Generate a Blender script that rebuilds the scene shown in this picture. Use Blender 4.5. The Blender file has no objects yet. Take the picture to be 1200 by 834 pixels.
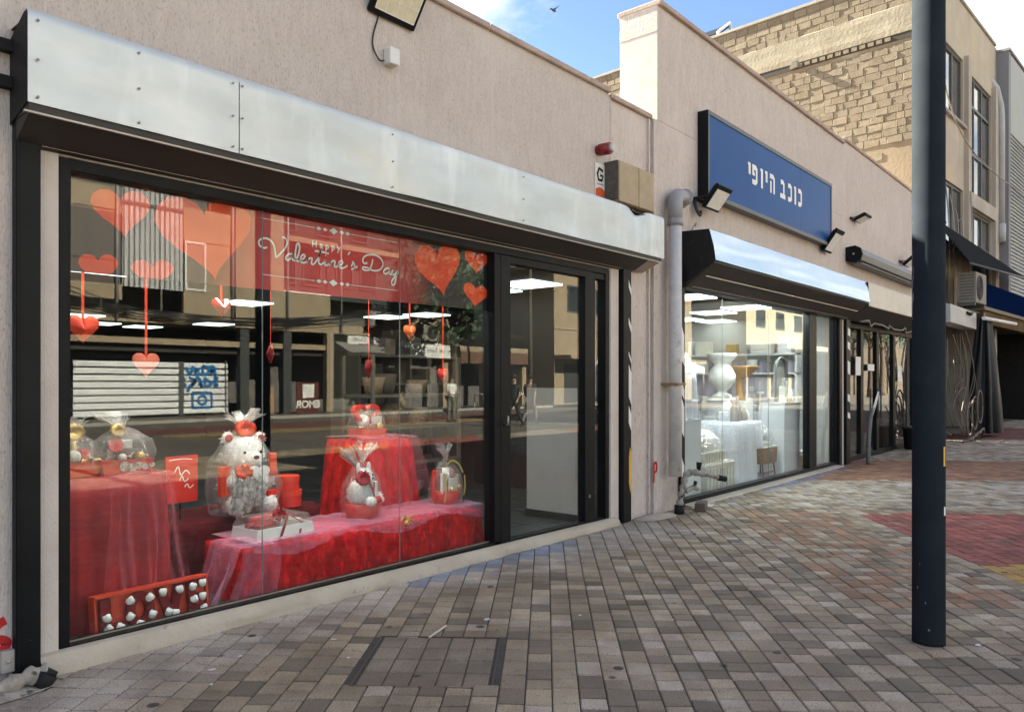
import bpy, bmesh, math, random
from mathutils import Vector, Matrix, noise as mnoise

# ---------------------------------------------------------------- camera, world, sun, exposure
SC = bpy.context.scene
COL = SC.collection
PI = math.pi
cam_d = bpy.data.cameras.new("camera"); cam = bpy.data.objects.new("camera", cam_d); COL.objects.link(cam)
cam.location = (0, -4.39, 1.5); cam.rotation_euler = (PI/2, 0, math.radians(-49.9))
cam_d.sensor_width = 36; cam_d.lens = 27; cam_d.shift_y = .025
cam_d.clip_start = .05; cam_d.clip_end = 2000
SC.camera = cam

SUN_EL, SUN_AZ = 34.0, 92.5          # degrees; azimuth counted from +X towards +Y (behind the shops)
el, az = math.radians(SUN_EL), math.radians(SUN_AZ)
to_sun = Vector((math.cos(el)*math.cos(az), math.cos(el)*math.sin(az), math.sin(el)))
sun_d = bpy.data.lights.new("sun", 'SUN'); sun_d.energy = 5.0; sun_d.angle = math.radians(.5); sun_d.color = (1, .93, .82)
sun = bpy.data.objects.new("sun", sun_d); COL.objects.link(sun); sun.location = (0, 30, 40)
sun.rotation_euler = (-to_sun).to_track_quat('-Z', 'Y').to_euler()

world = bpy.data.worlds.new("World"); SC.world = world; world.use_nodes = True
wt = world.node_tree; wt.nodes.clear()
def wn(t, **kw):
    n = wt.nodes.new(t)
    for k, v in kw.items(): setattr(n, k, v)
    return n
w_out = wn('ShaderNodeOutputWorld'); w_sky = wn('ShaderNodeTexSky', sky_type='NISHITA')
w_sky.sun_disc = False; w_sky.sun_elevation = el; w_sky.sun_rotation = math.radians(90) - az
w_sky.air_density = 1.2; w_sky.dust_density = .4; w_sky.ozone_density = 2.0
w_bg = wn('ShaderNodeBackground'); w_bg.inputs['Strength'].default_value = .033
w_cl = wn('ShaderNodeBackground'); w_cl.inputs['Color'].default_value = (1, .97, .935, 1); w_cl.inputs['Strength'].default_value = .29
w_mix = wn('ShaderNodeMixShader')
w_cn = wn('ShaderNodeTexNoise'); w_cn.inputs['Scale'].default_value = 2.3; w_cn.inputs['Detail'].default_value = 6
w_cr = wn('ShaderNodeValToRGB'); w_cr.color_ramp.elements[0].position = .35; w_cr.color_ramp.elements[0].color = (.60, .58, .56, 1); w_cr.color_ramp.elements[1].position = .66; w_cr.color_ramp.elements[1].color = (1, .965, .92, 1)
wt.links.new(w_cn.outputs['Fac'], w_cr.inputs[0]); wt.links.new(w_cr.outputs[0], w_cl.inputs['Color'])
w_tc = wn('ShaderNodeTexCoord'); w_sep = wn('ShaderNodeSeparateXYZ'); wt.links.new(w_tc.outputs['Generated'], w_sep.inputs[0])
def wm(op, a, b=None, clamp=False):
    n = wn('ShaderNodeMath', operation=op); n.use_clamp = clamp
    for i, v in enumerate((a, b)):
        if v is None: continue
        if isinstance(v, (int, float)): n.inputs[i].default_value = v
        else: wt.links.new(v, n.inputs[i])
    return n.outputs[0]
den = wm('ADD', wm('MAXIMUM', w_sep.outputs['Z'], 0.0), .16)
w_cmb = wn('ShaderNodeCombineXYZ')
wt.links.new(wm('DIVIDE', w_sep.outputs['X'], den), w_cmb.inputs[0]); wt.links.new(wm('DIVIDE', w_sep.outputs['Y'], den), w_cmb.inputs[1])
w_cmb.inputs[2].default_value = 0.77
w_no = wn('ShaderNodeTexNoise'); w_no.inputs['Scale'].default_value = .95; w_no.inputs['Detail'].default_value = 9
w_no.inputs['Roughness'].default_value = .58; w_no.inputs['Distortion'].default_value = .25
wt.links.new(w_cmb.outputs[0], w_no.inputs['Vector']); wt.links.new(w_cmb.outputs[0], w_cn.inputs['Vector'])
w_rp = wn('ShaderNodeValToRGB'); w_rp.color_ramp.elements[0].position = .45; w_rp.color_ramp.elements[1].position = .60
wt.links.new(w_no.outputs['Fac'], w_rp.inputs[0])
w_hs = wn('ShaderNodeHueSaturation'); w_hs.inputs['Saturation'].default_value = 1.2; w_hs.inputs['Hue'].default_value = .522
wt.links.new(w_sky.outputs[0], w_hs.inputs['Color']); wt.links.new(w_hs.outputs[0], w_bg.inputs['Color'])
wt.links.new(w_rp.outputs[0], w_mix.inputs[0]); wt.links.new(w_bg.outputs[0], w_mix.inputs[1]); wt.links.new(w_cl.outputs[0], w_mix.inputs[2])
wt.links.new(w_mix.outputs[0], w_out.inputs[0])

SC.view_settings.view_transform = 'Standard'; SC.view_settings.look = 'None'
SC.view_settings.exposure = 3.08; SC.view_settings.gamma = 1.0; SC.view_settings.use_curve_mapping = False
SC.view_settings.use_white_balance = True; SC.view_settings.white_balance_temperature = 6850; SC.view_settings.white_balance_tint = 3
SC.render.engine = 'CYCLES'
SC.cycles.max_bounces = 10; SC.cycles.transparent_max_bounces = 28; SC.cycles.glossy_bounces = 5; SC.cycles.diffuse_bounces = 4
SC.cycles.sample_clamp_indirect = 6; SC.cycles.caustics_reflective = False; SC.cycles.caustics_refractive = False

rnd = random.Random(7)

# ---------------------------------------------------------------- materials
MATS = {}
def mat(name, col, rough=.6, col2=None, vs=3.0, mix=.5, detail=6, bump=0.0, bs=60.0, bstretch=(1, 1, 1), metal=0.0,
        spots=None, rvar=0.0, sheen=0.0, spec=.5, trans=0.0, coat=0.0, stretch=(1, 1, 1), attr=None, alpha=1.0):
    if name in MATS: return MATS[name]
    m = bpy.data.materials.new(name); m.use_nodes = True
    nt = m.node_tree; N = nt.nodes; L = nt.links
    b = N['Principled BSDF']
    b.inputs['Roughness'].default_value = rough; b.inputs['Metallic'].default_value = metal
    b.inputs['Specular IOR Level'].default_value = spec
    if sheen: b.inputs['Sheen Weight'].default_value = sheen; b.inputs['Sheen Roughness'].default_value = .4
    if coat: b.inputs['Coat Weight'].default_value = coat; b.inputs['Coat Roughness'].default_value = .05
    if alpha < 1: b.inputs['Alpha'].default_value = alpha
    geo = N.new('ShaderNodeNewGeometry')
    def noise(scale, det, st, ro=.55):
        mp = N.new('ShaderNodeMapping'); mp.inputs['Scale'].default_value = st
        L.new(geo.outputs['Position'], mp.inputs['Vector'])
        n = N.new('ShaderNodeTexNoise'); n.inputs['Scale'].default_value = scale; n.inputs['Detail'].default_value = det
        n.inputs['Roughness'].default_value = ro
        L.new(mp.outputs[0], n.inputs['Vector']); return n.outputs['Fac']
    def mixc(fac, a, c):
        x = N.new('ShaderNodeMix'); x.data_type = 'RGBA'
        if isinstance(fac, float): x.inputs[0].default_value = fac
        else: L.new(fac, x.inputs[0])
        for i, v in ((6, a), (7, c)):
            if isinstance(v, tuple): x.inputs[i].default_value = (*v, 1)
            else: L.new(v, x.inputs[i])
        return x.outputs[2]
    def ramp(v, lo, hi):
        r = N.new('ShaderNodeMapRange'); r.inputs[1].default_value = lo; r.inputs[2].default_value = hi; L.new(v, r.inputs[0]); return r.outputs[0]
    if attr:
        at = N.new('ShaderNodeAttribute'); at.attribute_name = attr; base = at.outputs['Color']
    else: base = tuple(col)
    if col2 is None: col2 = tuple(c*(1-.35*mix) for c in col)
    nz = noise(vs, detail, stretch)
    if attr:
        mul = N.new('ShaderNodeMix'); mul.data_type = 'RGBA'; mul.blend_type = 'MULTIPLY'
        L.new(ramp(nz, .3, .62), mul.inputs[0]); L.new(base, mul.inputs[6]); mul.inputs[7].default_value = (*col2, 1); c = mul.outputs[2]
    else:
        c = mixc(ramp(nz, .5-.22, .5+.22), tuple(col), tuple(col2))
    for sp in (spots or []):                     # (colour, scale, lo, hi, stretch)
        c = mixc(ramp(noise(sp[1], 6, sp[4] if len(sp) > 4 else (1, 1, 1), .6), sp[2], sp[3]), c, tuple(sp[0]))
    L.new(c, b.inputs['Base Color'])
    if rvar:
        rr = N.new('ShaderNodeMapRange'); rr.inputs[3].default_value = max(.02, rough-rvar); rr.inputs[4].default_value = min(1, rough+rvar)
        L.new(noise(vs*2.3, 5, stretch), rr.inputs[0]); L.new(rr.outputs[0], b.inputs['Roughness'])
    if bump:
        bp = N.new('ShaderNodeBump'); bp.inputs['Strength'].default_value = min(1, bump*1.0); bp.inputs['Distance'].default_value = .01
        L.new(noise(bs, 4, bstretch), bp.inputs['Height']); L.new(bp.outputs[0], b.inputs['Normal'])
    MATS[name] = m; return m

def glass(name, f0=.1, tint=(.93, .96, .95), grime=.003, rough=0.0, bump=0.0):
    """window glass: clear body, Fresnel-like mirror reflection, a little grime"""
    if name in MATS: return MATS[name]
    m = bpy.data.materials.new(name); m.use_nodes = True; nt = m.node_tree; N = nt.nodes; L = nt.links; N.clear()
    out = N.new('ShaderNodeOutputMaterial'); tr = N.new('ShaderNodeBsdfTransparent'); tr.inputs[0].default_value = (*tint, 1)
    gl = N.new('ShaderNodeBsdfGlossy'); gl.inputs['Roughness'].default_value = rough; gl.inputs[0].default_value = (1, 1, 1, 1)
    lw = N.new('ShaderNodeLayerWeight'); lw.inputs['Blend'].default_value = .5
    p = N.new('ShaderNodeMath'); p.operation = 'POWER'; p.inputs[1].default_value = 4.5; L.new(lw.outputs['Facing'], p.inputs[0])
    a = N.new('ShaderNodeMath'); a.operation = 'MULTIPLY_ADD'; a.inputs[1].default_value = .9-f0; a.inputs[2].default_value = f0; L.new(p.outputs[0], a.inputs[0])
    mx = N.new('ShaderNodeMixShader'); L.new(a.outputs[0], mx.inputs[0]); L.new(tr.outputs[0], mx.inputs[1]); L.new(gl.outputs[0], mx.inputs[2])
    if bump:
        geo = N.new('ShaderNodeNewGeometry'); n = N.new('ShaderNodeTexNoise'); n.inputs['Scale'].default_value = 1.2; n.inputs['Detail'].default_value = 1
        L.new(geo.outputs['Position'], n.inputs['Vector'])
        bp = N.new('ShaderNodeBump'); bp.inputs['Strength'].default_value = bump; bp.inputs['Distance'].default_value = .01
        L.new(n.outputs['Fac'], bp.inputs['Height']); L.new(bp.outputs[0], gl.inputs['Normal'])
    last = mx.outputs[0]
    if grime:
        df = N.new('ShaderNodeBsdfDiffuse'); df.inputs[0].default_value = (.5, .5, .5, 1)
        m2 = N.new('ShaderNodeMixShader'); m2.inputs[0].default_value = grime; L.new(last, m2.inputs[1]); L.new(df.outputs[0], m2.inputs[2]); last = m2.outputs[0]
    L.new(last, out.inputs[0]); MATS[name] = m; return m

def sheer(name, col, opac=.35, gloss=0.0, vs=30.0, var=.25, rough=.5, edge=.5):
    """tulle, cellophane, tinted film"""
    if name in MATS: return MATS[name]
    m = bpy.data.materials.new(name); m.use_nodes = True; nt = m.node_tree; N = nt.nodes; L = nt.links; N.clear()
    out = N.new('ShaderNodeOutputMaterial'); tr = N.new('ShaderNodeBsdfTransparent')
    df = N.new('ShaderNodeBsdfDiffuse'); df.inputs[0].default_value = (*col, 1)
    tl = N.new('ShaderNodeBsdfTranslucent'); tl.inputs[0].default_value = (*col, 1)
    md = N.new('ShaderNodeMixShader'); md.inputs[0].default_value = .35; L.new(df.outputs[0], md.inputs[1]); L.new(tl.outputs[0], md.inputs[2])
    geo = N.new('ShaderNodeNewGeometry'); n = N.new('ShaderNodeTexNoise'); n.inputs['Scale'].default_value = vs; n.inputs['Detail'].default_value = 3
    L.new(geo.outputs['Position'], n.inputs['Vector'])
    lw = N.new('ShaderNodeLayerWeight'); lw.inputs['Blend'].default_value = .35
    a = N.new('ShaderNodeMath'); a.operation = 'MULTIPLY_ADD'; a.inputs[1].default_value = var; a.inputs[2].default_value = opac-var/2; L.new(n.outputs['Fac'], a.inputs[0])
    a2 = N.new('ShaderNodeMath'); a2.operation = 'MULTIPLY_ADD'; a2.inputs[1].default_value = edge; a2.use_clamp = True
    L.new(lw.outputs['Facing'], a2.inputs[0]); L.new(a.outputs[0], a2.inputs[2])
    mx = N.new('ShaderNodeMixShader'); L.new(a2.outputs[0], mx.inputs[0]); L.new(tr.outputs[0], mx.inputs[1]); L.new(md.outputs[0], mx.inputs[2]); last = mx.outputs[0]
    if gloss:
        gl = N.new('ShaderNodeBsdfGlossy'); gl.inputs['Roughness'].default_value = rough
        bp = N.new('ShaderNodeBump'); bp.inputs['Strength'].default_value = .8; bp.inputs['Distance'].default_value = .02; L.new(n.outputs['Fac'], bp.inputs['Height']); L.new(bp.outputs[0], gl.inputs['Normal'])
        m2 = N.new('ShaderNodeMixShader'); m2.inputs[0].default_value = gloss; L.new(last, m2.inputs[1]); L.new(gl.outputs[0], m2.inputs[2]); last = m2.outputs[0]
    L.new(last, out.inputs[0]); MATS[name] = m; return m

def emit(name, col, s):
    if name in MATS: return MATS[name]
    m = bpy.data.materials.new(name); m.use_nodes = True; b = m.node_tree.nodes['Principled BSDF']
    b.inputs['Base Color'].default_value = (.8, .8, .8, 1); b.inputs['Emission Color'].default_value = (*col, 1); b.inputs['Emission Strength'].default_value = s
    MATS[name] = m; return m

STUCCO = mat('stucco', (.595, .53, .495), .9, (.50, .44, .41), 9, stretch=(2.5, 2.5, .6), bump=.9, bs=55, bstretch=(1.6, 1.6, .45),
             spots=[((.34, .285, .26), 46, .53, .70, (1.8, 1.8, .75)), ((.64, .575, .54), 1.1, .5, .8), ((.47, .39, .345), 1.5, .58, .82, (1, 1, .18)), ((.40, .33, .285), 4.5, .64, .82, (1, 1, .07))])
STUCCO2 = mat('stucco_warm', (.60, .53, .49), .9, (.51, .445, .41), 7, stretch=(2.5, 2.5, .5), bump=.8, bs=50, bstretch=(1.7, 1.7, .35),
              spots=[((.32, .25, .225), 36, .55, .70, (1.9, 1.9, .4)), ((.64, .57, .53), .8, .5, .8), ((.48, .395, .345), 1.3, .58, .82, (1, 1, .18)), ((.40, .33, .285), 4.0, .64, .82, (1, 1, .07))])
PALE_WALL = mat('pale_plaster', (.62, .56, .52), .85, (.54, .47, .43), 5, bump=.5, bs=70, spots=[((.42, .38, .35), 55, .64, .74)])
COPING = mat('coping_stone', (.47, .375, .33), .85, (.34, .265, .23), 6, bump=.5, bs=40)
GALV = mat('galvanised_sheet', (.54, .575, .585), .42, (.42, .455, .47), 2.6, metal=.7, rvar=.14, stretch=(.6, 1, 1.5), bump=.06, bs=5,
           spots=[((.47, .45, .39), 1.3, .62, .85), ((.62, .65, .66), 3.2, .55, .75, (1, 1, .3))])
GALV_B = mat('galvanised_blue_sheet', (.52, .62, .72), .24, (.46, .56, .66), 1.5, metal=.9, rvar=.06, bump=.10, bs=2.4, spots=[((.7, .66, .54), 2.0, .68, .85)])
CREAM_METAL = mat('cream_painted_sheet', (.62, .58, .50), .45, (.52, .48, .41), 3, rvar=.1, bump=.08, bs=6)
BLACK = mat('black_frame', (.0055, .0065, .008), .42, (.009, .0105, .0125), 4, rvar=.12, spec=.14, spots=[((.09, .095, .1), 45, .7, .78)])
BLACKM = mat('black_matte', (.010, .010, .011), .7, (.018, .017, .017), 6, spec=.25, spots=[((.07, .06, .05), 9, .62, .8, (1, 1, 3))])
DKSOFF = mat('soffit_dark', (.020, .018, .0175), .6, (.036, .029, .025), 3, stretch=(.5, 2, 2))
ALU = mat('aluminium_trim', (.42, .39, .35), .4, (.30, .27, .23), 8, metal=.6, stretch=(.4, 2, 2))
CEMENT = mat('cement_sill', (.52, .46, .37), .9, (.38, .33, .265), 3, bump=.7, bs=35, spots=[((.24, .21, .17), 14, .62, .74)])
CONC = mat('concrete', (.36, .34, .31), .9, (.26, .245, .22), 3, bump=.5, bs=25, spots=[((.15, .14, .13), 2.2, .6, .8, (1, 1, .3))])
TANC = mat('tan_concrete', (.36, .285, .195), .9, (.27, .21, .14), 2, bump=.5, bs=22, spots=[((.24, .19, .13), 1.6, .62, .8, (1, 1, .25))])
GLASS = glass('shop_glass', .034, bump=.03)
GLASS2 = glass('shop_glass_clean', .036, bump=.02)
GLASSD = glass('dark_window_glass', .03, tint=(.72, .74, .75), grime=.01)
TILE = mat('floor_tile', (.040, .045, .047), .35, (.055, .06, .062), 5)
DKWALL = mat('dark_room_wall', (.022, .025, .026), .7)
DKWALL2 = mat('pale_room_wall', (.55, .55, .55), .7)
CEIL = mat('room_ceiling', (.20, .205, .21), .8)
WHITE = mat('white_laminate', (.72, .72, .73), .45, (.66, .66, .67), 3)
WHITEP = mat('white_plastic', (.74, .73, .71), .5, (.66, .65, .63), 6)
LAMPE = emit('ceiling_panel_light', (.86, .97, 1.0), .42)
FILL_PANEL = emit('fill_panel_light', (1.0, .95, .88), 1.6)
FILL_STRIP = emit('fill_strip_light', (1.0, .96, .90), 14.0)
FILL_WHITE = emit('white_shop_fill_light', (.90, .96, 1.0), 17.0)
RED_VELVET = mat('red_velvet', (.62, .003, .008), .75, (.20, .0, .002), 11, sheen=0, stretch=(1.3, 1.3, .55), spec=.12, bump=.8, bs=26, spots=[((.80, .012, .018), 17, .52, .66, (1.2, 1.2, .5))])
RED_DARK = mat('dark_red_cloth', (.11, .003, .008), .8, (.05, .001, .003), 5, spec=.15, bump=.4, bs=22)
RED_SATIN = mat('red_satin', (.40, .006, .014), .65, (.22, .003, .007), 5, bump=.3, bs=12)
RED_CARD = mat('red_card', (.66, .022, .014), .45, (.58, .014, .010), 5)
RED_FLOCK = mat('red_flocked_letters', (.22, .003, .006), .85, (.13, .002, .004), 30)
ORANGE_CARD = mat('orange_red_card', (.72, .055, .016), .45, (.62, .03, .01), 5)
PINK_TULLE = sheer('pink_tulle', (.84, .30, .38), .075)
LILAC_TULLE = sheer('lilac_tulle', (.80, .42, .62), .16)
LILAC_CLOTH = sheer('lilac_sheer_cloth', (.62, .58, .70), .75)
def gum(m):
    nt = m.node_tree; N = nt.nodes; L = nt.links; b = N['Principled BSDF']; src = b.inputs['Base Color'].links[0].from_socket
    geo = N.new('ShaderNodeNewGeometry'); v = N.new('ShaderNodeTexVoronoi'); v.inputs['Scale'].default_value = 2.6; L.new(geo.outputs['Position'], v.inputs['Vector'])
    r = N.new('ShaderNodeMapRange'); r.inputs[1].default_value = .085; r.inputs[2].default_value = .06; L.new(v.outputs['Distance'], r.inputs[0])
    x = N.new('ShaderNodeMix'); x.data_type = 'RGBA'; x.inputs[7].default_value = (.05, .045, .04, 1); L.new(r.outputs[0], x.inputs[0]); L.new(src, x.inputs[6]); L.new(x.outputs[2], b.inputs['Base Color'])
CELLO = sheer('cellophane', (.85, .85, .86), .035, gloss=.10, vs=34, var=.06, rough=.06, edge=.14)
CELLO_TOP = sheer('cellophane_gathered', (.85, .85, .84), .18, gloss=.24, vs=60, var=.3, rough=.10, edge=.25)
FUR = mat('white_fur', (.88, .86, .85), .95, (.74, .71, .70), 45, bump=1.0, bs=90, sheen=.3)
GOLD = mat('gold_foil', (.80, .56, .20), .3, (.6, .4, .13), 25, metal=.7)
CREAM = mat('cream_fabric', (.70, .67, .60), .85, (.60, .57, .51), 12, bump=.6, bs=50)
WHITE_CLOTH = mat('white_cloth', (.72, .745, .80), .85, (.64, .665, .73), 4, bump=.35, bs=30)
LILAC = mat('lilac_drape', (.42, .40, .50), .85, (.32, .30, .40), 4, bump=.4, bs=25)
WICKER = mat('wicker', (.36, .26, .17), .75, (.20, .14, .09), 40, bump=1, bs=70)
WOODBOWL = mat('wooden_bowl', (.48, .25, .09), .5, (.36, .18, .06), 6)
STONE = mat('urn_stone', (.58, .58, .58), .8, (.44, .44, .44), 10, bump=.6, bs=30)
SIGN_BLUE = mat('blue_sign_face', (.006, .075, .27), .35, (.005, .06, .23), 1, spec=.09)
LETTER = mat('white_lettering', (.85, .85, .84), .5)
POLE = mat('blue_black_pole_paint', (.017, .021, .027), .85, (.023, .028, .035), 6, rvar=.08, spec=.02, spots=[((.16, .17, .18), 60, .72, .78, (1, 1, .5)), ((.1, .1, .1), 9, .7, .9, (1, 1, .3))])
PVC = mat('grey_pvc', (.30, .30, .31), .45, (.24, .24, .25), 8)
PVC_OLD = mat('overpainted_pipe', (.44, .44, .46), .6, (.62, .60, .58), 7, spots=[((.25, .25, .27), 6, .6, .7)])
BEIGE_BOX = mat('aged_beige_plastic', (.42, .34, .225), .7, (.33, .265, .17), 7, spots=[((.2, .16, .1), 11, .62, .8)])
SIREN = mat('siren_red', (.24, .012, .014), .4)
REDPAINT = mat('red_spray_paint', (.50, .012, .02), .7, (.42, .01, .015), 20)
BLUEPAINT = mat('blue_spray_paint', (.004, .12, .34), .7, (.006, .16, .40), 10)
WIRE = mat('black_cable', (.02, .02, .02), .6)
PALEWIRE = mat('pale_cable', (.33, .30, .27), .6)
DKGREY = mat('dark_grey_metal', (.10, .105, .11), .45, (.075, .08, .085), 8)
LENS = mat('flood_light_lens', (.80, .76, .60), .3, (.66, .62, .48), 20)
LENSW = mat('flood_light_lens_white', (.85, .85, .81), .3, (.75, .75, .7), 30)
TARP = mat('black_tarpaulin', (.018, .02, .023), .55, (.03, .032, .036), 6, bump=.6, bs=14)
LEAF = mat('dark_leaf', (.045, .085, .035), .6, (.03, .06, .022), 1.5)
LEAF2 = mat('olive_leaf', (.15, .14, .055), .6, (.08, .09, .035), 1.5)
BARK = mat('bark', (.11, .08, .055), .9, (.07, .05, .035), 8, bump=.8, bs=20)
SKIN = mat('skin', (.42, .26, .19), .6)
DARKCLOTH = mat('dark_clothing', (.03, .032, .038), .85)
GREYCLOTH = mat('grey_trousers', (.17, .165, .15), .85)
WHITESHIRT = mat('white_shirt', (.8, .8, .79), .85)
HAIR = mat('dark_hair', (.02, .015, .012), .7)
PIPE_CLAY = mat('crusted_pipe', (.42, .38, .32), .95, (.20, .18, .16), 16, bump=1, bs=30, spots=[((.05, .05, .05), 13, .57, .66)])
STICKER_Y = mat('yellow_sticker', (.68, .40, .05), .5); STICKER_W = mat('white_sticker', (.8, .8, .8), .5)
ORANGE_STICK = mat('orange_sticker', (.65, .10, .03), .5)

# ---------------------------------------------------------------- mesh builder
class MB:
    def __init__(s): s.v = []; s.f = []; s.sm = []; s.col = []
    def add(s, vs, fs, smooth=False, col=None):
        o = len(s.v); s.v += [tuple(v) for v in vs]; s.f += [tuple(i+o for i in f) for f in fs]
        s.sm += [smooth]*len(fs); s.col += [col]*len(fs); return s
    def box(s, x0, x1, y0, y1, z0, z1, rz=0, piv=None, col=None):
        vs = [(x, y, z) for z in (z0, z1) for x, y in ((x0, y0), (x1, y0), (x1, y1), (x0, y1))]
        if rz:
            px, py = piv or ((x0+x1)/2, (y0+y1)/2); c, n = math.cos(rz), math.sin(rz)
            vs = [(px+(x-px)*c-(y-py)*n, py+(x-px)*n+(y-py)*c, z) for x, y, z in vs]
        return s.add(vs, [(3, 2, 1, 0), (4, 5, 6, 7), (0, 1, 5, 4), (1, 2, 6, 5), (2, 3, 7, 6), (3, 0, 4, 7)], col=col)
    def obox(s, M, sx, sy, sz):
        vs = [M @ Vector((x*sx/2, y*sy/2, z*sz/2)) for z in (-1, 1) for x, y in ((-1, -1), (1, -1), (1, 1), (-1, 1))]
        return s.add(vs, [(3, 2, 1, 0), (4, 5, 6, 7), (0, 1, 5, 4), (1, 2, 6, 5), (2, 3, 7, 6), (3, 0, 4, 7)])
    def prism(s, poly, d0, d1, axis='y'):
        """extrude a 2D outline; axis y: outline in x,z; axis x: outline in y,z; axis z: outline in x,y"""
        n = len(poly)
        def P(a, b, d): return (a, d, b) if axis == 'y' else ((d, a, b) if axis == 'x' else (a, b, d))
        vs = [P(a, b, d0) for a, b in poly] + [P(a, b, d1) for a, b in poly]
        fs = [tuple(range(n)), tuple(range(2*n-1, n-1, -1))] + [(i, i+n, (i+1) % n+n, (i+1) % n) for i in range(n)]
        return s.add(vs, fs)
    def tube(s, pts, r, n=8, cap=True, smooth=True):
        pts = [Vector(p) for p in pts]; R = r if isinstance(r, (list, tuple)) else [r]*len(pts)
        vs = []; up = None
        for i, p in enumerate(pts):
            t = (pts[min(i+1, len(pts)-1)]-pts[max(i-1, 0)]).normalized()
            if up is None: up = Vector((0, 0, 1)) if abs(t.z) < .9 else Vector((1, 0, 0))
            a = t.cross(up)
            if a.length < 1e-4: a = t.orthogonal()
            a.normalize(); b = a.cross(t).normalized(); up = b
            for k in range(n):
                w = 2*PI*k/n; vs.append(p+(a*math.cos(w)+b*math.sin(w))*R[i])
        fs = [(i*n+k, i*n+(k+1) % n, (i+1)*n+(k+1) % n, (i+1)*n+k) for i in range(len(pts)-1) for k in range(n)]
        s.add(vs, fs, smooth)
        if cap:
            o = len(s.v)-len(vs); s.f += [tuple(o+k for k in range(n))[::-1], tuple(o+(len(pts)-1)*n+k for k in range(n))]; s.sm += [False]*2; s.col += [None]*2
        return s
    def lathe(s, prof, cx=0, cy=0, n=16, wob=None, smooth=True, sx=1, sy=1):
        vs = []
        for j, (r, z) in enumerate(prof):
            for k in range(n):
                a = 2*PI*k/n; rr = r*(1+(wob(a, j) if wob else 0)); vs.append((cx+rr*math.cos(a)*sx, cy+rr*math.sin(a)*sy, z))
        m = len(prof)
        fs = [(j*n+k, j*n+(k+1) % n, (j+1)*n+(k+1) % n, (j+1)*n+k) for j in range(m-1) for k in range(n)]
        s.add(vs, fs, smooth)
        o = len(s.v)-len(vs)
        if prof[0][0] > 1e-4: s.f.append(tuple(o+k for k in range(n))[::-1]); s.sm.append(False); s.col.append(None)
        if prof[-1][0] > 1e-4: s.f.append(tuple(o+(m-1)*n+k for k in range(n))); s.sm.append(False); s.col.append(None)
        return s
    def ball(s, c, r, n=10, m=7, sc=(1, 1, 1)):
        vs = []; 
        for j in range(m+1):
            ph = PI*j/m
            for k in range(n):
                a = 2*PI*k/n; vs.append((c[0]+r*sc[0]*math.sin(ph)*math.cos(a), c[1]+r*sc[1]*math.sin(ph)*math.sin(a), c[2]+r*sc[2]*math.cos(ph)))
        fs = [(j*n+k, (j+1)*n+k, (j+1)*n+(k+1) % n, j*n+(k+1) % n) for j in range(m) for k in range(n)]
        return s.add(vs, fs, True)
    def grid(s, fn, nu, nv, smooth=True):
        vs = [fn(i/nu, j/nv) for j in range(nv+1) for i in range(nu+1)]
        fs = [(j*(nu+1)+i, j*(nu+1)+i+1, (j+1)*(nu+1)+i+1, (j+1)*(nu+1)+i) for j in range(nv) for i in range(nu)]
        return s.add(vs, fs, smooth)
    def ribbon(s, pts, w, y, smooth_curve=True, flip=1):
        """flat brush stroke in the x,z plane at depth y"""
        P = catmull(pts) if smooth_curve and len(pts) > 2 else pts
        vs = []
        for i, p in enumerate(P):
            a = P[max(i-1, 0)]; b = P[min(i+1, len(P)-1)]; dx, dz = b[0]-a[0], b[1]-a[1]; l = math.hypot(dx, dz) or 1
            nx, nz = -dz/l*w/2, dx/l*w/2; vs += [(p[0]+nx, y, p[1]+nz), (p[0]-nx, y, p[1]-nz)]
        fs = [(2*i, 2*i+1, 2*i+3, 2*i+2) for i in range(len(P)-1)]
        return s.add(vs, fs)
    def build(s, name, m, parent=None, loc=None, bev=0, mesh_only=False):
        me = bpy.data.meshes.new(name); me.from_pydata(s.v, [], s.f); me.validate(clean_customdata=False)
        if len(me.polygons) == len(s.sm): me.polygons.foreach_set('use_smooth', s.sm)
        if m is not None: me.materials.append(m)
        if any(c is not None for c in s.col) and len(me.polygons) == len(s.col):
            at = me.attributes.new('tone', 'FLOAT_COLOR', 'FACE')
            buf = []
            for c in s.col: buf += [*(c or (.2, .2, .2)), 1]
            at.data.foreach_set('color', buf)
        if bev:
            bm = bmesh.new(); bm.from_mesh(me); bmesh.ops.remove_doubles(bm, verts=bm.verts, dist=1e-5)
            es = [e for e in bm.edges if len(e.link_faces) == 2 and e.calc_face_angle(0) > .6]
            bmesh.ops.bevel(bm, geom=es, offset=bev, segments=1, affect='EDGES', clamp_overlap=True); bm.to_mesh(me); bm.free()
        bm = bmesh.new(); bm.from_mesh(me); bmesh.ops.recalc_face_normals(bm, faces=bm.faces); bm.to_mesh(me); bm.free()
        if mesh_only: return me
        o = bpy.data.objects.new(name, me); COL.objects.link(o)
        if parent: o.parent = parent
        if loc: o.location = loc
        return o

def catmull(P, k=5, closed=False):
    out = []; n = len(P); rng = range(n if closed else n-1)
    for i in rng:
        p0 = P[(i-1) % n] if closed or i else P[0]; p1 = P[i]; p2 = P[(i+1) % n]; p3 = P[(i+2) % n] if closed or i < n-2 else P[n-1]
        for j in range(k):
            t = j/k; out.append(tuple(.5*(2*b+(c-a)*t+(2*a-5*b+4*c-d)*t*t+(-a+3*b-3*c+d)*t**3) for a, b, c, d in zip(p0, p1, p2, p3)))
    if not closed: out.append(tuple(P[-1]))
    return out

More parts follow.
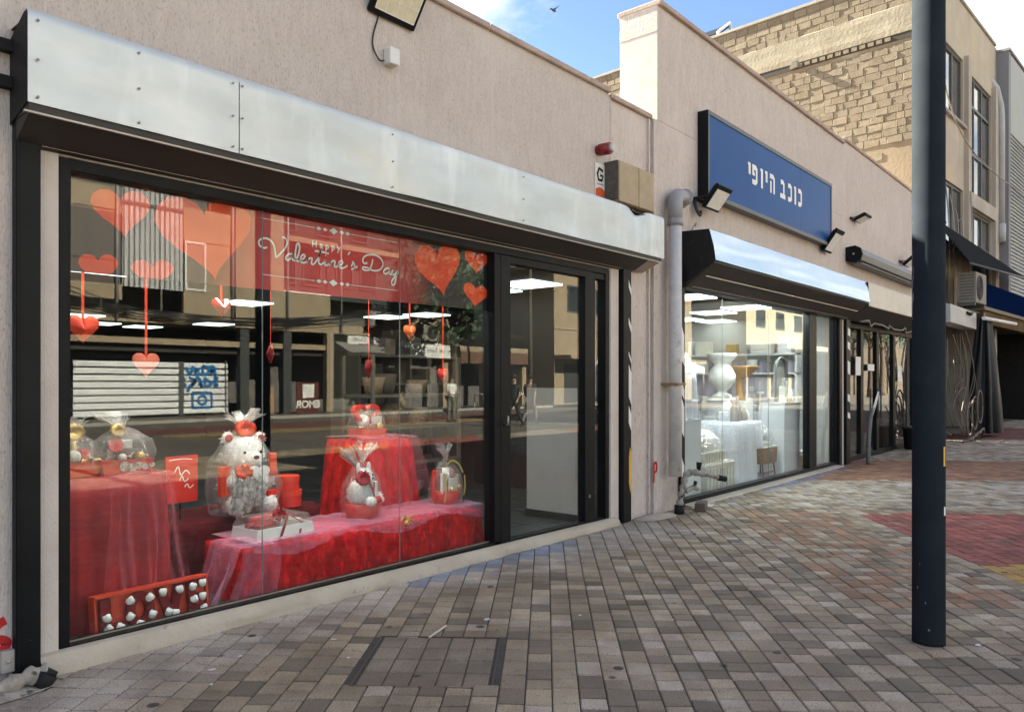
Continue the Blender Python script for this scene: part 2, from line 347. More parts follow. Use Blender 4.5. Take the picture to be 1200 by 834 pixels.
def thing(name, label, cat, loc=(0, 0, 0), rz=0, group=None):
    o = bpy.data.objects.new(name, None); COL.objects.link(o); o.empty_display_size = .1
    o.location = loc; o.rotation_euler = (0, 0, rz); o['label'] = label; o['category'] = cat
    if group: o['group'] = group
    return o
def tag(o, label, cat, group=None):
    o['label'] = label; o['category'] = cat
    if group: o['group'] = group
    return o
def struct(o, kind='structure'): o['kind'] = kind; return o
def dup(root, loc, label=None, rz=None):
    r = root.copy(); COL.objects.link(r); r.location = loc
    if rz is not None: r.rotation_euler = (0, 0, rz)
    if label: r['label'] = label
    for ch in list(root.children):
        c = ch.copy(); COL.objects.link(c); c.parent = r
        for g in ch.children:
            d = g.copy(); COL.objects.link(d); d.parent = c
    return r
def inst(me, name, parent, loc, rot=(0, 0, 0), sc=(1, 1, 1)):
    o = bpy.data.objects.new(name, me); COL.objects.link(o); o.parent = parent; o.location = loc; o.rotation_euler = rot; o.scale = sc; return o
def text(s, size, m, name, parent, loc, rz=0, spacing=1.0, align='CENTER', shear=0.0, bold=0.0, depth=0.0):
    cu = bpy.data.curves.new(name, 'FONT'); cu.body = s; cu.size = size; cu.align_x = align; cu.align_y = 'CENTER'; cu.space_character = spacing
    cu.shear = shear; cu.offset = bold; cu.extrude = depth; cu.resolution_u = 3
    o = bpy.data.objects.new(name+'_source', cu); COL.objects.link(o)
    bpy.context.view_layer.update()
    me = bpy.data.meshes.new_from_object(o.evaluated_get(bpy.context.evaluated_depsgraph_get()))
    bpy.data.objects.remove(o); me.name = name; me.materials.clear(); me.materials.append(m)
    me.transform(Matrix.Rotation(PI/2, 4, 'X'))
    r = bpy.data.objects.new(name, me); COL.objects.link(r); r.parent = parent; r.location = loc; r.rotation_euler = (0, 0, rz); return r
def heart(cx, cz, w, h, tilt=0, n=24):
    pts = []
    for i in range(n):
        t = 2*PI*i/n; x = 16*math.sin(t)**3/16; z = (13*math.cos(t)-5*math.cos(2*t)-2*math.cos(3*t)-math.cos(4*t))
        z = (z+2.5)/14.5; x *= w/2; z *= h/2
        pts.append((cx+x*math.cos(tilt)-z*math.sin(tilt), cz+x*math.sin(tilt)+z*math.cos(tilt)))
    return pts
def draped(x0, x1, y0, y1, z0, z1, flare=.05, amp=.02, folds=26, seed=1, rows=8, sag=0.0, corner=.03):
    """a cloth over a box: flat top and a skirt with folds"""
    mb = MB(); r = random.Random(seed); ph = [r.uniform(0, 6.28) for _ in range(5)]
    per = []
    n = 110; W, D = x1-x0, y1-y0; T = 2*(W+D)
    for k in range(n):
        q = T*k/n
        if q < W: p = (x0+q, y0, 0, -1)
        elif q < W+D: p = (x1, y0+q-W, 1, 0)
        elif q < 2*W+D: p = (x1-(q-W-D), y1, 0, 1)
        else: p = (x0, y1-(q-2*W-D), -1, 0)
        per.append((*p, q/T))
    vs = []
    for j in range(rows+1):
        t = j/rows
        for (x, y, nx, ny, q) in per:
            f = math.sin(2*PI*folds*q+ph[0]+1.3*math.sin(2*PI*5*q+ph[1]))+.5*math.sin(2*PI*(folds*.43)*q+ph[2]+t*2)
            o = flare*t**.8+amp*f*(t**.7)
            zz = z1-(z1-z0)*t + (.012*math.sin(2*PI*7*q+ph[3])-sag*(.5+.5*math.sin(2*PI*3.0*q+ph[4])))*(1-t)
            if j == 0: zz += 0
            vs.append((x+nx*o, y+ny*o, zz))
    fs = [(j*n+k, j*n+(k+1) % n, (j+1)*n+(k+1) % n, (j+1)*n+k) for j in range(rows) for k in range(n)]
    mb.add(vs, fs, True)
    cx, cy = (x0+x1)/2, (y0+y1)/2
    o = len(mb.v)-len(vs)
    ring = [((x-cx)*.8+cx, (y-cy)*.8+cy, z1+.006) for x, y, *_ in per]; mb.v += ring
    r0 = len(mb.v)-n; mb.v.append((cx, cy, z1+.004)); c0 = len(mb.v)-1
    for k in range(n):
        mb.f += [(o+k, o+(k+1) % n, r0+(k+1) % n, r0+k), (r0+k, r0+(k+1) % n, c0)]; mb.sm += [True, True]; mb.col += [None, None]
    return mb

# ---------------------------------------------------------------- ground and paving
def ground_mat():
    m = bpy.data.materials.new('street_paving'); m.use_nodes = True; nt = m.node_tree; N = nt.nodes; L = nt.links; b = N['Principled BSDF']
    b.inputs['Roughness'].default_value = .85
    geo = N.new('ShaderNodeNewGeometry'); mp = N.new('ShaderNodeMapping'); mp.inputs['Rotation'].default_value = (0, 0, math.radians(-37.6)); mp.inputs['Scale'].default_value = (1, 1, 1)
    L.new(geo.outputs['Position'], mp.inputs['Vector'])
    br = N.new('ShaderNodeTexBrick'); br.inputs['Scale'].default_value = 1; br.inputs['Brick Width'].default_value = .18; br.inputs['Row Height'].default_value = .13; br.inputs['Mortar Size'].default_value = .004
    br.inputs['Color1'].default_value = (.15, .13, .11, 1); br.inputs['Color2'].default_value = (.09, .078, .068, 1); br.inputs['Mortar'].default_value = (.04, .035, .03, 1)
    L.new(mp.outputs[0], br.inputs['Vector'])
    n = N.new('ShaderNodeTexNoise'); n.inputs['Scale'].default_value = .5; n.inputs['Detail'].default_value = 7; L.new(geo.outputs['Position'], n.inputs['Vector'])
    x = N.new('ShaderNodeMix'); x.data_type = 'RGBA'; x.blend_type = 'OVERLAY'; x.inputs[0].default_value = .4; L.new(br.outputs[0], x.inputs[6]); L.new(n.outputs[0], x.inputs[7])
    L.new(x.outputs[2], b.inputs['Base Color']); return m
GROUND = ground_mat()
GROUT = mat('grout_bed', (.085, .075, .065), .95, (.05, .045, .04), 6, bump=.5, bs=60)
PAVER = mat('concrete_paver', (.2, .2, .2), .82, (.62, .58, .55), 2.2, detail=8, bump=.45, bs=95, attr='tone', rvar=.1,
            spots=[((.10, .082, .065), 150, .50, .68), ((.42, .37, .31), 1.6, .60, .84), ((.13, .11, .09), 2.3, .62, .82), ((.035, .032, .03), 21, .64, .78), ((.10, .085, .07), .75, .60, .95), ((.36, .345, .32), 48, .70, .80)])
gum(PAVER)
g = MB(); g.grid(lambda u, v: (-900+1800*u, -900+1800*v, -.016), 1, 1, False)
struct(g.build('ground', GROUND))

CA, SA = math.cos(math.radians(37.6)), math.sin(math.radians(37.6))
def ab(x, y): return (x*CA+y*SA, x*SA-y*CA)          # a along the courses, b to the right of them
def xy(a, b): return (a*CA+b*SA, a*SA-b*CA)
FWD = (math.cos(math.radians(40.1)), math.sin(math.radians(40.1)))
def view(x, y, z=0):
    dx, dy = x, y+4.39; t = dx*FWD[0]+dy*FWD[1]
    if t < .5: return None
    return t, (dx*FWD[1]-dy*FWD[0])/t, (1.5-z)/t
PALETTE = [(.31, .248, .172), (.26, .21, .148), (.355, .288, .202), (.175, .143, .105), (.285, .232, .165), (.42, .345, .248), (.205, .168, .124), (.335, .27, .185)]
ra0, rb0 = ab(7.3, -3.27); ra1 = ab(9.28, -1.8)[0]
def tone(a, b, r):
    x, y = xy(a, b); c = r.choice(PALETTE); k = r.uniform(.95, 1.5)
    n = mnoise.noise(Vector((x*.45, y*.45, 0)))
    if r.random() < .08: c = (.46, .39, .31)
    if b > rb0 and ra0 < a < ra1: c = r.choice([(.30, .075, .058), (.26, .064, .05), (.33, .09, .07)])
    elif b > rb0 and a <= ra0 and a > ra0-1.2: c = r.choice([(.46, .27, .055), (.50, .30, .075), (.40, .24, .06)])
    elif b > rb0 and ra0+5.5 < a < ra0+8.5: c = r.choice([(.30, .15, .085), (.25, .12, .08)])
    elif b > rb0+1.2 and ra0+14 < a < ra0+19: c = (.17, .05, .045)
    elif rb0-1.45 < b < rb0-.28 and ra0-1.2 < a < ra1+.15 and not (rb0-.9 < b < rb0-.55 and False):
        if r.random() < .42+.5*n+.2*(b > rb0-.75): c = r.choice([(.30, .17, .10), (.32, .195, .12), (.27, .165, .105)])
    elif a > ra1+.4 and r.random() < .45: c = r.choice([(.45, .40, .35), (.38, .335, .295)])
    d = -y                                                    # pale cement dust along the shop fronts
    if d < .75+.5*n and x < 7.2: w = max(0, min(1, (.95-d+.4*n)/.6)); c = tuple(p*(1-w*.75)+q*w*.75 for p, q in zip(c, (.46, .42, .385)))
    if d < .30+.2*n and (3.9 < x < 5.9 or 10.5 < x < 14.2): c = tuple(p*.45+q*.55 for p, q in zip(c, (.10, .19, .36)))
    k = min(k, .56/max(c)); return tuple(p*k for p in c)
def paver_mb(mb, a0, a1, b0, b1, dz, tilt, col, local=None):
    g_ = .0035; bv = .006
    a0 += g_*1.35; a1 -= g_*1.35; b0 += g_*.9; b1 -= g_*.9
    vs = []
    for (ins, z) in ((0, -.022), (0, -.005), (bv, 0)):
        for a, b in ((a0+ins, b0+ins), (a1-ins, b0+ins), (a1-ins, b1-ins), (a0+ins, b1-ins)):
            zz = z+dz+(tilt[0]*(a-(a0+a1)/2)+tilt[1]*(b-(b0+b1)/2) if z > -.02 else 0)
            p = (a, b) if local else xy(a, b); vs.append((p[0], p[1], zz))
    fs = [(8, 9, 10, 11)]
    for k in range(4):
        j = (k+1) % 4; fs += [(k, j, 4+j, 4+k), (4+k, 4+j, 8+j, 8+k)]
    mb.add(vs, fs, col=col)
pave = MB(); pave.grid(lambda u, v: (-3+60*u, -10.2+10.2*v, -.010), 1, 1, False)
pave = struct(pave.build('pavement', GROUT))
pr = random.Random(11); cells = []
W_ = .13
HA0, HB0 = ab(2.979, -.871); HA1, HB1 = ab(2.822, -1.887)      # the utility cover in the paving
hc = [ab(2.412, -1.367), ab(2.822, -1.887), ab(2.979, -.871), ab(3.389, -1.405)]
ha0, ha1 = min(p[0] for p in hc)+.0, max(p[0] for p in hc)-.0; hb0, hb1 = min(p[1] for p in hc), max(p[1] for p in hc)
nb0 = int(-3/W_)
for ib in range(-45, 240):
    b0 = ib*W_; a = -9.0+pr.uniform(0, .05)
    while a < 36:
        M_ = .36; sp = pr.choice(([.12, .12, .12], [.12, .12, .12], [.18, .18], [.13, .10, .13], [.12, .12, .12], [.17, .19]))
        base = math.floor((a+.03)/M_)*M_ if a > 0 else a
        for s_ in sp:
            l = s_*(1+0)+0; a1 = a+l; ca, cb = (a+a1)/2, b0+W_/2; x, y = xy(ca, cb)
            if -10.1 < y < .05 and x > -2.9:
                w = view(x, y)
                if w and w[0] < 34 and -.78 < w[1] < .80 and w[2] < .62: cells.append((w[0]+abs(w[1])*.01, a, a1, b0, b0+W_))
                elif x < 24: cells.append((99, a, a1, b0, b0+W_))
            a = a1
cells = [c for c in cells if not (ha0 < (c[1]+c[2])/2 < ha1 and hb0 < (c[3]+c[4])/2 < hb1)]
def infrm(c):
    x, y = xy((c[1]+c[2])/2, (c[3]+c[4])/2); w = view(x, y); return w is not None and abs(w[1]) < .66 and w[2] < .435 and y < -.06
cells.sort(key=lambda c: (not infrm(c), c[0]))
field = MB(); cache = {}
for i, (t, a0, a1, b0, b1) in enumerate(cells):
    dz = pr.uniform(-.003, .002); tl = (pr.uniform(-.012, .012), pr.uniform(-.012, .012)); ca, cb = (a0+a1)/2, (b0+b1)/2; col = tone(ca, cb, pr)
    if i < 300:
        mb = MB(); paver_mb(mb, a0-ca, a1-ca, b0-cb, b1-cb, 0, tl, col, True)
        # local frame: x along the courses, y mirrored to the right
        mb.v = [(p[0], -p[1], p[2]) for p in mb.v]
        o = mb.build('paver', PAVER, pave); x, y = xy(ca, cb); o.location = (x, y, dz); o.rotation_euler = (0, 0, math.radians(37.6))
    else: paver_mb(field, a0, a1, b0, b1, dz, tl, col)
struct(field.build('paver_field', PAVER, pave), 'stuff')

# utility cover set in the paving, filled with the same pavers
hx, hy = xy((ha0+ha1)/2, (hb0+hb1)/2)
hatch = thing('utility_cover', 'rectangular paver filled utility cover with dark gaps set into the foreground paving', 'cover', (hx, hy, 0), math.radians(37.6))
da, db = (ha1-ha0)/2, (hb1-hb0)/2
hb = MB(); hb.box(-da, da, -db, db, -.03, -.0125); hb.build('tray', mat('hatch_soil', (.03, .027, .024), .95), hatch)
hf = MB()
hf.box(-da+.018, da-.018, -db, -db+.008, -.012, -.002); hf.box(-da+.018, da-.018, db-.008, db, -.012, -.002)
hf.box(-da, -da+.007, -db, db, -.012, -.001); hf.box(da-.007, da, -db, db, -.012, -.001)
hf.build('frame', mat('rusty_frame', (.10, .075, .055), .8), hatch)
na, nb = max(2, round((2*da-.03)/.2)), max(3, round((2*db-.05)/.13))
for i in range(na):
    for j in range(nb):
        wa, wb = (2*da-.024)/na, (2*db-.044)/nb
        mb = MB(); paver_mb(mb, -wa/2, wa/2, -wb/2, wb/2, 0, (pr.uniform(-.01, .01), pr.uniform(-.01, .01)), (lambda q: tuple(c*q for c in (.30, .245, .185)))(pr.uniform(.72, 1.05)), True)
        o = mb.build('paver', PAVER, hatch); o.location = (-da+.012+wa*(i+.5), -db+.022+wb*(j+.5), -.003)
stick = MB(); stick.tube([(3.12, -1.13, .008), (3.33, -1.06, .011)], .007, 6)
tag(stick.build('straw', mat('straw_paper', (.6, .55, .46), .7)), 'pale paper straw lying across the utility cover', 'straw')
lit = random.Random(5)
LITTER = mat('litter_paper', (.6, .58, .55), .8)
for k, (x, y) in enumerate([(2.05, -.62), (2.75, -.72), (2.62, -1.02), (1.95, -.80), (4.05, -1.55), (4.35, -2.05), (2.25, -.55), (5.05, -3.6), (3.6, -1.15)]):
    where = ('left of the utility cover', 'against the dusty edge, left of the straw', 'just behind the utility cover', 'nearest the broken floor pipe', 'in open paving beyond the straw', 'lowest one right of the utility cover', 'closest to the gift shop sill', 'in front of the dark pole', 'a hand right of the straw')[k]
    mb = MB(); r = lit.uniform(.012, .024); n = 7
    mb.add([(0, 0, .008)]+[(r*lit.uniform(.6, 1.3)*math.cos(2*PI*i/n), r*.7*lit.uniform(.6, 1.3)*math.sin(2*PI*i/n), lit.uniform(.001, .006)) for i in range(n)], [(0, i+1, (i+1) % n+1) for i in range(n)])
    o = mb.build('litter_scrap', LITTER); o.location = (x, y, 0)
    tag(o, 'tiny white litter scrap on the paving, '+where, 'litter', 'litter scraps on the paving')

# ---------------------------------------------------------------- gift shop building
SH1 = thing('gift_shop_building', 'pink stucco single storey gift shop building behind the wide red display window', 'shop', (1.5, 0, 0))
def off(o, root): o.location = Vector(o.location)-Vector(root.location); return o
def part(mb, name, m, root, bev=0):
    """mesh given in world coordinates, parented to a root that is placed but not turned"""
    o = mb.build(name, m, root, bev=bev); o.location = -Vector(root.location); return o
def sub(mb, name, m, par, bev=0): o = mb.build(name, m, par, bev=bev); return o     # parent already carries the offset
w = MB(); w.box(-7, 1.54, 0, .28, -.1, 4.50); w.box(1.54, 6.80, 0, .28, 2.68, 4.50); w.box(6.80, 6.775+.03, 0, .28, -.1, 2.68)
part(w, 'front_wall', STUCCO, SH1)
w = MB(); w.box(6.806, 7.66, .018, .28, -.1, 4.46); part(w, 'end_wall', STUCCO2, SH1)
w = MB(); w.box(7.585, 7.615, -.012, .018, .02, 4.45); part(w, 'corner_bead', STUCCO2, SH1)
w = MB(); w.box(6.800, 6.812, -.006, .012, 2.7, 4.5); part(w, 'joint_cover', STUCCO, SH1)
cr = random.Random(3)
x = -7.0
while x < 6.75:
    l = min(cr.uniform(1.0, 1.5), 6.79-x); l = 6.79-x if 6.79-x-l < .3 else l
    mb = MB(); mb.box(x+.003, x+l-.003, -.035, .31, 4.50, 4.555); o = part(mb, 'coping_stone', COPING, SH1, bev=.008); x += l
mb = MB(); mb.box(6.80, 7.66, -.022, .31, 4.462, 4.515); part(mb, 'coping_stone', COPING, SH1, bev=.008)
# side pilasters either side of the window and cement sill under it
w = MB(); w.box(1.442, 1.538, -.008, .0, 0, 2.74); part(w, 'reveal_strip', PALE_WALL, SH1)
w = MB(); w.box(6.812, 6.965, -.004, .018, .0, 2.74); part(w, 'reveal_strip', PALE_WALL, SH1)
sl = MB()
def sill(u, v):
    x = 1.44+5.45*u; nz = mnoise.noise(Vector((x*4, v*3, 1)))*.012
    prof = [(-.005, .105-.014*u*2), (-.045, .098-.03*u), (-.075+nz, .05-.02*u+nz), (-.085+nz*2, -.02)]
    k = min(2, int(v*3)); f = v*3-k; return (x, prof[k][0]*(1-f)+prof[k+1][0]*f, prof[k][1]*(1-f)+prof[k+1][1]*f)
sl.grid(sill, 80, 9); part(sl, 'cement_sill', CEMENT, SH1)
# carcass that keeps the sun out
w = MB(); w.box(-7, 22.0, .3, 16.2, 3.7, 3.9); part(w, 'roof_slab', CONC, SH1)
w = MB(); w.box(-7, -6.8, .3, 16, -.1, 3.69); w.box(-6.8, 22, 16, 16.2, -.1, 3.69); part(w, 'rear_wall', CONC, SH1)
# interior of the gift shop
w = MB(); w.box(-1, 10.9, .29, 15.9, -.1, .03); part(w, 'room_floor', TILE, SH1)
tl = MB()
for k in range(12): tl.box(-1, 8.15, .6+k*.62, .606+k*.62, .0302, .0312)
for k in range(14): tl.box(1.2+k*.62-1.9, 1.206+k*.62-1.9, .3, 8, .0302, .0314)
part(tl, 'tile_joint', DKWALL, SH1)
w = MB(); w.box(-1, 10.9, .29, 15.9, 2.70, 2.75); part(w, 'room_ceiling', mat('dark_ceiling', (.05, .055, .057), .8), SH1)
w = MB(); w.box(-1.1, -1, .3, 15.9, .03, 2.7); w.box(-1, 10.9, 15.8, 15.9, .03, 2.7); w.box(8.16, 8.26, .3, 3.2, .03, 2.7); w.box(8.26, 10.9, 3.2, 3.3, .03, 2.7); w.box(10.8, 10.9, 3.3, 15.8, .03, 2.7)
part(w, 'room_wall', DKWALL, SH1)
wl = MB().box(-.3, .3, -.15, .15, -.02, 0).build('fill_light', FILL_PANEL, mesh_only=True)  # added ceiling panels, out of sight behind the banner, brightening the display
wlf = MB().box(-.45, .45, -.035, .035, -.02, 0).build('fill_light', FILL_STRIP, mesh_only=True)  # added strips hidden in the window header to light the red cloths
for x in (2.1, 3.2, 4.3): inst(wlf, 'fill_light', SH1, (x-1.5, .19, 2.697))
for x in (2.0, 2.9, 3.8, 4.7): inst(wl, 'fill_light', SH1, (x-1.2, 1.45, 2.695))
lamps = [(7.5, 2.3), (7.6, 2.95), (7.3, 1.5), (9.35, 6.5), (9.5, 5.6), (8.2, 10.6), (7.6, 12.5), (6.6, 12.2), (5.6, 10.5), (4.6, 11.5), (3.5, 4.2), (5.2, 3.6), (1.8, 5.2), (6.3, 6.2)]
lm = MB().box(-.3, .3, -.3, .3, -.02, 0).build('ceiling_light', LAMPE, mesh_only=True)
for i, (x, y) in enumerate(lamps):
    o = inst(lm, 'ceiling_light', SH1, (x-1.5, y, 2.695))

# window frame and panes
WF = MB()
WF.box(1.545, 1.60, .01, .13, .085, 2.675); WF.box(1.6, 6.75, .01, .13, 2.615, 2.675); WF.box(1.6, 5.0, .008, .13, .03, .105)
WF.box(4.99, 5.07, .008, .132, .105, 2.615); WF.box(6.735, 6.8, .008, .13, .0, 2.675)
win1 = part(WF, 'shop_window', BLACK, SH1, bev=.004)
for a, b in ((1.6, 2.779), (2.782, 3.963), (3.966, 4.99)):
    p = MB(); p.box(a+.001, b-.001, .075, .083, .105, 2.615); sub(p, 'pane', GLASS, win1)
for a in (2.7805, 3.9645):
    p = MB(); p.box(a-.0012, a+.0012, .0745, .0835, .105, 2.615); sub(p, 'silicone_joint', mat('silicone', (.25, .27, .27), .4), win1)
bd = MB(); bd.box(1.6, 4.99, .066, .073, .106, .114); bd.box(1.601, 1.607, .066, .073, .114, 2.6); sub(bd, 'glazing_bead', ALU, win1)
# door
DR = MB()
DR.box(5.07, 5.20, .005, .10, .03, 2.612); DR.box(5.20, 6.36, .005, .10, 2.545, 2.612); DR.box(5.20, 6.36, .005, .10, .03, .10); DR.box(6.36, 6.50, .005, .10, .03, 2.612)
door1 = part(DR, 'shop_door', BLACK, SH1, bev=.005)
p = MB(); p.box(5.20, 6.36, .045, .053, .10, 2.545); sub(p, 'pane', GLASS, door1)
p = MB(); p.tube([(5.12, -.0, 1.12), (5.12, -.035, 1.12), (5.12, -.035, 1.2)], .009, 6); p.box(6.42, 6.44, -.004, .004, .33, .36); sub(p, 'handle', ALU, door1)
SL = MB(); SL.box(6.50, 6.56, .02, .11, .02, 2.612); SL.box(6.56, 6.735, .02, .11, 2.55, 2.612); SL.box(6.56, 6.735, .02, .11, .0, .09)
side1 = part(SL, 'side_light', BLACK, SH1, bev=.004)
p = MB(); p.box(6.56, 6.735, .06, .068, .09, 2.55); sub(p, 'pane', GLASS, side1)
# galvanised shutter housing over the window
BX = MB()
BX.box(1.325, 7.45, -.245, -.02, 2.80, 2.84); BX.box(1.325, 7.45, -.245, -.002, 3.255, 3.262)
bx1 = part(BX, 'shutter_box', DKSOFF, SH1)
p = MB(); p.prism([(-.001, 2.78), (-.243, 2.845), (-.243, 3.285), (-.20, 3.285), (-.001, 3.20)], 1.318, 1.324, 'x'); sub(p, 'end_plate', BLACKM, bx1)
p = MB(); p.prism([(-.001, 2.80), (-.243, 2.845), (-.243, 3.285), (-.001, 3.285)], 7.44, 7.446, 'x'); sub(p, 'end_plate', GALV, bx1)
pc = random.Random(8)
def sheet(x0, x1, dent=None, y=-.25, z0=2.84, z1=3.292, seed=0):
    mb = MB(); nu = max(6, int((x1-x0)*8))
    def fn(u, v):
        xx = x0+(x1-x0)*u; zz = z0+(z1-z0)*v
        d = (mnoise.noise(Vector((xx*1.1+seed, zz*2.4, seed)))*.016+mnoise.noise(Vector((xx*4+seed, zz*6, 2)))*.004)*math.sin(PI*min(1, max(0, u)))**.5
        zt = 0
        if dent and v > .3:
            g2 = math.exp(-((xx-dent)/.13)**2); d += .035*g2*(v-.3); zt = -.06*g2*max(0, v-.6)/.4
        if v > .96: d += .012
        return (xx, y+d, zz+zt)
    mb.grid(fn, nu*2, 16); return mb
for k, (a, b, dt) in enumerate(((1.318, 2.42, None), (2.424, 5.0, None), (5.0, 7.50, 6.95))):
    sub(sheet(a, b, dt, -.252-.0025*(k % 2), seed=k*3), 'sheet_panel', GALV, bx1)
rv = MB()
for xx in (1.36, 1.84, 2.38, 2.44, 3.6, 5.06):
    for zz in (2.87, 3.05, 3.24): rv.ball((xx, -.262, zz), .007, 6, 4)
sub(rv, 'rivet', ALU, bx1)
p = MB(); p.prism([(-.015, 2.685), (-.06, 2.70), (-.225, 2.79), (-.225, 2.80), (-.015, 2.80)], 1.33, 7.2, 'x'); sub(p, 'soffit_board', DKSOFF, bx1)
p = MB(); p.box(1.30, 7.43, -.262, -.245, 2.788, 2.797); p.box(1.45, 7.18, -.05, -.036, 2.695, 2.705); p.box(1.56, 6.95, -.012, .006, 2.69, 2.715); sub(p, 'edge_strip', ALU, bx1)
p = MB(); p.prism([(-.015, 2.70), (-.24, 2.80), (-.24, 2.83), (-.015, 2.83)], 7.2, 7.44, 'x'); sub(p, 'soffit_return', mat('soffit_sheet', (.36, .30, .26), .6), bx1)
# shutter guide rails, the right one with warning stickers
p = MB(); p.box(1.328, 1.44, -.055, -.0, .0, 2.79); p.box(1.332, 1.345, -.062, -.055, .0, 2.78); g1 = part(p, 'shutter_guide', BLACK, SH1, bev=.003)
p = MB(); p.box(6.985, 7.14, -.055, .017, .0, 2.79); g2 = part(p, 'shutter_guide', BLACK, SH1, bev=.003)
st = MB()
for k, (z0, z1) in enumerate(((2.45, 2.52), (2.05, 2.12), (1.72, 1.76), (1.28, 1.62), (1.0, 1.18))): st.prism([(7.085, z0+.06), (7.138, z0-.03), (7.138, z1-.03), (7.085, z1+.06)], -.0575, -.0555)
sub(st, 'warning_sticker', STICKER_W, g2)
st = MB(); st.prism([(7.09, .42), (7.12, .30), (7.138, .4), (7.138, .72), (7.11, .80), (7.09, .7)], -.0575, -.0555); sub(st, 'warning_sticker', STICKER_Y, g2)
for zz in (3.16, 2.98):
    p = MB(); p.box(1.18, 1.318, -.05, -.002, zz-.03, zz+.03); p.ball((1.23, -.055, zz), .014, 8, 5); part(p, 'bracket', BLACKM, SH1, bev=.003)
p = MB(); p.box(1.27, 1.34, -.04, -.002, .06, .17); p.ball((1.30, -.045, .12), .012, 8, 5); part(p, 'bracket', mat('worn_bracket', (.42, .39, .36), .7), SH1, bev=.004)
# red spray paint marks on the wall
p = MB(); p.ribbon([(1.235, .26), (1.27, .30), (1.30, .315)], .045, -.0015); p.ribbon([(1.24, .17), (1.28, .165), (1.305, .20), (1.27, .225), (1.23, .215)], .045, -.002); part(p, 'spray_mark', REDPAINT, SH1)
p = MB(); p.ribbon([(7.655, .58), (7.66, .50), (7.655, .36)], .035, .0); p.ribbon([(7.665, .58), (7.715, .575), (7.72, .50), (7.68, .475)], .03, -.002); 
p.v = [(x, -.0345, z) for x, y, z in p.v]; SPRAY2 = p

# ---------------------------------------------------------------- second shop building with two shop fronts
SH2 = thing('corner_shop_building', 'taller pink stucco building with the blue sign and the white display window', 'shop', (8.0, 0, 0))
w = MB()
w.box(7.662, 8.27, -.03, .28, -.1, 4.47); w.box(7.75, 14.42, -.03, .47, 4.474, 5.78); w.box(8.27, 14.42, -.03, .28, 2.70, 4.47)
w.box(14.42, 14.72, -.026, .28, -.1, 5.86); w.box(14.72, 20.2, -.026, .28, 2.72, 5.86); w.box(20.2, 22.25, -.026, .28, -.1, 5.86)
part(w, 'front_wall', STUCCO2, SH2)
w = MB(); w.box(7.744, 7.7495, -.028, .468, 4.48, 5.48); part(w, 'parapet_return', PALE_WALL, SH2)
w = MB(); w.box(7.742, 7.7495, -.03, .47, 5.486, 5.78); part(w, 'parapet_return', STUCCO, SH2)
w = MB(); w.box(7.75, 22.2, .30, .47, 3.9, 4.47); part(w, 'parapet_backing', CONC, SH2)
x = 7.735
while x < 14.4:
    l = min(cr.uniform(1.1, 1.6), 14.44-x); l = 14.44-x if 14.44-x-l < .3 else l
    mb = MB(); mb.box(x+.002, x+l-.002, -.075, .50, 5.782, 5.84); part(mb, 'coping_stone', COPING, SH2, bev=.008); x += l
mb = MB(); mb.box(14.30, 14.46, .02, .30, 5.842, 5.96); part(mb, 'mortar_block', PALE_WALL, SH2, bev=.012)
x = 14.47
while x < 22.2:
    l = min(cr.uniform(1.1, 1.6), 22.25-x); l = 22.25-x if 22.25-x-l < .3 else l
    mb = MB(); mb.box(x+.002, x+l-.002, -.06, .32, 5.863, 5.915); part(mb, 'coping_stone', COPING, SH2, bev=.008); x += l
part(SPRAY2, 'spray_mark', REDPAINT, SH2)
# interior of the white display shop
w = MB(); w.box(8.27, 14.6, .285, 3.15, -.1, .02); part(w, 'room_floor', mat('pale_floor', (.42, .41, .40), .4), SH2)
w = MB(); w.box(8.27, 14.6, .285, 3.15, 2.70, 2.75); part(w, 'room_ceiling', CEIL, SH2)
w = MB(); w.box(8.27, 8.30, .285, 3.1, .02, 2.7); w.box(8.3, 14.6, 3.1, 3.18, .02, 2.7); w.box(14.56, 14.62, .285, 3.1, .02, 2.7); part(w, 'room_wall', DKWALL2, SH2)
wl2 = MB().box(-.5, .5, -.05, .05, -.02, 0).build('fill_light', FILL_WHITE, mesh_only=True)  # added light bars hidden behind the header to brighten the white display
for x in (9.1, 10.4, 11.7, 12.9): inst(wl2, 'fill_light', SH2, (x-8.0, .175, 2.697))
for x, y in ((9.9, .7), (12.4, 1.5), (11.9, .7), (14.2, 2.3), (13.4, 2.6)): inst(lm, 'ceiling_light', SH2, (x-8.0, y, 2.696))
WF = MB()
WF.box(8.33, 8.365, -.005, .11, .0, 2.70); WF.box(8.365, 14.2, -.005, .11, 2.63, 2.70); WF.box(8.365, 14.2, -.005, .11, .0, .075); WF.box(12.80, 13.14, -.004, .112, .075, 2.63); WF.box(14.13, 14.2, -.006, .11, .0, 2.70)
win2 = part(WF, 'shop_window', BLACK, SH2, bev=.004)
for a, b in ((8.365, 9.62), (9.623, 11.2), (11.203, 12.80), (13.14, 14.13)):
    p = MB(); p.box(a+.001, b-.001, .05, .058, .075, 2.63); sub(p, 'pane', GLASS2, win2)
for a in (9.6215, 11.2015):
    p = MB(); p.box(a-.0015, a+.0015, .0495, .0585, .075, 2.63); sub(p, 'silicone_joint', mat('silicone', (.25, .27, .27), .4), win2)
p = MB(); p.box(8.235, 8.325, -.075, -.031, .0, 2.9); g3 = part(p, 'shutter_guide', BLACK, SH2, bev=.003)
st = MB()
for z0, z1 in ((1.75, 2.15), (1.35, 1.5), (.9, 1.3), (.35, .6)): st.prism([(8.24, z0), (8.30, z0-.06), (8.30, z1-.1), (8.24, z1)], -.0775, -.076)
sub(st, 'warning_sticker', STICKER_W, g3)
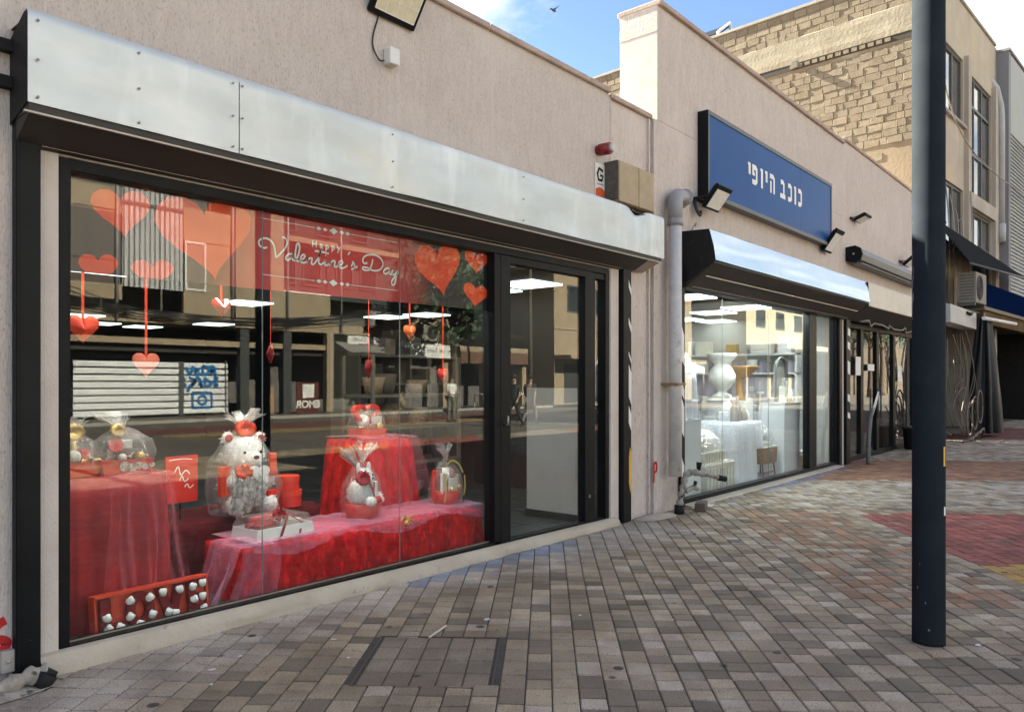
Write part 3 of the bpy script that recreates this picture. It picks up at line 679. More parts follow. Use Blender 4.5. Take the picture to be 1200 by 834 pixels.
p = MB(); p.box(14.2, 14.34, -.05, .0, .0, 2.9); part(p, 'shutter_guide', BLACK, SH2, bev=.003)
p = MB(); p.box(14.345, 14.44, -.034, -.028, .02, 2.68); part(p, 'reveal_strip', PALE_WALL, SH2)
p = MB(); p.box(14.5, 14.72, -.08, -.028, .0, 2.9); g4 = part(p, 'shutter_guide', BLACK, SH2, bev=.003)
st = MB()
for z0, z1 in ((2.35, 2.45), (2.1, 2.2), (1.65, 1.85), (1.15, 1.25), (.85, .92)): st.prism([(14.56, z0), (14.7, z0-.03), (14.7, z1), (14.56, z1+.03)], -.0825, -.081)
sub(st, 'warning_sticker', STICKER_W, g4)
sl = MB(); sl.prism([(-.005, .0), (-.005, .022), (-.12, .012), (-.16, -.02)], 8.4, 14.2, 'x'); part(sl, 'cement_sill', CEMENT, SH2)
# shutter housing of the white shop
BX = MB(); BX.box(8.30, 14.5, -.41, -.035, 2.86, 2.90); bx2 = part(BX, 'shutter_box', DKSOFF, SH2)
prof = [(-.035, 2.66), (-.05, 2.64), (-.47, 2.905), (-.455, 3.02), (-.40, 3.272), (-.035, 3.285)]
p = MB(); p.prism(prof, 8.285, 8.296, 'x'); sub(p, 'end_plate', BLACKM, bx2)
for a, b in ((8.29, 10.35), (10.353, 12.5), (12.503, 14.52)):
    mb = MB()
    def fn(u, v, a=a, b=b):
        xx = a+(b-a)*u; f = v*2; P = [(-.475, 2.905), (-.455, 3.07), (-.395, 3.275)]; k = min(1, int(f)); f -= k
        n = mnoise.noise(Vector((xx*.9, v*2, 4)))*.014
        return (xx, P[k][0]*(1-f)+P[k+1][0]*f+n, P[k][1]*(1-f)+P[k+1][1]*f+(n*.8 if v > .9 else 0))
    mb.grid(fn, 20, 8); sub(mb, 'sheet_panel', GALV_B, bx2)
p = MB(); p.add([(8.30, -.395, 3.275), (14.52, -.395, 3.275), (14.52, -.035, 3.285), (8.30, -.035, 3.285)], [(0, 1, 2, 3)]); sub(p, 'top_sheet', GALV_B, bx2)
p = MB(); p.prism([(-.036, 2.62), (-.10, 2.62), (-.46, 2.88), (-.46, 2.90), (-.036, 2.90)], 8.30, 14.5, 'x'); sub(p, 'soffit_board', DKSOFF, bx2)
p = MB(); p.box(8.42, 14.4, -.125, -.10, 2.635, 2.648); p.box(8.42, 14.4, -.30, -.28, 2.745, 2.755); sub(p, 'edge_strip', ALU, bx2)
# third shop front: black double doors
p = MB(); p.box(14.72, 20.2, .284, 6, -.1, .01); part(p, 'room_floor', TILE, SH2)
p = MB(); p.box(14.72, 20.2, 5.9, 6, .01, 2.7); p.box(20.1, 20.2, .284, 5.9, .01, 2.7); p.box(14.64, 14.72, .284, 5.9, .01, 2.7); part(p, 'room_wall', DKWALL, SH2)
p = MB(); p.box(14.64, 20.2, .284, 6, 2.701, 2.75); part(p, 'room_ceiling', DKWALL, SH2)
inst(lm, 'ceiling_light', SH2, (16.6-8, 2.4, 2.70)); inst(lm, 'ceiling_light', SH2, (18.8-8, 1.6, 2.70))
DF = MB(); DF.box(14.74, 14.82, .06, .16, .0, 2.62); DF.box(14.82, 20.1, .06, .16, 2.52, 2.62); DF.box(14.82, 20.1, .06, .16, .0, .09); DF.box(20.05, 20.2, .06, .16, .0, 2.62)
for xx in (15.95, 17.05, 18.35): DF.box(xx-.09, xx+.09, .058, .162, .09, 2.52)
dd = part(DF, 'shop_door', BLACK, SH2, bev=.005)
for a, b in ((14.82, 15.86), (16.04, 16.96), (17.14, 18.26), (18.44, 20.05)):
    p = MB(); p.box(a, b, .10, .108, .09, 2.52); sub(p, 'pane', GLASSD, dd)
p = MB()
for xx in (16.93, 17.17): p.tube([(xx, .03, .75), (xx, .03, 1.35)], .018, 6)
sub(p, 'handle', DKGREY, dd)
p = MB(); p.box(15.5, 15.82, .05, .056, 1.62, 1.98); sub(p, 'notice', STICKER_W, dd)
p = MB(); p.box(16.3, 16.75, .05, .056, 1.72, 1.85); sub(p, 'notice', STICKER_W, dd)
p = MB(); p.box(18.6, 18.95, .05, .056, 1.5, 1.85); sub(p, 'notice', STICKER_W, dd)
BX = MB(); BX.prism([(-.03, 2.62), (-.08, 2.62), (-.42, 2.84), (-.42, 2.86), (-.03, 2.86)], 14.55, 19.9, 'x'); bx3 = part(BX, 'shutter_box', DKSOFF, SH2)
for a, b in ((14.57, 17.2), (17.203, 19.9)):
    mb = MB(); mb.add([(a, -.44, 2.85), (b, -.44, 2.85), (b, -.43, 3.27), (a, -.43, 3.27), (a, -.03, 3.28), (b, -.03, 3.28)], [(0, 1, 2, 3), (3, 2, 5, 4)]); sub(mb, 'sheet_panel', CREAM_METAL, bx3)
p = MB(); p.prism([(-.03, 2.66), (-.44, 2.85), (-.43, 3.27), (-.03, 3.28)], 14.545, 14.562, 'x'); sub(p, 'end_plate', BLACKM, bx3)
cb = MB(); cb.tube([(14.9+.35*i, -.2-.05*math.sin(i*1.7), 2.60+.05*math.sin(i*2.3)) for i in range(12)], .022, 5); sub(cb, 'loose_cable', mat('grey_cable', (.2, .19, .18), .6), bx3)

# ---------------------------------------------------------------- fixtures on the fronts
def flood(label, loc, w, h, tilt, rz, lens, arm=.12, group='flood lights on the shop fronts', name='flood_light'):
    """flood lamp on a wall bracket; loc is the wall point, the lamp leans out and faces down"""
    t = thing(name, label, 'flood light', loc, rz, group)
    M = Matrix.Translation((0, -arm-h*.32*math.cos(tilt), 0)) @ Matrix.Rotation(tilt, 4, 'X')
    b = MB(); b.obox(M, w, h, .045); hs = b.build('housing', BLACK, t, bev=.006)
    f = MB()
    for k in range(7): f.obox(M @ Matrix.Translation((-.4*w+.133*w*k, 0, .035)), .008, h*.8, .03)
    f.build('cooling_fins', BLACKM, t)
    l = MB(); l.obox(M @ Matrix.Translation((0, h*.04, -.0235)), w*.84, h*.72, .004); le = l.build('lens', lens, t)
    r = MB(); n = 4; m_ = 3
    for i in range(n+1): r.obox(M @ Matrix.Translation((-w*.42+w*.84*i/n, h*.04, -.0265)), .006, h*.72, .004)
    for j in range(m_+1): r.obox(M @ Matrix.Translation((0, h*.04-h*.36+h*.72*j/m_, -.0265)), w*.84, .006, .0038)
    r.build('reflector_grid', LENSW, le)
    a = MB()
    for s in (-1, 1): a.tube([(s*w*.52, -.01, 0), (s*w*.52, -arm*.6, .0), (s*w*.51, -arm-h*.2*math.cos(tilt), 0)], .009, 5)
    a.box(-w*.54, w*.54, -.014, -.001, -.02, .02); a.build('bracket', BLACKM, t); return t
def flood2(*a, **k): return flood(*a, **k)
fl = flood('large black flood light with yellowed lens at the top of the gift shop wall', (3.80, 0, 4.36), .44, .42, math.radians(-55), math.radians(0), LENS, arm=.05, name='flood_light')
c = MB(); c.tube(catmull([(3.70, -.17, 4.33), (3.69, -.03, 4.26), (3.67, -.012, 4.15), (3.63, -.01, 4.02), (3.63, -.012, 3.93), (3.67, -.03, 3.85), (3.715, -.03, 3.86)]), .006, 5)
tag(c.build('lamp_cable', WIRE), 'thin black cable looping from the large flood light to its junction box', 'cable')
jb = thing('junction_box', 'small white junction box on the stucco below the large flood light', 'junction box', (3.78, 0, 3.9))
MB().box(-.045, .045, -.07, -.001, -.06, .06).build('box_body', WHITEP, jb, bev=.006); MB().box(-.047, .047, -.082, -.0705, -.062, .062).build('cover', WHITE, jb, bev=.006)
sr = thing('alarm_siren', 'dark red alarm siren with clear tip high on the gift shop wall', 'siren', (6.57, 0, 3.86))
b = MB(); b.tube([(0, -.001, 0), (0, -.03, 0)], .05, 12); b.tube([(0, -.03, 0), (.012, -.15, 0)], [.06, .06], 14); b.build('body', SIREN, sr)
b = MB(); b.tube([(.012, -.15, 0), (.015, -.19, 0)], [.045, .035], 12); b.build('clear_cap', mat('clear_cap', (.6, .58, .57), .2), sr)
gs = thing('alarm_sign', 'small white and orange alarm company plate with letter G on the wall', 'sign', (6.60, 0, 3.56))
MB().box(-.085, .085, -.012, -.001, -.17, .17).build('plate', WHITEP, gs, bev=.003)
MB().prism([(-.08, -.165), (.08, -.165), (.08, -.10), (.03, -.075), (-.03, -.075), (-.08, -.10)], -.0145, -.0125).build('orange_band', ORANGE_STICK, gs)
m = MB(); m.ribbon([(.05, .10), (-.02, .12), (-.05, .06), (-.03, .0), (.03, .0), (.05, .05), (.0, .05)], .03, -.0135, False); m.build('letter', BLACK, gs)
text('G ALARM', .028, BLACK, 'small_print', gs, (0, -.0135, -.04))
ub = thing('meter_cabinet', 'aged beige two door meter cabinet mounted above the shutter box', 'cabinet', (7.06, .018, 3.56))
b = MB(); b.box(-.36, .36, -.17, -.001, -.22, .21); b.build('cabinet_body', BEIGE_BOX, ub, bev=.008)
for a, c2 in ((-.352, .03), (.04, .352)): b = MB(); b.box(a, c2, -.195, -.1705, -.215, .205); b.build('door', BEIGE_BOX, ub, bev=.008)
b = MB(); b.box(-.372, -.361, -.19, -.0, -.20, .20); b.build('side_plate', mat('dark_plastic', (.06, .055, .05), .8, (.12, .11, .1), 20), ub)  # dark mottled plate over the cabinet's left side
b = MB(); b.tube(catmull([(.05, -.1, -.22), (.02, -.1, -.27), (-.1, -.06, -.30), (-.25, -.05, -.285)]), .02, 6); b.build('conduit', PVC, ub)
# rain pipe between the shops
rp = thing('rain_pipe', 'fat grey and white painted rain pipe with elbow between the two shops', 'pipe', (7.92, -.03, 0))
b = MB(); b.tube([(0, -.13, .42), (0, -.13, 3.34)], .075, 14); b.build('riser', PVC_OLD, rp)
pts = [(0, -.13, 3.30), (0, -.13, 3.52)] + [(.16*(1-math.cos(t)), -.13+.02*math.sin(t), 3.52+.13*math.sin(t)) for t in (.4, .8, 1.2, 1.57)] + [(.30, -.10, 3.655), (.40, -.02, 3.66), (.46, .04, 3.66)]
b = MB(); b.tube(pts, .085, 14); b.build('elbow', PVC, rp)
b = MB(); b.tube([(.245, -.118, 3.655), (.285, -.105, 3.655)], .098, 14); b.tube([(0, -.13, 3.28), (0, -.13, 3.36)], .09, 14); b.build('collar', PVC, rp)
b = MB(); b.box(-.10, .10, -.215, -.001, 1.46, 1.485); b.build('clamp', mat('rusty_strap', (.3, .17, .08), .8), rp)
# crusted stub pipes and rubble at the foot of the rain pipe
tp = thing('crusted_tap_pipe', 'plaster crusted elbow pipe with tap stubs at the foot of the rain pipe', 'pipe', (8.0, -.16, 0))
b = MB(); b.tube(catmull([(-.10, -.06, .0), (-.07, -.06, .16), (-.02, -.07, .30), (.02, -.08, .42), (.10, -.12, .46), (.2, -.2, .44)]), [.036+.010*math.sin(i*2.1) for i in range(26)], 9); b.build('crusted_pipe', PIPE_CLAY, tp)
b = MB(); b.tube(catmull([(.02, -.08, .24), (.12, -.12, .28), (.2, -.14, .26)]), .03, 8); b.tube(catmull([(.14, -.16, .45), (.26, -.26, .42), (.36, -.34, .385)]), [.03]*4+[.026]*7, 8); b.build('branch', PIPE_CLAY, tp)
for a_ in (([(.34, -.33, .39), (.42, -.385, .37)], .034), ([(.16, -.17, .48), (.17, -.175, .57)], [.022, .035]), ([(.15, -.12, .27), (.17, -.13, .35)], .02), ([(-.11, -.065, -.005), (-.10, -.065, .10)], .058)): b = MB(); b.tube(a_[0], a_[1], 9); b.build('rubber_cap', BLACKM, tp)
bk = MB(); bk.box(8.16, 8.42, -.36, -.24, .0, .10, rz=.35); tag(bk.build('old_brick', mat('old_brick', (.14, .10, .08), .9, (.09, .07, .06), 12), bev=.008), 'dark old brick lying on the paving beside the crusted pipe', 'brick')
pp = MB(); pp.box(8.48, 8.70, -.30, -.20, .008, .016, rz=.3); tag(pp.build('paper_scrap', LITTER), 'flat white paper scrap on the paving under the white display window', 'paper')
rub = MB(); rr = random.Random(4)
def rubf(u, v):
    a = 2*PI*u; r = v*(1+.25*mnoise.noise(Vector((math.cos(a)*1.5, math.sin(a)*1.5, 3)))); x = 7.55+.36*r*math.cos(a); y = -.13+.14*r*math.sin(a)
    return (x, min(y, .03), .004+.035*max(0, 1-v)**.8+.008*mnoise.noise(Vector((x*30, y*30, 0)))*(1-v))
rub.grid(rubf, 40, 9); struct(rub.build('plaster_rubble', CEMENT), 'stuff')
lp = thing('broken_floor_pipe', 'broken crusted pipe with a black stub at the foot of the left shutter rail', 'pipe', (1.33, -.12, 0))
b = MB(); b.tube(catmull([(-.34, -.04, .03), (-.22, -.03, .05), (-.1, -.05, .04), (.02, -.04, .055), (.10, -.05, .06)]), [.042+.012*math.sin(i*1.7) for i in range(21)], 9); b.build('crusted_pipe', PIPE_CLAY, lp)
b = MB(); b.tube([(.06, -.07, .0), (.10, -.07, .055)], [.042, .045], 12); b.tube([(.098, -.07, .052), (.115, -.07, .075)], [.038, .032], 12); b.build('rubber_cap', BLACKM, lp)
mm = MB()
def mor(u, v):
    a = 2*PI*u; x = 1.22+.30*v*math.cos(a); y = -.14+.13*v*math.sin(a); return (x, y, .003+.03*(1-v)+.012*mnoise.noise(Vector((x*18, y*18, 9)))*(1-v*.7))
mm.grid(mor, 30, 7); struct(mm.build('mortar_rubble', PIPE_CLAY), 'stuff')

# lamps along the second building
flood('small flood light with bright lens under the left end of the blue sign', (8.80, -.03, 3.74), .40, .32, math.radians(-52), 0, LENSW, arm=.17)
flood('small flood light under the right end of the blue sign', (13.35, -.03, 3.86), .40, .42, math.radians(-55), 0, LENSW, arm=.10)
flood('small flood light on bare stucco right of the blue sign', (15.05, -.03, 4.52), .36, .24, math.radians(-22), 0, LENSW, arm=.10)
flood('small flood light above the tube awning beside the dark pole', (18.55, -.03, 4.14), .38, .3, math.radians(-40), 0, LENSW, arm=.12)
c = MB(); c.tube(catmull([(8.63, -.05, 3.72), (8.56, -.10, 3.60), (8.62, -.12, 3.52), (8.68, -.10, 3.58)]), .02, 6); tag(c.build('lamp_cable', WIRE), 'curled black cable hooked beside the left sign lamp', 'cable')
c = MB(); c.tube(catmull([(8.47, -.06, 3.27), (8.48, -.10, 3.36), (8.52, -.12, 3.42), (8.56, -.09, 3.38)]), .008, 5); tag(c.build('wire_hook', PALEWIRE), 'thin wire hook sticking up from the white shop shutter box', 'hook')
# roller tube of a folded awning
ta = thing('folded_awning', 'dark grey folded awning cassette on the wall above the third shop', 'awning', (17.1, -.03, 3.8))
pr_ = [(-.001, -.10), (-.16, -.14), (-.25, -.10), (-.28, .0), (-.25, .10), (-.16, .15), (-.001, .13)]
MB().prism(pr_, -2.45, 2.4, 'x').build('cassette', mat('grey_cassette', (.13, .135, .15), .4), ta)
MB().prism([(a*1.04, c*1.06) for a, c in pr_], -2.50, -2.452, 'x').build('end_cap', BLACK, ta)
MB().tube([(-2.51, -.14, .01), (-2.50, -.14, .01)], .02, 8).build('screw', ALU, ta)
MB().box(-2.4, 2.38, -.24, -.05, -.155, -.141).build('lower_rail', DKGREY, ta)

# blue sign
bs = thing('shop_sign', 'glossy blue light box sign with white Hebrew letters on the second building', 'sign', (11.0, -.03, 4.3))
b = MB(); b.box(-2.25, 2.38, -.125, -.001, -.52, .52); b.build('case', DKGREY, bs, bev=.006)
b = MB(); b.box(-2.262, -2.2505, -.14, -.001, -.53, .53); b.build('side_panel', BLACK, bs)
b = MB(); b.box(-2.22, .93, -.135, -.1255, -.475, .475); b.build('face_panel', SIGN_BLUE, bs); b = MB(); b.box(.934, 2.35, -.135, -.1255, -.475, .475); b.build('face_panel', SIGN_BLUE, bs)
fr = MB(); fr.box(-2.26, 2.39, -.145, -.126, .476, .53); fr.box(-2.26, 2.39, -.145, -.126, -.53, -.476); fr.box(-2.26, -2.221, -.145, -.126, -.476, .476); fr.box(2.351, 2.39, -.145, -.126, -.476, .476); fr.build('frame', DKGREY, bs, bev=.004)
# the ten letters, left to right: yod pe vav yod he (space) bet kaf vav kaf; H letter height, drawn with thick strokes
H = .27; zb = -.115
def L_(polys, x):
    mb = MB()
    for p in polys: mb.add([(x+a, -.1375, zb+c) for a, c in p], [tuple(range(len(p)))])
    return mb.build('letter', LETTER, bs)
t_ = .068
def R4(a, b, c, d): return [(a, c), (b, c), (b, d), (a, d)]
yod = [R4(.0, t_, H*.42, H), [(-.02, H-.04), (0, H-.04), (0, H), (-.02, H)]]
vav = [R4(.0, t_, 0, H), [(-.02, H-.04), (0, H-.04), (0, H), (-.02, H)]]
kaf = [[(0, H-t_), (.10, H-t_), (.10, H), (0, H)], [(.10, 0), (.155, .04), (.155, H-.04), (.10, H)], [(0, 0), (.10, 0), (.10, t_), (0, t_)]]
bet = [[(0.01, H-t_), (.10, H-t_), (.10, H), (0.01, H)], [(.10, t_), (.155, t_), (.155, H-.045), (.10, H)], R4(-.01, .19, 0, t_)]
pe = [[(.0, H-t_), (.12, H-t_), (.12, H), (.0, H)], [(.12, 0), (.175, .04), (.175, H-.04), (.12, H)], R4(0, .12, 0, t_), R4(0, t_*.9, .12, H-t_), R4(t_*.9, .085, .12, .165)]
he = [[(.0, H-t_), (.13, H-t_), (.13, H), (.0, H)], [(.13, 0), (.185, 0), (.185, H-.05), (.13, H)], R4(.01, .065, 0, H*.62)]
x0 = 9.96-11.0
for g_, adv in ((yod, .10), (pe, .245), (vav, .135), (yod, .125), (he, .33), (bet, .245), (kaf, .215), (vav, .13), (kaf, .2)):
    L_(g_, x0*1.0); x0 += adv*1.22

# ---------------------------------------------------------------- dark pole on the paving
po = thing('street_pole', 'thick blue black painted steel pole standing on the paving', 'pole', (4.935, -3.375, 0))
b = MB(); b.lathe([(.0872, .0), (.087, .02), (.0865, .3), (.0865, 6.2), (.0, 6.2)], n=40); b.build('shaft', POLE, po)
# scraped paint and stickers, moved onto the tube
def wrap(mb, a0, r):
    mb.v = [((r)*math.cos(a0+x/r), (r)*math.sin(a0+x/r), z) for x, y, z in mb.v]; return mb
cang = math.atan2(-4.39+3.375, -4.935)                        # towards the camera
def strip(a, z0, z1, w_): 
    mb = MB(); k = 6
    mb.add([(x, 0, z) for z in (z0, z1) for x in (-w_/2, w_/2)], [(0, 1, 3, 2)]); return wrap(mb, a, .0874)
mb = strip(cang+1.15, 1.02, 1.13, .02); mb.build('sticker', STICKER_Y, po)
mb = strip(cang+1.2, .74, .79, .02); mb.build('sticker', STICKER_W, po)
sc_ = MB(); r9 = random.Random(9)
for k in range(16):
    z = r9.uniform(1.85, 2.25) if k < 11 else r9.uniform(.05, .5); a = cang-1.15+r9.uniform(-.14, .10) if k < 11 else cang+r9.uniform(-.9, .9)
    h_ = r9.uniform(.03, .16) if k < 11 else .012; m2 = strip(a, z, z+h_, r9.uniform(.0015, .004)); sc_.add(m2.v, m2.f)
sc_.build('scratch', mat('scratched_paint', (.35, .36, .38), .6), po)

# ---------------------------------------------------------------- old three storey building with the bare block wall
OB = thing('old_building', 'old three storey building with bare concrete block side wall and grimy windows', 'building', (22.32, .12, 0), math.radians(-3.7))
Lf = 6.85
w = MB()
w.box(0, .3, 0, 15, 0, 12.35)                                # side wall (blocks are set on its outer face)
wins = [(0.35, 3.0, 8.85, 10.75), (0.35, 3.0, 5.2, 7.0), (3.55, 6.35, 7.05, 10.6), (3.55, 6.35, 4.2, 6.6)]
def wall_holes(mb, x0, x1, y0, y1, z0, z1, holes):
    xs = sorted({x0, x1, *[h[0] for h in holes], *[h[1] for h in holes]}); zs = sorted({z0, z1, *[h[2] for h in holes], *[h[3] for h in holes]})
    for i in range(len(xs)-1):
        for j in range(len(zs)-1):
            cx, cz = (xs[i]+xs[i+1])/2, (zs[j]+zs[j+1])/2
            if not any(h[0] < cx < h[1] and h[2] < cz < h[3] for h in holes): mb.box(xs[i], xs[i+1], y0, y1, zs[j], zs[j+1])
part0 = lambda mb, name, m, root, bev=0: mb.build(name, m, root, bev=bev)
part0(w, 'side_wall', mat('old_render', (.25, .19, .13), .92, (.19, .14, .092), 1.5, bump=.6, bs=14, spots=[((.42, .365, .285), .7, .60, .8)]), OB)
FW = mat('stained_render', (.50, .44, .36), .92, (.42, .35, .27), 2, bump=.5, bs=16, spots=[((.28, .20, .13), 1.3, .6, .8, (1, 1, .35)), ((.58, .47, .30), .5, .52, .7)])
w = MB(); wall_holes(w, .3, Lf, 0, .3, 3.4, 12.35, wins); part0(w, 'front_wall', FW, OB)
w = MB(); w.box(.3, Lf, 8, 8.3, 0, 12.3); w.box(.3, Lf, .3, 8, 12.1, 12.3); w.box(Lf, Lf+.3, 0, 15, 0, 12.35); part0(w, 'roof', CONC, OB)
w = MB(); w.box(-.05, Lf, -.05, .35, 12.352, 12.43); w.box(-.06, .35, .352, 15, 12.352, 12.43); part0(w, 'parapet_cap', CONC, OB)
w = MB(); w.box(.02, .34, -.09, -.001, 3.4, 12.3); w.box(3.12, 3.46, -.12, -.001, 3.4, 10.9); w.box(6.42, Lf, -.12, -.001, 3.4, 10.9); w.box(3.46, 6.42, -.12, -.001, 6.62, 7.03); part0(w, 'pier', mat('pale_pier', (.48, .44, .39), .9, (.36, .31, .26), 2, stretch=(1, 1, .3)), OB)
BLK = [mat('block_a', (.225, .18, .13), .95, (.165, .128, .09), 5, bump=.7, bs=34, spots=[((.16, .115, .07), 6, .62, .8)]), mat('block_b', (.24, .195, .143), .95, (.175, .14, .10), 5, bump=1.0, bs=30), mat('block_c', (.21, .165, .117), .95, (.155, .12, .084), 6, bump=1.0, bs=30)]
rb = random.Random(12); bmesh_cache = {}
def block_me(k, m):
    key = (k, m.name)
    if key not in bmesh_cache:
        r = random.Random(k); mb = MB(); a, b_ = .2495, .099
        vs = []
        for x, ins in ((.0, 0), (-.010, .001), (-.014, .008)):
            for y, z in ((-a, -b_), (a, -b_), (a, b_), (-a, b_)):
                vs.append((x+(r.uniform(-.008, .004) if ins else 0), y-math.copysign(ins+(r.uniform(0, .016) if ins else 0), y), z-math.copysign(ins*.8+(r.uniform(0, .014) if ins else 0), z)))
        fs = [(8, 9, 10, 11)]
        for q in range(4): j = (q+1) % 4; fs += [(q, j, 4+j, 4+q), (4+q, 4+j, 8+j, 8+q)]
        mb.add(vs, fs); bmesh_cache[key] = mb.build('block', m, mesh_only=True)
    return bmesh_cache[key]
def vis(y, z):            # is that point of the side wall above the stucco parapet as seen from the street?
    x_, y_ = 22.32+math.sin(math.radians(3.7))*y, .12+y
    s = 5.95 if True else 0
    t = (x_)/1.0
    # line from the camera to the point crosses the parapet plane y=.3
    k = (.3+4.39)/(y_+4.39); zz = 1.5+(z-1.5)*k; xx = x_*k
    lim = 5.92 if xx > 7.75 else 4.56
    return zz > lim-.1
cand = []
z = 7.3; row = 0
while z < 12.2:
    if not (10.44 < z < 11.5):
        y = .05+(.25 if row % 2 else 0)
        while y < 12.5:
            l_ = rb.choice((.40, .40, .40, .37, .32, .2))
            if vis(y+l_/2, z+.12) and not (z < 7.75 and y < 2.2 and rb.random() < .8): cand.append((y+l_/2, z+.1, l_/.5))
            y += l_+.003
    z += .201; row += 1
cand.sort(key=lambda c: c[0])
rest = MB()
for i, (y, z, ls) in enumerate(cand):
    if rb.random() < .02: continue
    m = rb.choice(BLK); k = rb.randrange(6); dx = rb.uniform(-.010, .006)
    if i < 300: inst(block_me(k, m), 'block', OB, (dx, y, z+rb.uniform(-.004, .004)), (rb.uniform(-.008, .008), 0, 0), (1, ls, 1))
    else:
        me = block_me(k, BLK[0]); rest.add([(v.co.x+dx, v.co.y*ls+y, v.co.z+z) for v in me.vertices], [tuple(p.vertices) for p in me.polygons])
if rest.v: struct(rest.build('block_courses', BLK[0], OB), 'stuff')
w = MB(); w.grid(lambda u, v: (-.03-.01*mnoise.noise(Vector((u*9, v*3, 2))), .02+14*u, 10.80+.72*v), 60, 5, False); w.grid(lambda u, v: (-.03+.03*v, .02+14*u, 11.52+.03*v), 10, 1, False); w.grid(lambda u, v: (-.03+.03*v, .02+14*u, 10.80-.02*v), 10, 1, False)
part0(w, 'ring_beam', mat('pale_ring_beam', (.30, .258, .198), .9, (.215, .18, .13), 2, bump=.8, bs=12), OB)
w = MB(); w.box(-.02, -.001, .05, 14, 10.62, 10.79); part0(w, 'shadow_gap', mat('gap_shade', (.05, .042, .035), .95), OB)  # dark strip on the wall face, painted in for the shade of a gap
cvs = MB()
for k in range(26): cvs.box(-.045, -.021, 1.0+k*.22+(3.2 if k > 12 else 0), 1.15+k*.22+(3.2 if k > 12 else 0), 10.655, 10.755)
struct(part0(cvs, 'hollow_block_ends', BLK[2], OB), 'stuff')
cv = MB(); cv.tube([(-.05, 3.6, 10.75), (-.20, 3.6, 10.72)], .10, 8); part0(cv, 'pipe_stub', CONC, OB)
# windows of the old building
CURT = mat('pale_curtain', (.40, .39, .37), .8, (.52, .50, .47), 2, stretch=(8, 8, .3)); CURT2 = mat('tan_blind', (.30, .24, .20), .8)
BLUEG = glass('sky_window_glass', .22, tint=(.25, .30, .36), grime=.10)
for wi, (a, b_, c0, c1) in enumerate(wins):
    f = MB(); n = 3
    f.box(a, b_, .06, .14, c1-.07, c1-.001); f.box(a, b_, .06, .14, c0+.001, c0+.06)
    for k in range(n+1): xx = a+.03+(b_-a-.06)*k/n; f.box(xx-.03, xx+.03, .06, .14, c0+.06, c1-.07)
    rows_ = []
    if wi >= 2: 
        zz = c0+(c1-c0)*(.36 if wi == 2 else .58); f.box(a, b_, .055, .145, zz-.04, zz+.04)
        if wi == 2: zz2 = c0+(c1-c0)*.76; f.box(a, b_, .055, .145, zz2-.04, zz2+.04)
    fo = f.build('window', DKGREY, OB)
    for k in range(n):
        x0_, x1_ = a+(b_-a)*k/n+.03, a+(b_-a)*(k+1)/n-.03
        p = MB(); p.box(x0_, x1_, .10, .106, c0+.06, c1-.07); p.build('pane', BLUEG, fo)
    p = MB(); p.grid(lambda u, v: (a+(b_-a)*u, .22+.03*math.sin(u*40), c0+(c1-c0)*v), 60, 1); p.build('curtain', CURT2 if wi == 2 else CURT, fo)
    s_ = MB(); s_.box(a-.08, b_+.06, -.10, .06, c0-.09, c0); s_.build('sill', CONC, fo)
# hanging cables on the front of the old building
cb = MB()
for k in range(5):
    x = .5+.45*k; cb.tube(catmull([(x, -.06, 7.2-.3*k), (x+.1, -.12, 6.0), (x+.05, -.15, 5.0), (x+.2, -.1, 3.6)]), .018, 5)
cb.tube(catmull([(3.2, -.15, 7.0), (3.25, -.18, 5.6), (3.1, -.16, 4.0)]), .02, 5)
part0(cb, 'cable_bundle', PALEWIRE, OB)

# grey clad building beyond, with its rain pipe
GB = thing('clad_building', 'tall grey building with ribbed metal cladding and a rain pipe at the far right', 'building', (29.35, -.68, 0), math.radians(-3.7))
GREYP = mat('grey_pier', (.25, .255, .27), .85, (.20, .205, .22), 1.5, stretch=(1, 1, .3)); CLAD = mat('clad_metal', (.34, .345, .34), .6, (.30, .305, .30), 1.2)
w = MB(); w.box(0, 12, .05, 12, 3.45, 12.2); w.box(0, .3, 0, .049, 3.45, 12.2); part0(w, 'wall', GREYP, GB)
w = MB(); w.box(.302, 12, .0, .049, 9.6, 12.15); part0(w, 'fascia', CLAD, GB)
ry = MB()
for k in range(52): z = 3.2+k*.123; ry.add([(.302, -.0, z), (12, -.0, z), (12, .045, z+.118), (.302, .045, z+.118)], [(0, 1, 2, 3)]); ry.add([(.302, .0, z), (12, .0, z), (12, .049, z-.004), (.302, .049, z-.004)], [(3, 2, 1, 0)])
struct(part0(ry, 'cladding_ribs', CLAD, GB), 'stuff')
w = MB(); w.box(-.03, 12, -.04, 12, 12.202, 12.29); part0(w, 'parapet_cap', GREYP, GB)
dp = thing('down_pipe', 'white bent rain pipe running down the grey pier beside the old building', 'pipe', (29.2, -.5, 0))
b = MB(); b.tube([(-.75, .35, 11.15), (-.40, .25, 11.15), (-.18, .12, 10.95), (-.03, .02, 10.4), (0, 0, 10.0), (0, 0, 6.3)], .10, 10); b.build('pipe_run', mat('pale_pipe', (.46, .46, .47), .6), dp)
b = MB(); b.tube([(0, 0, 6.6), (0, 0, 6.0)], .125, 10); b.build('collar', mat('pale_pipe', (.46, .46, .47), .6), dp)

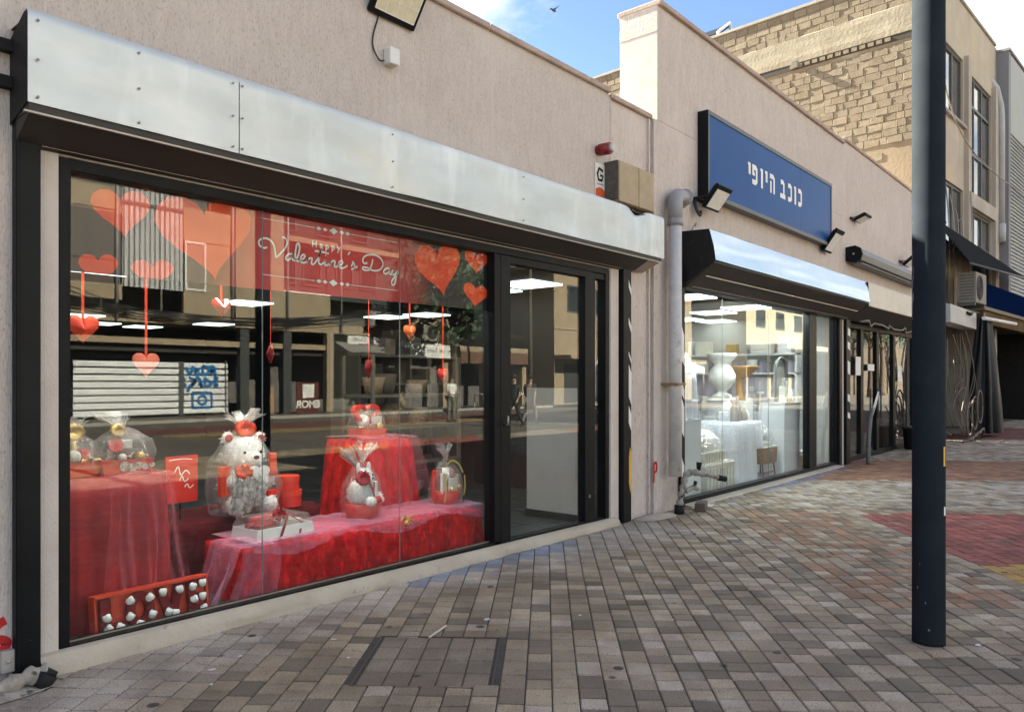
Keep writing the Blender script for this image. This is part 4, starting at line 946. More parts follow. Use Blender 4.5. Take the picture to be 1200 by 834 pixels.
# ground floor of the old building: dark shop, awnings, cables
DS = thing('dark_shop_front', 'dark cluttered open shop front at the foot of the old building', 'shop front', (22.4, .1, 0), math.radians(-3.7))
w = MB(); w.box(0, .25, -.2, 5, 0, 3.39); w.box(.25, 14, 4.8, 5, 0, 3.39); w.box(.3, 6.7, 2.2, 2.3, 0, 3.39); w.box(13.8, 14, .0, 4.8, 0, 3.39); part0(w, 'shop_wall', BLACKM, DS)  # the inner black wall is added so the open shop looks dark
w = MB(); w.box(.25, 14, -.5, 4.8, 3.40, 3.44); part0(w, 'canopy_slab', DKSOFF, DS)
w = MB()
for k in range(5): w.box(2.6+k*1.2, 3.4+k*1.2, 2.0+.3*k, 2.6+.3*k, 0, .5+.35*(k % 3)); 
part0(w, 'counter', DKGREY, DS)
w = MB()
for k in range(6): w.box(3+k*.9, 3.6+k*.9, 3.2, 3.5, 1.0+.3*(k % 2), 1.6+.5*(k % 3))
part0(w, 'stacked_goods', mat('dim_goods', (.12, .09, .07), .8, (.04, .05, .05), 2), DS)
cb = MB(); r = random.Random(21)
for k in range(16):
    x = r.uniform(-.9, 1.5); y = -.55+r.uniform(-.15, .25)
    cb.tube(catmull([(x, y, r.uniform(2.0, 2.9)), (x+r.uniform(-.6, .8), y-.1, r.uniform(1.1, 2.1)), (x+r.uniform(-.8, .9), y, r.uniform(.4, 1.3)), (x+r.uniform(-.6, .8), y-.15, r.uniform(.03, .9))]), r.uniform(.008, .02), 5)
for k in range(3):
    cx, cz = .2+.4*k, .55+.15*k; cb.tube([(cx+.38*math.cos(t*.4), -.85-.05*k, cz+.42*math.sin(t*.4)) for t in range(17)], .022, 5)
for k in range(4): cb.tube(catmull([(-.7+k*.5, -.85, .03), (-.3+k*.5, -1.0, .10+.06*k), (.1+k*.5, -.9, .03)]), .03, 5)
tg = part0(cb, 'tangled_cables', mat('dusty_cable', (.10, .085, .075), .7, (.19, .15, .12), .8), None)
tg.location = (22.0, .1, 0); tag(tg, 'tangle of dusty cables hanging in front of the dark shop', 'cables')
tr = thing('hanging_tarpaulin', 'black tarpaulin gathered and hanging from the canopy like a long robe', 'tarpaulin', (24.35, -.75, 0))
def tarp(u, v):
    a = 2*PI*u; r_ = (.16+.26*(v**1.3)+.08*math.sin(PI*v)); f = 1+.22*math.sin(a*7+2*v)+.10*math.sin(a*11+5)
    return (r_*f*math.cos(a)*1.25+.35*v*v, r_*f*math.sin(a)*.8, 3.25-3.15*v)
MB().grid(tarp, 60, 16).build('cloth', TARP, tr)
MB().tube([(0, 0, 3.2), (0, 0, 3.38)], .02, 6).build('hanger', ALU, tr)
ws = thing('white_shutter_box', 'white shutter box sticking out over the cable tangle at the building corner', 'shutter box', (21.6, -.35, 3.1))
MB().prism([(-.0, -.22), (-.36, -.22), (-.36, .2), (0, .26)], -1.5, 1.75, 'x').build('housing', mat('white_sheet', (.44, .45, .46), .5, (.34, .345, .35), 2), ws)
MB().box(1.752, 1.765, -.37, .0, -.23, .21).build('end_plate', mat('grey_plate', (.33, .34, .35), .5), ws)
MB().tube([(.4, -.37, .12), (.75, -.40, .1), (1.1, -.37, .15)], .04, 6).build('camera_bracket', BLACKM, ws)
def ac_unit(label, loc, rz, group, s=1.0):
    t = thing('air_conditioner', label, 'air conditioner', loc, rz, group)
    b = MB(); b.box(-.42*s, .42*s, -.17*s, .17*s, 0, .62*s); b.build('casing', mat('ac_casing', (.25, .235, .205), .7, (.17, .155, .135), 3), t, bev=.01)
    f = MB()
    for k in range(8): f.tube([((-.12+(.05+.028*k)*math.cos(q*PI/8))*s, -.176*s, (.31+(.05+.028*k)*math.sin(q*PI/8))*s) for q in range(17)], .004*s, 4, False)
    f.build('fan_grille', DKGREY, t)
    d = MB(); d.prism([((-.12+.26*math.cos(q*PI/10))*s, (.31+.26*math.sin(q*PI/10))*s) for q in range(20)], -.1725*s, -.1705*s); d.build('fan_opening', BLACKM, t)
    l = MB()
    for k in range(9): l.box(-.423*s, -.4205*s, -.13*s, .13*s, (.06+.06*k)*s, (.085+.06*k)*s)
    l.build('louvre', DKGREY, t)
    for q in (-.375, .375): h = MB(); h.box((q-.025)*s, (q+.025)*s, -.15*s, .15*s, -.06*s, -.001); h.build('foot', DKGREY, t)
    return t
ac_unit('grimy air conditioner unit on the canopy of the dark shop', (23.75, -.55, 3.58), math.radians(-3.7), 'air conditioner units', 1.3)
aw = thing('dark_awning', 'dark sloping awning sheet over the air conditioner on the old building', 'awning', (24.8, .0, 4.75), math.radians(-3.7))
b = MB(); b.add([(-2.6, -.10, 1.0), (4.4, -.10, .40), (4.4, -.9, .02), (-2.4, -.9, -.25)], [(0, 1, 2, 3)]); b.add([(-2.6, -.10, .97), (4.4, -.10, .37), (4.4, -.9, -.01), (-2.4, -.9, -.28)], [(3, 2, 1, 0)]); b.build('sheet', mat('awning_sheet', (.012, .013, .016), .9, spec=.05), aw)
b = MB(); b.tube([(-2.5, -.92, -.27), (4.4, -.92, .0), (5.6, -.95, -.1)], .03, 6); b.build('frame', DKGREY, aw)
bf = thing('blue_fascia', 'dark blue fascia board with cream trim over the dark shop', 'fascia', (27.0, -.75, 3.55), math.radians(-3.7))
MB().box(-2.2, 6, -.05, .3, .05, .72).build('board', mat('navy_board', (.004, .013, .055), .9, (.003, .010, .042), 2, spec=0), bf)
MB().box(-2.2, 6, -.09, .3, -.05, .048).build('trim', mat('cream_trim', (.26, .22, .17), .8, spec=.1), bf)
MB().box(-2.1, 6, -.02, .28, -.42, -.052).build('lower_board', mat('tan_board', (.17, .12, .07), .9, (.11, .08, .05), 2, spec=0), bf)
bar = MB(); bar.tube([(22.9, -.95, 3.13), (27.0, -1.15, 3.2)], .05, 6); tag(bar.build('white_bar', WHITEP), 'white horizontal bar under the canopy of the dark shop', 'bar')
ovw = MB(); ovw.tube(catmull([(16.0, -1.0, 9.8), (22.5, -.4, 8.15), (29.3, -.8, 7.75), (40, -1.6, 8.4)]), .018, 5); tag(ovw.build('overhead_cable', PALEWIRE), 'thin overhead cable crossing the front of the old building', 'cable')
# things by the third shop
bd_ = thing('leaning_sign_post', 'dark curved post with a white plate leaning by the black shop doors', 'sign post', (14.95, -.3, 0))
b = MB(); b.tube(catmull([(-.1, -.05, .0), (-.08, -.05, .4), (.02, -.05, .8), (.12, -.06, 1.0)]), .04, 8); b.build('post', DKGREY, bd_)
b = MB(); b.obox(Matrix.Translation((.26, -.08, 1.1)) @ Matrix.Rotation(-.75, 4, 'Y') @ Matrix.Rotation(.3, 4, 'X'), .42, .03, .2); b.build('plate', WHITEP, bd_)
wbx = thing('white_board', 'plain white board standing inside the black shop doors', 'board', (15.3, .35, .01)); MB().box(-.3, .3, -.02, .02, 0, 1.1).build('panel', WHITE, wbx)
sbn = thing('black_bin', 'low black bin standing by the right end of the black shop doors', 'bin', (18.75, -.25, 0))
MB().lathe([(.16, 0), (.2, .02), (.23, .42), (.25, .44), (.25, .47), (.2, .47)], n=14).build('body', BLACKM, sbn)
MB().lathe([(.0, .52), (.12, .52), (.24, .48)], n=14).build('lid', DKGREY, sbn)
wb2 = thing('wooden_cabinet', 'narrow brown wooden cabinet behind the glass of the third shop', 'cabinet', (19.1, .6, .01)); MB().box(-.4, .4, -.2, .2, 0, 1.3).build('carcass', mat('brown_wood', (.22, .13, .06), .6, (.15, .085, .04), 5, stretch=(1, 1, 6)), wb2, bev=.01); MB().box(-.36, -.01, -.22, -.201, .1, 1.25).build('door', mat('brown_wood', (.22, .13, .06)), wb2); MB().box(.01, .36, -.22, -.201, .1, 1.25).build('door', mat('brown_wood', (.22, .13, .06)), wb2)
rr3 = random.Random(31)
shelf3 = thing('goods_shelf', 'low shelf of mixed goods inside the black shop', 'shelf', (17.0, 1.6, .01))
MB().box(-1.2, 1.6, -.2, .2, .75, .8).box(-1.2, -1.15, -.2, .2, 0, .75).box(1.55, 1.6, -.2, .2, 0, .75).build('rack', DKGREY, shelf3)
for k in range(12):
    x = -1.1+k*.22; m = rr3.choice([RED_CARD, GREYCLOTH, WHITEP, LEAF, CREAM]); MB().box(x, x+.16, -.15, .1, .802, .9+rr3.random()*.22).build('goods', m, shelf3)

# roof panel, sky bird, far trees
sp = thing('roof_water_heater', 'black tilted solar panel with white frame on the roof of the old building', 'solar panel', (23.1, 7.2, 12.43), math.radians(-3.7))
b = MB(); b.add([(-.25, -.9, .1), (-.25, .9, .1), (.5, .9, .62), (.5, -.9, .62), (-.2, -.9, .03), (-.2, .9, .03), (.55, .9, .55), (.55, -.9, .55)], [(0, 3, 2, 1), (4, 5, 6, 7), (0, 1, 5, 4), (1, 2, 6, 5), (2, 3, 7, 6), (3, 0, 4, 7)]); b.build('panel', BLACK, sp)
b = MB()
for y in (-.95, .95): b.tube([(-.28, y, .0), (-.25, y, .12), (.5, y, .65), (.6, y, 0)], .05, 5)
b.build('frame', WHITEP, sp)
bird = MB(); bird.ball((0, 0, 0), .09, 8, 6, (1.8, .8, .8)); bird.add([(-.05, 0, .05), (.08, 0, .05), (.0, .38, .14)], [(0, 1, 2)]); bird.add([(-.05, 0, .05), (.08, 0, .05), (.0, -.38, .14)], [(0, 2, 1)]); bird.tube([(-.12, 0, 0), (-.3, 0, .0)], [.05, .02], 5)
bo = bird.build('bird', mat('bird_dark', (.05, .05, .055), .8)); bo.location = (30.0, 18.2, 19.6); tag(bo, 'tiny dark bird flying high over the gift shop', 'bird')
def tree(name, label, loc, h, cr_, n, leafm, seed, trunk_h=.45, group=None, squash=.85, leaf=.34):
    t = thing(name, label, 'tree', loc, 0, group); r = random.Random(seed)
    b = MB(); b.tube(catmull([(0, 0, -.02), (.08, .04, h*trunk_h*.5), (-.05, 0, h*trunk_h), (.05, .1, h*.8)]), [h*.03*(1-.05*i) for i in range(16)], 8); tips = []
    for k in range(9):
        a = r.uniform(0, 6.28); z0 = h*(trunk_h*.8+.05*k*.6); e = (cr_*.75*math.cos(a)*r.uniform(.5, 1), cr_*.75*math.sin(a)*r.uniform(.5, 1), z0+h*r.uniform(.1, .3)); tips.append(e)
        b.tube(catmull([(0, 0, z0), (e[0]*.4, e[1]*.4, z0+(e[2]-z0)*.6), e]), [h*.012*(1-.07*i) for i in range(11)], 5)
    b.build('trunk', BARK, t)
    cl = [(r.gauss(0, cr_*.42), r.gauss(0, cr_*.42), h*(.5+trunk_h*.5)+r.gauss(0, h*.13)*squash, r.uniform(.22, .42)*cr_) for _ in range(20)]+[(*e, .3*cr_) for e in tips]
    mb = MB()
    for k in range(n):
        c = r.choice(cl); v = Vector((r.gauss(0, 1), r.gauss(0, 1), r.gauss(0, 1))); v = v.normalized()*c[3]*r.random()**.4
        p = Vector(c[:3])+v; q = Vector((r.gauss(0, 1), r.gauss(0, 1), r.gauss(0, 1))).normalized(); s = q.orthogonal().normalized()*leaf*r.uniform(.5, 1.1); u = q.cross(s).normalized()*leaf*r.uniform(.25, .5)
        mb.add([p-s, p+u, p+s, p-u], [(0, 1, 2, 3)])
    mb.build('crown', leafm, t); return t
tree('street_tree', 'sparse olive leaved tree rising behind the grey clad building', (51, 1.9, 0), 19.5, 4.2, 2600, LEAF2, 3, group='far trees', leaf=.5)

# ---------------------------------------------------------------- the red display in the gift shop window
FZ = .03
banner = thing('window_banner', 'printed Happy Valentine\'s Day banner with orange hearts across the top of the window', 'banner', (3.3, .10, 2.1))
BX0, BY = 3.3, .10
def bprint(name, m, polys, y): 
    mb = MB()
    for p in polys: mb.add([(x-BX0, y-BY, z-2.1) for x, z in p], [tuple(range(len(p)))])
    return mb.build(name, m, banner)
def film_mat():
    m = bpy.data.materials.new('banner_print'); m.use_nodes = True; nt = m.node_tree; N = nt.nodes; L = nt.links; b = N['Principled BSDF']; b.inputs['Roughness'].default_value = .5
    geo = N.new('ShaderNodeNewGeometry'); s = N.new('ShaderNodeSeparateXYZ'); L.new(geo.outputs['Position'], s.inputs[0])
    n = N.new('ShaderNodeTexNoise'); n.inputs['Scale'].default_value = 1.8; n.inputs['Detail'].default_value = 4; L.new(geo.outputs['Position'], n.inputs['Vector'])
    a = N.new('ShaderNodeMath'); a.operation = 'MULTIPLY_ADD'; a.inputs[1].default_value = .25; L.new(n.outputs['Fac'], a.inputs[0]); L.new(s.outputs['X'], a.inputs[2])
    mr = N.new('ShaderNodeMapRange'); mr.inputs[1].default_value = 1.7; mr.inputs[2].default_value = 5.1; L.new(a.outputs[0], mr.inputs[0])
    r = N.new('ShaderNodeValToRGB'); e = r.color_ramp.elements; e[0].position = 0; e[0].color = (.016, .010, .010, 1); e[1].position = 1; e[1].color = (.012, .012, .013, 1)
    for p, c in ((.24, (.03, .010, .009, 1)), (.33, (.48, .020, .02, 1)), (.52, (.66, .028, .028, 1)), (.70, (.48, .020, .02, 1)), (.80, (.03, .010, .010, 1))): q = e.new(p); q.color = c
    L.new(mr.outputs[0], r.inputs[0]); L.new(r.outputs[0], b.inputs['Base Color']); return m
bprint('banner_sheet', film_mat(), [[(1.605, 2.095), (5.0, 2.12), (5.0, 2.612), (1.605, 2.612)]], .100)
HEART = mat('heart_print', (.95, .085, .014), .55, (.74, .035, .008), 3)
hs = [(1.905, 2.45, .33, .27, .12), (2.42, 2.385, .64, .52, .18), (4.415, 2.41, .53, .43, .22), (4.855, 2.525, .30, .20, 0), (4.84, 2.235, .31, .20, -.08)]
for k, (cx, cz, w_, h_, tl_) in enumerate(hs): bprint('heart_print', HEART, [[(x, min(2.61, z)) for x, z in heart(cx, cz, w_, h_, tl_)]], .0985-.0004*k)
def cut(p, z0): return [(x, max(z, z0)) for x, z in p]
bprint('heart_print', HEART, [cut(heart(1.78, 2.12, .21, .17, .1), 2.098)], .0983); bprint('heart_print', HEART, [cut(heart(2.08, 2.125, .25, .17, .1), 2.10)], .0981)
SCRIPT = [[(2.826, 2.382), (2.799, 2.375), (2.772, 2.387), (2.766, 2.412), (2.784, 2.432), (2.819, 2.44), (2.854, 2.429), (2.879, 2.397), (2.891, 2.322)], [(2.891, 2.322), (2.925, 2.353), (2.961, 2.394), (2.977, 2.433), (2.965, 2.461), (2.938, 2.466)], [(3.019, 2.361), (2.993, 2.359), (2.972, 2.341), (2.967, 2.322), (2.988, 2.318), (3.011, 2.337), (3.025, 2.36)], [(3.025, 2.36), (3.017, 2.331), (3.03, 2.321), (3.046, 2.329), (3.067, 2.367), (3.076, 2.414), (3.067, 2.442), (3.053, 2.429), (3.043, 2.382), (3.043, 2.336), (3.06, 2.318), (3.081, 2.327), (3.105, 2.342), (3.118, 2.359), (3.107, 2.37), (3.089, 2.356), (3.083, 2.327), (3.1, 2.313), (3.129, 2.323), (3.142, 2.356)], [(3.142, 2.356), (3.136, 2.315)], [(3.138, 2.334), (3.16, 2.352), (3.177, 2.351), (3.171, 2.316), (3.188, 2.314), (3.204, 2.328), (3.238, 2.379), (3.249, 2.418)], [(3.249, 2.418), (3.236, 2.369), (3.232, 2.331), (3.249, 2.319), (3.27, 2.331), (3.289, 2.362)], [(3.199, 2.407), (3.255, 2.408), (3.318, 2.403)], [(3.289, 2.362), (3.284, 2.323), (3.297, 2.318), (3.318, 2.332), (3.33, 2.36)], [(3.289, 2.389), (3.295, 2.386)], [(3.33, 2.36), (3.324, 2.318)], [(3.327, 2.338), (3.353, 2.357), (3.37, 2.352), (3.365, 2.32), (3.382, 2.318), (3.398, 2.329), (3.424, 2.339), (3.438, 2.355), (3.426, 2.366), (3.406, 2.352), (3.402, 2.327), (3.421, 2.313), (3.453, 2.32), (3.481, 2.339)], [(3.502, 2.441), (3.486, 2.415)], [(3.514, 2.335), (3.526, 2.356), (3.53, 2.371), (3.545, 2.343), (3.538, 2.323), (3.514, 2.315)], [(3.54, 2.323), (3.572, 2.342)], [(3.715, 2.413), (3.702, 2.367), (3.682, 2.329), (3.651, 2.323), (3.619, 2.327), (3.625, 2.343), (3.663, 2.342), (3.721, 2.328), (3.779, 2.34), (3.812, 2.379), (3.799, 2.419), (3.753, 2.443), (3.689, 2.443), (3.638, 2.424), (3.619, 2.392), (3.634, 2.371), (3.663, 2.38)], [(3.879, 2.361), (3.846, 2.358), (3.819, 2.334), (3.826, 2.317), (3.852, 2.32), (3.879, 2.346), (3.886, 2.362)], [(3.886, 2.362), (3.876, 2.327), (3.895, 2.317), (3.913, 2.329)], [(3.909, 2.354), (3.899, 2.327), (3.92, 2.317), (3.947, 2.338), (3.963, 2.355)], [(3.963, 2.355), (3.944, 2.301), (3.926, 2.247), (3.903, 2.24), (3.899, 2.265), (3.926, 2.299), (3.968, 2.34)]]
PRINTW = mat('white_print', (.92, .90, .87), .5)
mb = MB()
for s_ in SCRIPT: mb.ribbon([(x-BX0, z-2.1) for x, z in s_], .0125, .0955-BY)
mb.build('script_lettering', PRINTW, banner)
text('H a p p y', .062, PRINTW, 'small_lettering', banner, (3.295-BX0, .0955-BY, 2.452-2.1), spacing=1.05, bold=.002)
mb = MB()
for z, x0_, x1_ in ((2.568, 2.78, 3.96), (2.2005, 2.79, 3.96)):
    mb.add([(x-BX0, .0956-BY, zz-2.1) for x, zz in ((x0_, z-.002), (3.20, z-.002), (3.20, z+.002), (x0_, z+.002))], [(0, 1, 2, 3)]); mb.add([(x-BX0, .0956-BY, zz-2.1) for x, zz in ((3.51, z-.002), (x1_, z-.002), (x1_, z+.002), (3.51, z+.002))], [(0, 1, 2, 3)])
    for x, r_ in ((3.233, .019), (3.286, .019), (3.357, .032), (3.43, .019), (3.481, .019)): mb.add([(x-BX0+a*r_*1.15, .0955-BY, z-2.1+b*r_*.75) for a, b in ((-1, 0), (0, -1), (1, 0), (0, 1))], [(0, 1, 2, 3)])
mb.build('ornament_line', PRINTW, banner)

# hanging hearts on ribbons
def hang(label, x, z, w_, m, y=.35, rz=0.0, ztop=2.68, flat=.03, ridge=True):
    t = thing('hanging_heart', label, 'heart decoration', (x, y, z), rz, 'hearts hanging in the gift shop window')
    hp = heart(0, 0, w_, w_*.92); mb = MB()
    c0 = len(mb.v); ring = [(a, -.004, b) for a, b in hp]; rb_ = [(a, .004, b) for a, b in hp]; n = len(hp)
    mb.add(ring+rb_+[(0, -flat, .0), (0, flat, .0), (a*0, -flat*.9, -w_*.2)], [(i, (i+1) % n, 2*n) for i in range(n)]+[(n+(i+1) % n, n+i, 2*n+1) for i in range(n)]+[(i, n+i, n+(i+1) % n, (i+1) % n) for i in range(n)])
    mb.build('heart', m, t); 
    mb = MB(); mb.box(-.008, .008, -.001, .001, w_*.22, ztop-z); mb.build('ribbon', ORANGE_CARD, t); return t
hang('orange red folded heart on a ribbon, leftmost over the basket table', 1.791, 1.80, .18, ORANGE_CARD)
hang('salmon heart on the longest ribbon, in front of the reflected shutter', 2.152, 1.60, .165, mat('salmon_card', (.75, .16, .10), .5), flat=.012)
hang('glossy dark red faceted heart hanging high, third from the left', 2.644, 1.985, .14, mat('glossy_red', (.42, .004, .012), .15, coat=.8), flat=.05)
hang('thin dark red heart turned edge on, just right of the first glass joint', 3.013, 1.69, .14, mat('crimson_card', (.20, .006, .012), .5), rz=1.15)
hang('narrow crimson heart turned edge on below the end of the banner text', 3.883, 1.60, .16, mat('crimson_card', (.20, .006, .012), .5), rz=1.2)
hang('bright orange heart on a short ribbon under the right end of the red print', 4.314, 1.905, .13, mat('bright_orange_card', (.75, .13, .03), .5), y=.35)
hang('bright red heart hanging low near the door', 4.70, 1.555, .125, mat('bright_red_card', (.66, .012, .014), .45), ztop=2.1+.58)

# tables under cloth
def cloth_table(label, loc, mb, m, name='draped_table', group=None):
    t = thing(name, label, 'table', loc, 0, group); o = mb.build('cloth', m, t); o.location = -Vector(loc); return t
lt = cloth_table('left display table under a dark red cloth to the floor', (1.98, .7, FZ), draped(1.66, 2.30, .42, 1.0, FZ+.005, .92, .05, .022, 20, 2), RED_SATIN)
b = MB(); b.box(1.7, 2.26, .46, .96, FZ, .88); o = b.build('table_frame', RED_DARK, lt); o.location = -Vector((1.98, .7, FZ))
tv = MB()
def tul(u, v):
    x = 1.93+.40*u; 
    if v < .3: k = v/.3; y = .95-.60*k; z = .938+.012*math.sin(u*9+k*4)
    else: k = (v-.3)/.7; y = .35-.075*k+.03*math.sin(u*19+k*2.5)*k+.015*math.sin(u*41)*k; z = .935-.80*k; x += (.10*u-.02)*k+.015*math.sin(k*6+u*9)
    return (x, y, z)
tv.grid(tul, 50, 30); tag(tv.build('tulle_cloth', PINK_TULLE), 'pale pink tulle draped over the front of the left display table', 'tulle', 'tulle cloths in the gift shop window')
tv = MB()
def tul(u, v):
    x = 2.30+.03*math.sin(v*7)+.05*v; y = .40+.55*u; z = .93-.75*v; return (x+.02*math.sin(u*17+v*2), y, z)
tv.grid(tul, 30, 20); tag(tv.build('tulle_cloth', PINK_TULLE), 'pink tulle hanging down the right side of the left display table', 'tulle', 'tulle cloths in the gift shop window')
wb_ = thing('display_board', 'white board leaning at the far left edge of the display window', 'panel', (1.66, .36, FZ)); MB().box(-.08, -.02, -.06, .3, 0, .62).build('board', WHITE, wb_)
va = cloth_table('long low platform under crushed bright red velvet along the glass', (3.95, .45, FZ), draped(2.76, 5.10, .25, .80, FZ+.004, .385, .035, .026, 34, 5, rows=10, sag=.04), RED_VELVET, 'velvet_platform')
b = MB(); b.box(2.8, 5.06, .28, .76, FZ, .35); o = b.build('platform_frame', RED_DARK, va); o.location = -Vector((3.95, .45, FZ))
r2 = cloth_table('higher back step under dark red cloth behind the bear', (3.15, 1.1, FZ), draped(2.55, 3.78, .84, 1.5, FZ+.004, .50, .03, .018, 26, 8), RED_DARK, 'draped_step')
b = MB(); b.box(2.6, 3.74, .88, 1.46, FZ, .47); o = b.build('step_frame', RED_DARK, r2); o.location = -Vector((3.15, 1.1, FZ))
tt = cloth_table('tall flared pedestal under red cloth behind the white bucket bear', (4.55, 1.15, FZ), draped(4.26, 4.84, .9, 1.4, FZ+.004, .97, .15, .022, 22, 9, rows=12), RED_VELVET, 'draped_pedestal')
b = MB(); b.box(4.3, 4.8, .94, 1.36, FZ, .94); o = b.build('pedestal_frame', RED_DARK, tt); o.location = -Vector((4.55, 1.15, FZ))
def shell(x0, x1, y0, y1, z1, drop, seed, flare=.06):
    mb = MB()
    def fn(u, v):
        xx = x0+(x1-x0)*u; n = mnoise.noise(Vector((xx*5, v*4, seed)))
        if v < .55: y = y1-(y1-y0)*v/.55; z = z1+.015+.03*abs(n)
        else: k = (v-.55)/.45; d = drop(u); y = y0-.02-flare*k*(d/.35)-.025*abs(math.sin(xx*23+seed))*k; z = z1+.012-d*k+.015*n*(1-k)
        return (xx+.03*n, y, z)
    mb.grid(fn, 90, 34); return mb
tag(shell(2.80, 5.08, .235, .78, .40, lambda u: .025+.075*abs(math.sin(u*7.3+.6))**2, 3).build('tulle_cloth', LILAC_TULLE), 'lilac pink tulle spread along the top of the velvet platform', 'tulle', 'tulle cloths in the gift shop window')
tv = MB()
def tul(u, v):
    if v < .25: k = v/.25; x = 2.95-.25*k; z = .405+.01*math.sin(u*9)
    else: k = (v-.25)/.75; x = 2.70-.15*k-.04*math.sin(u*11+1)*k; z = .405-.365*k
    return (x+.02*math.sin(u*23+k*3)*k, .20+.38*u+.01*math.sin(v*9), z)
tv.grid(tul, 30, 24)
def tul2(u, v):
    k = v; return (2.72+.26*u-.12*k*(1-u)+.02*math.sin(k*5), .215-.035*k-.02*math.sin(u*15+k)*k, .41-.375*k)
tv.grid(tul2, 24, 16); tag(tv.build('tulle_cloth', LILAC_TULLE), 'lilac tulle hanging over the left end of the velvet platform', 'tulle', 'tulle cloths in the gift shop window')
tag(shell(4.24, 4.86, .86, 1.4, .985, lambda u: .55+.1*math.sin(u*6), 7, .14).build('tulle_cloth', PINK_TULLE), 'pink tulle falling over the front of the tall red pedestal', 'tulle', 'tulle cloths in the gift shop window')
gd = MB(); rg = random.Random(2)
for k in range(14): 
    a = rg.uniform(0, 6.28); gd.tube(catmull([(4.16, .215, .40), (4.16+.05*math.cos(a), .20+.015*math.sin(a), .40+.04*math.sin(a)), (4.16+.07*math.cos(a+.4), .20, .39+.05*math.sin(a+.4))]), .004, 4)
tag(gd.build('gold_bow', GOLD), 'little pale gold bow pinning the tulle at the dip of the platform', 'bow')

# LOVE letter box
lb = thing('love_gift_box', 'tilted open red gift box with dark red LOVE letters full of white roses', 'gift box', (2.15, .20, FZ), math.radians(1.5))
TL = Matrix.Rotation(math.radians(-7), 4, 'X') @ Matrix.Rotation(math.radians(0), 4, 'Y')
def tl_build(mb, name, m, par=lb): 
    mb.v = [tuple(TL @ Vector(v)) for v in mb.v]; return mb.build(name, m, par)
W2, HH, DD = .345, .25, .105
b = MB(); b.box(-W2+.0125, W2-.0125, .04, DD, .0125, HH-.0145); tl_build(b, 'box_base', ORANGE_CARD)
b = MB(); b.box(-W2, W2, .0, DD-.013, HH-.014, HH); b.box(-W2, W2, .012, DD-.013, 0, .012); b.box(-W2, -W2+.012, .012, DD-.013, .0121, HH-.0121); b.box(W2-.012, W2, .012, DD-.013, .0121, HH-.0121); tl_build(b, 'box_rim', ORANGE_CARD)
def letter(polys):
    b = MB()
    for p in polys: b.prism([(x, z) for x, z in p], .006, .0395)
    return tl_build(b, 'flocked_letter', RED_FLOCK)
letter([[(-.315, .025), (-.255, .025), (-.255, .225), (-.315, .225)], [(-.2545, .025), (-.19, .025), (-.19, .08), (-.2545, .08)]])
ring = [(-.085+.085*math.cos(t*PI/12), .125+.105*math.sin(t*PI/12)) for t in range(24)]
b = MB(); inner = [(-.085+.032*math.cos(t*PI/12), .125+.05*math.sin(t*PI/12)) for t in range(24)]
vs = [(x, .006, z) for x, z in ring]+[(x, .006, z) for x, z in inner]+[(x, .0395, z) for x, z in ring]+[(x, .0395, z) for x, z in inner]
b.add(vs, [f for i in range(24) for f in ((i, (i+1) % 24, 24+(i+1) % 24, 24+i), (i, 48+i, 48+(i+1) % 24, (i+1) % 24), (24+i, 24+(i+1) % 24, 72+(i+1) % 24, 72+i))]); tl_build(b, 'flocked_letter', RED_FLOCK)
letter([[(.01, .225), (.07, .225), (.10, .10), (.13, .225), (.19, .225), (.125, .025), (.075, .025)]])
letter([[(.21, .025), (.26, .025), (.26, .225), (.21, .225)], [(.2605, .18), (.335, .18), (.335, .225), (.2605, .225)], [(.2605, .10), (.325, .10), (.325, .145), (.2605, .145)], [(.2605, .025), (.335, .025), (.335, .07), (.2605, .07)]])
def rose_me(sd=1, s=1.0):
    r = random.Random(sd); mb = MB()
    mb.grid(lambda u, v: ((.021+.0035*math.sin(3*2*PI*u+9*v+sd)*math.sin(PI*v))*s*math.sin(PI*v)*math.cos(2*PI*u), -(.021*(math.cos(PI*v))*s*.8+.003*math.sin(5*2*PI*u+14*v)*math.sin(PI*v)), (.021+.0035*math.sin(3*2*PI*u+9*v+sd)*math.sin(PI*v))*s*math.sin(PI*v)*math.sin(2*PI*u)), 18, 9)
    for k in range(0):
        a = k*2.4; rr_ = (.008+.0018*k)*s; c = Vector((rr_*math.cos(a), -.012*s+.001*k*s, rr_*math.sin(a))); n_ = Vector((math.cos(a), -.6, math.sin(a))).normalized(); u = n_.orthogonal().normalized()*.013*s; v = n_.cross(u).normalized()*.013*s
        mb.add([c-u, c+v*.9, c+u, c-v*.9, c+n_*.006*s], [(0, 1, 4), (1, 2, 4), (2, 3, 4), (3, 0, 4)], True)
    return mb.build('rose', mat('white_rose', (.9, .88, .86), .8), mesh_only=True)
RM = [rose_me(k) for k in range(3)]
for i, (x, z) in enumerate([(-.285, .12), (-.28, .06), (-.215, .055), (-.15, .19), (-.155, .10), (-.10, .045), (-.035, .185), (-.025, .085), (.045, .20), (.075, .075), (.115, .06), (.15, .195), (.235, .195), (.30, .205), (.24, .115), (.295, .125), (.30, .05)]):
    p = TL @ Vector((x, -.008, z)); inst(RM[i % 3], 'rose', lb, tuple(p), (0, i*1.3, 0), (1.15, 1.15, 1.15))

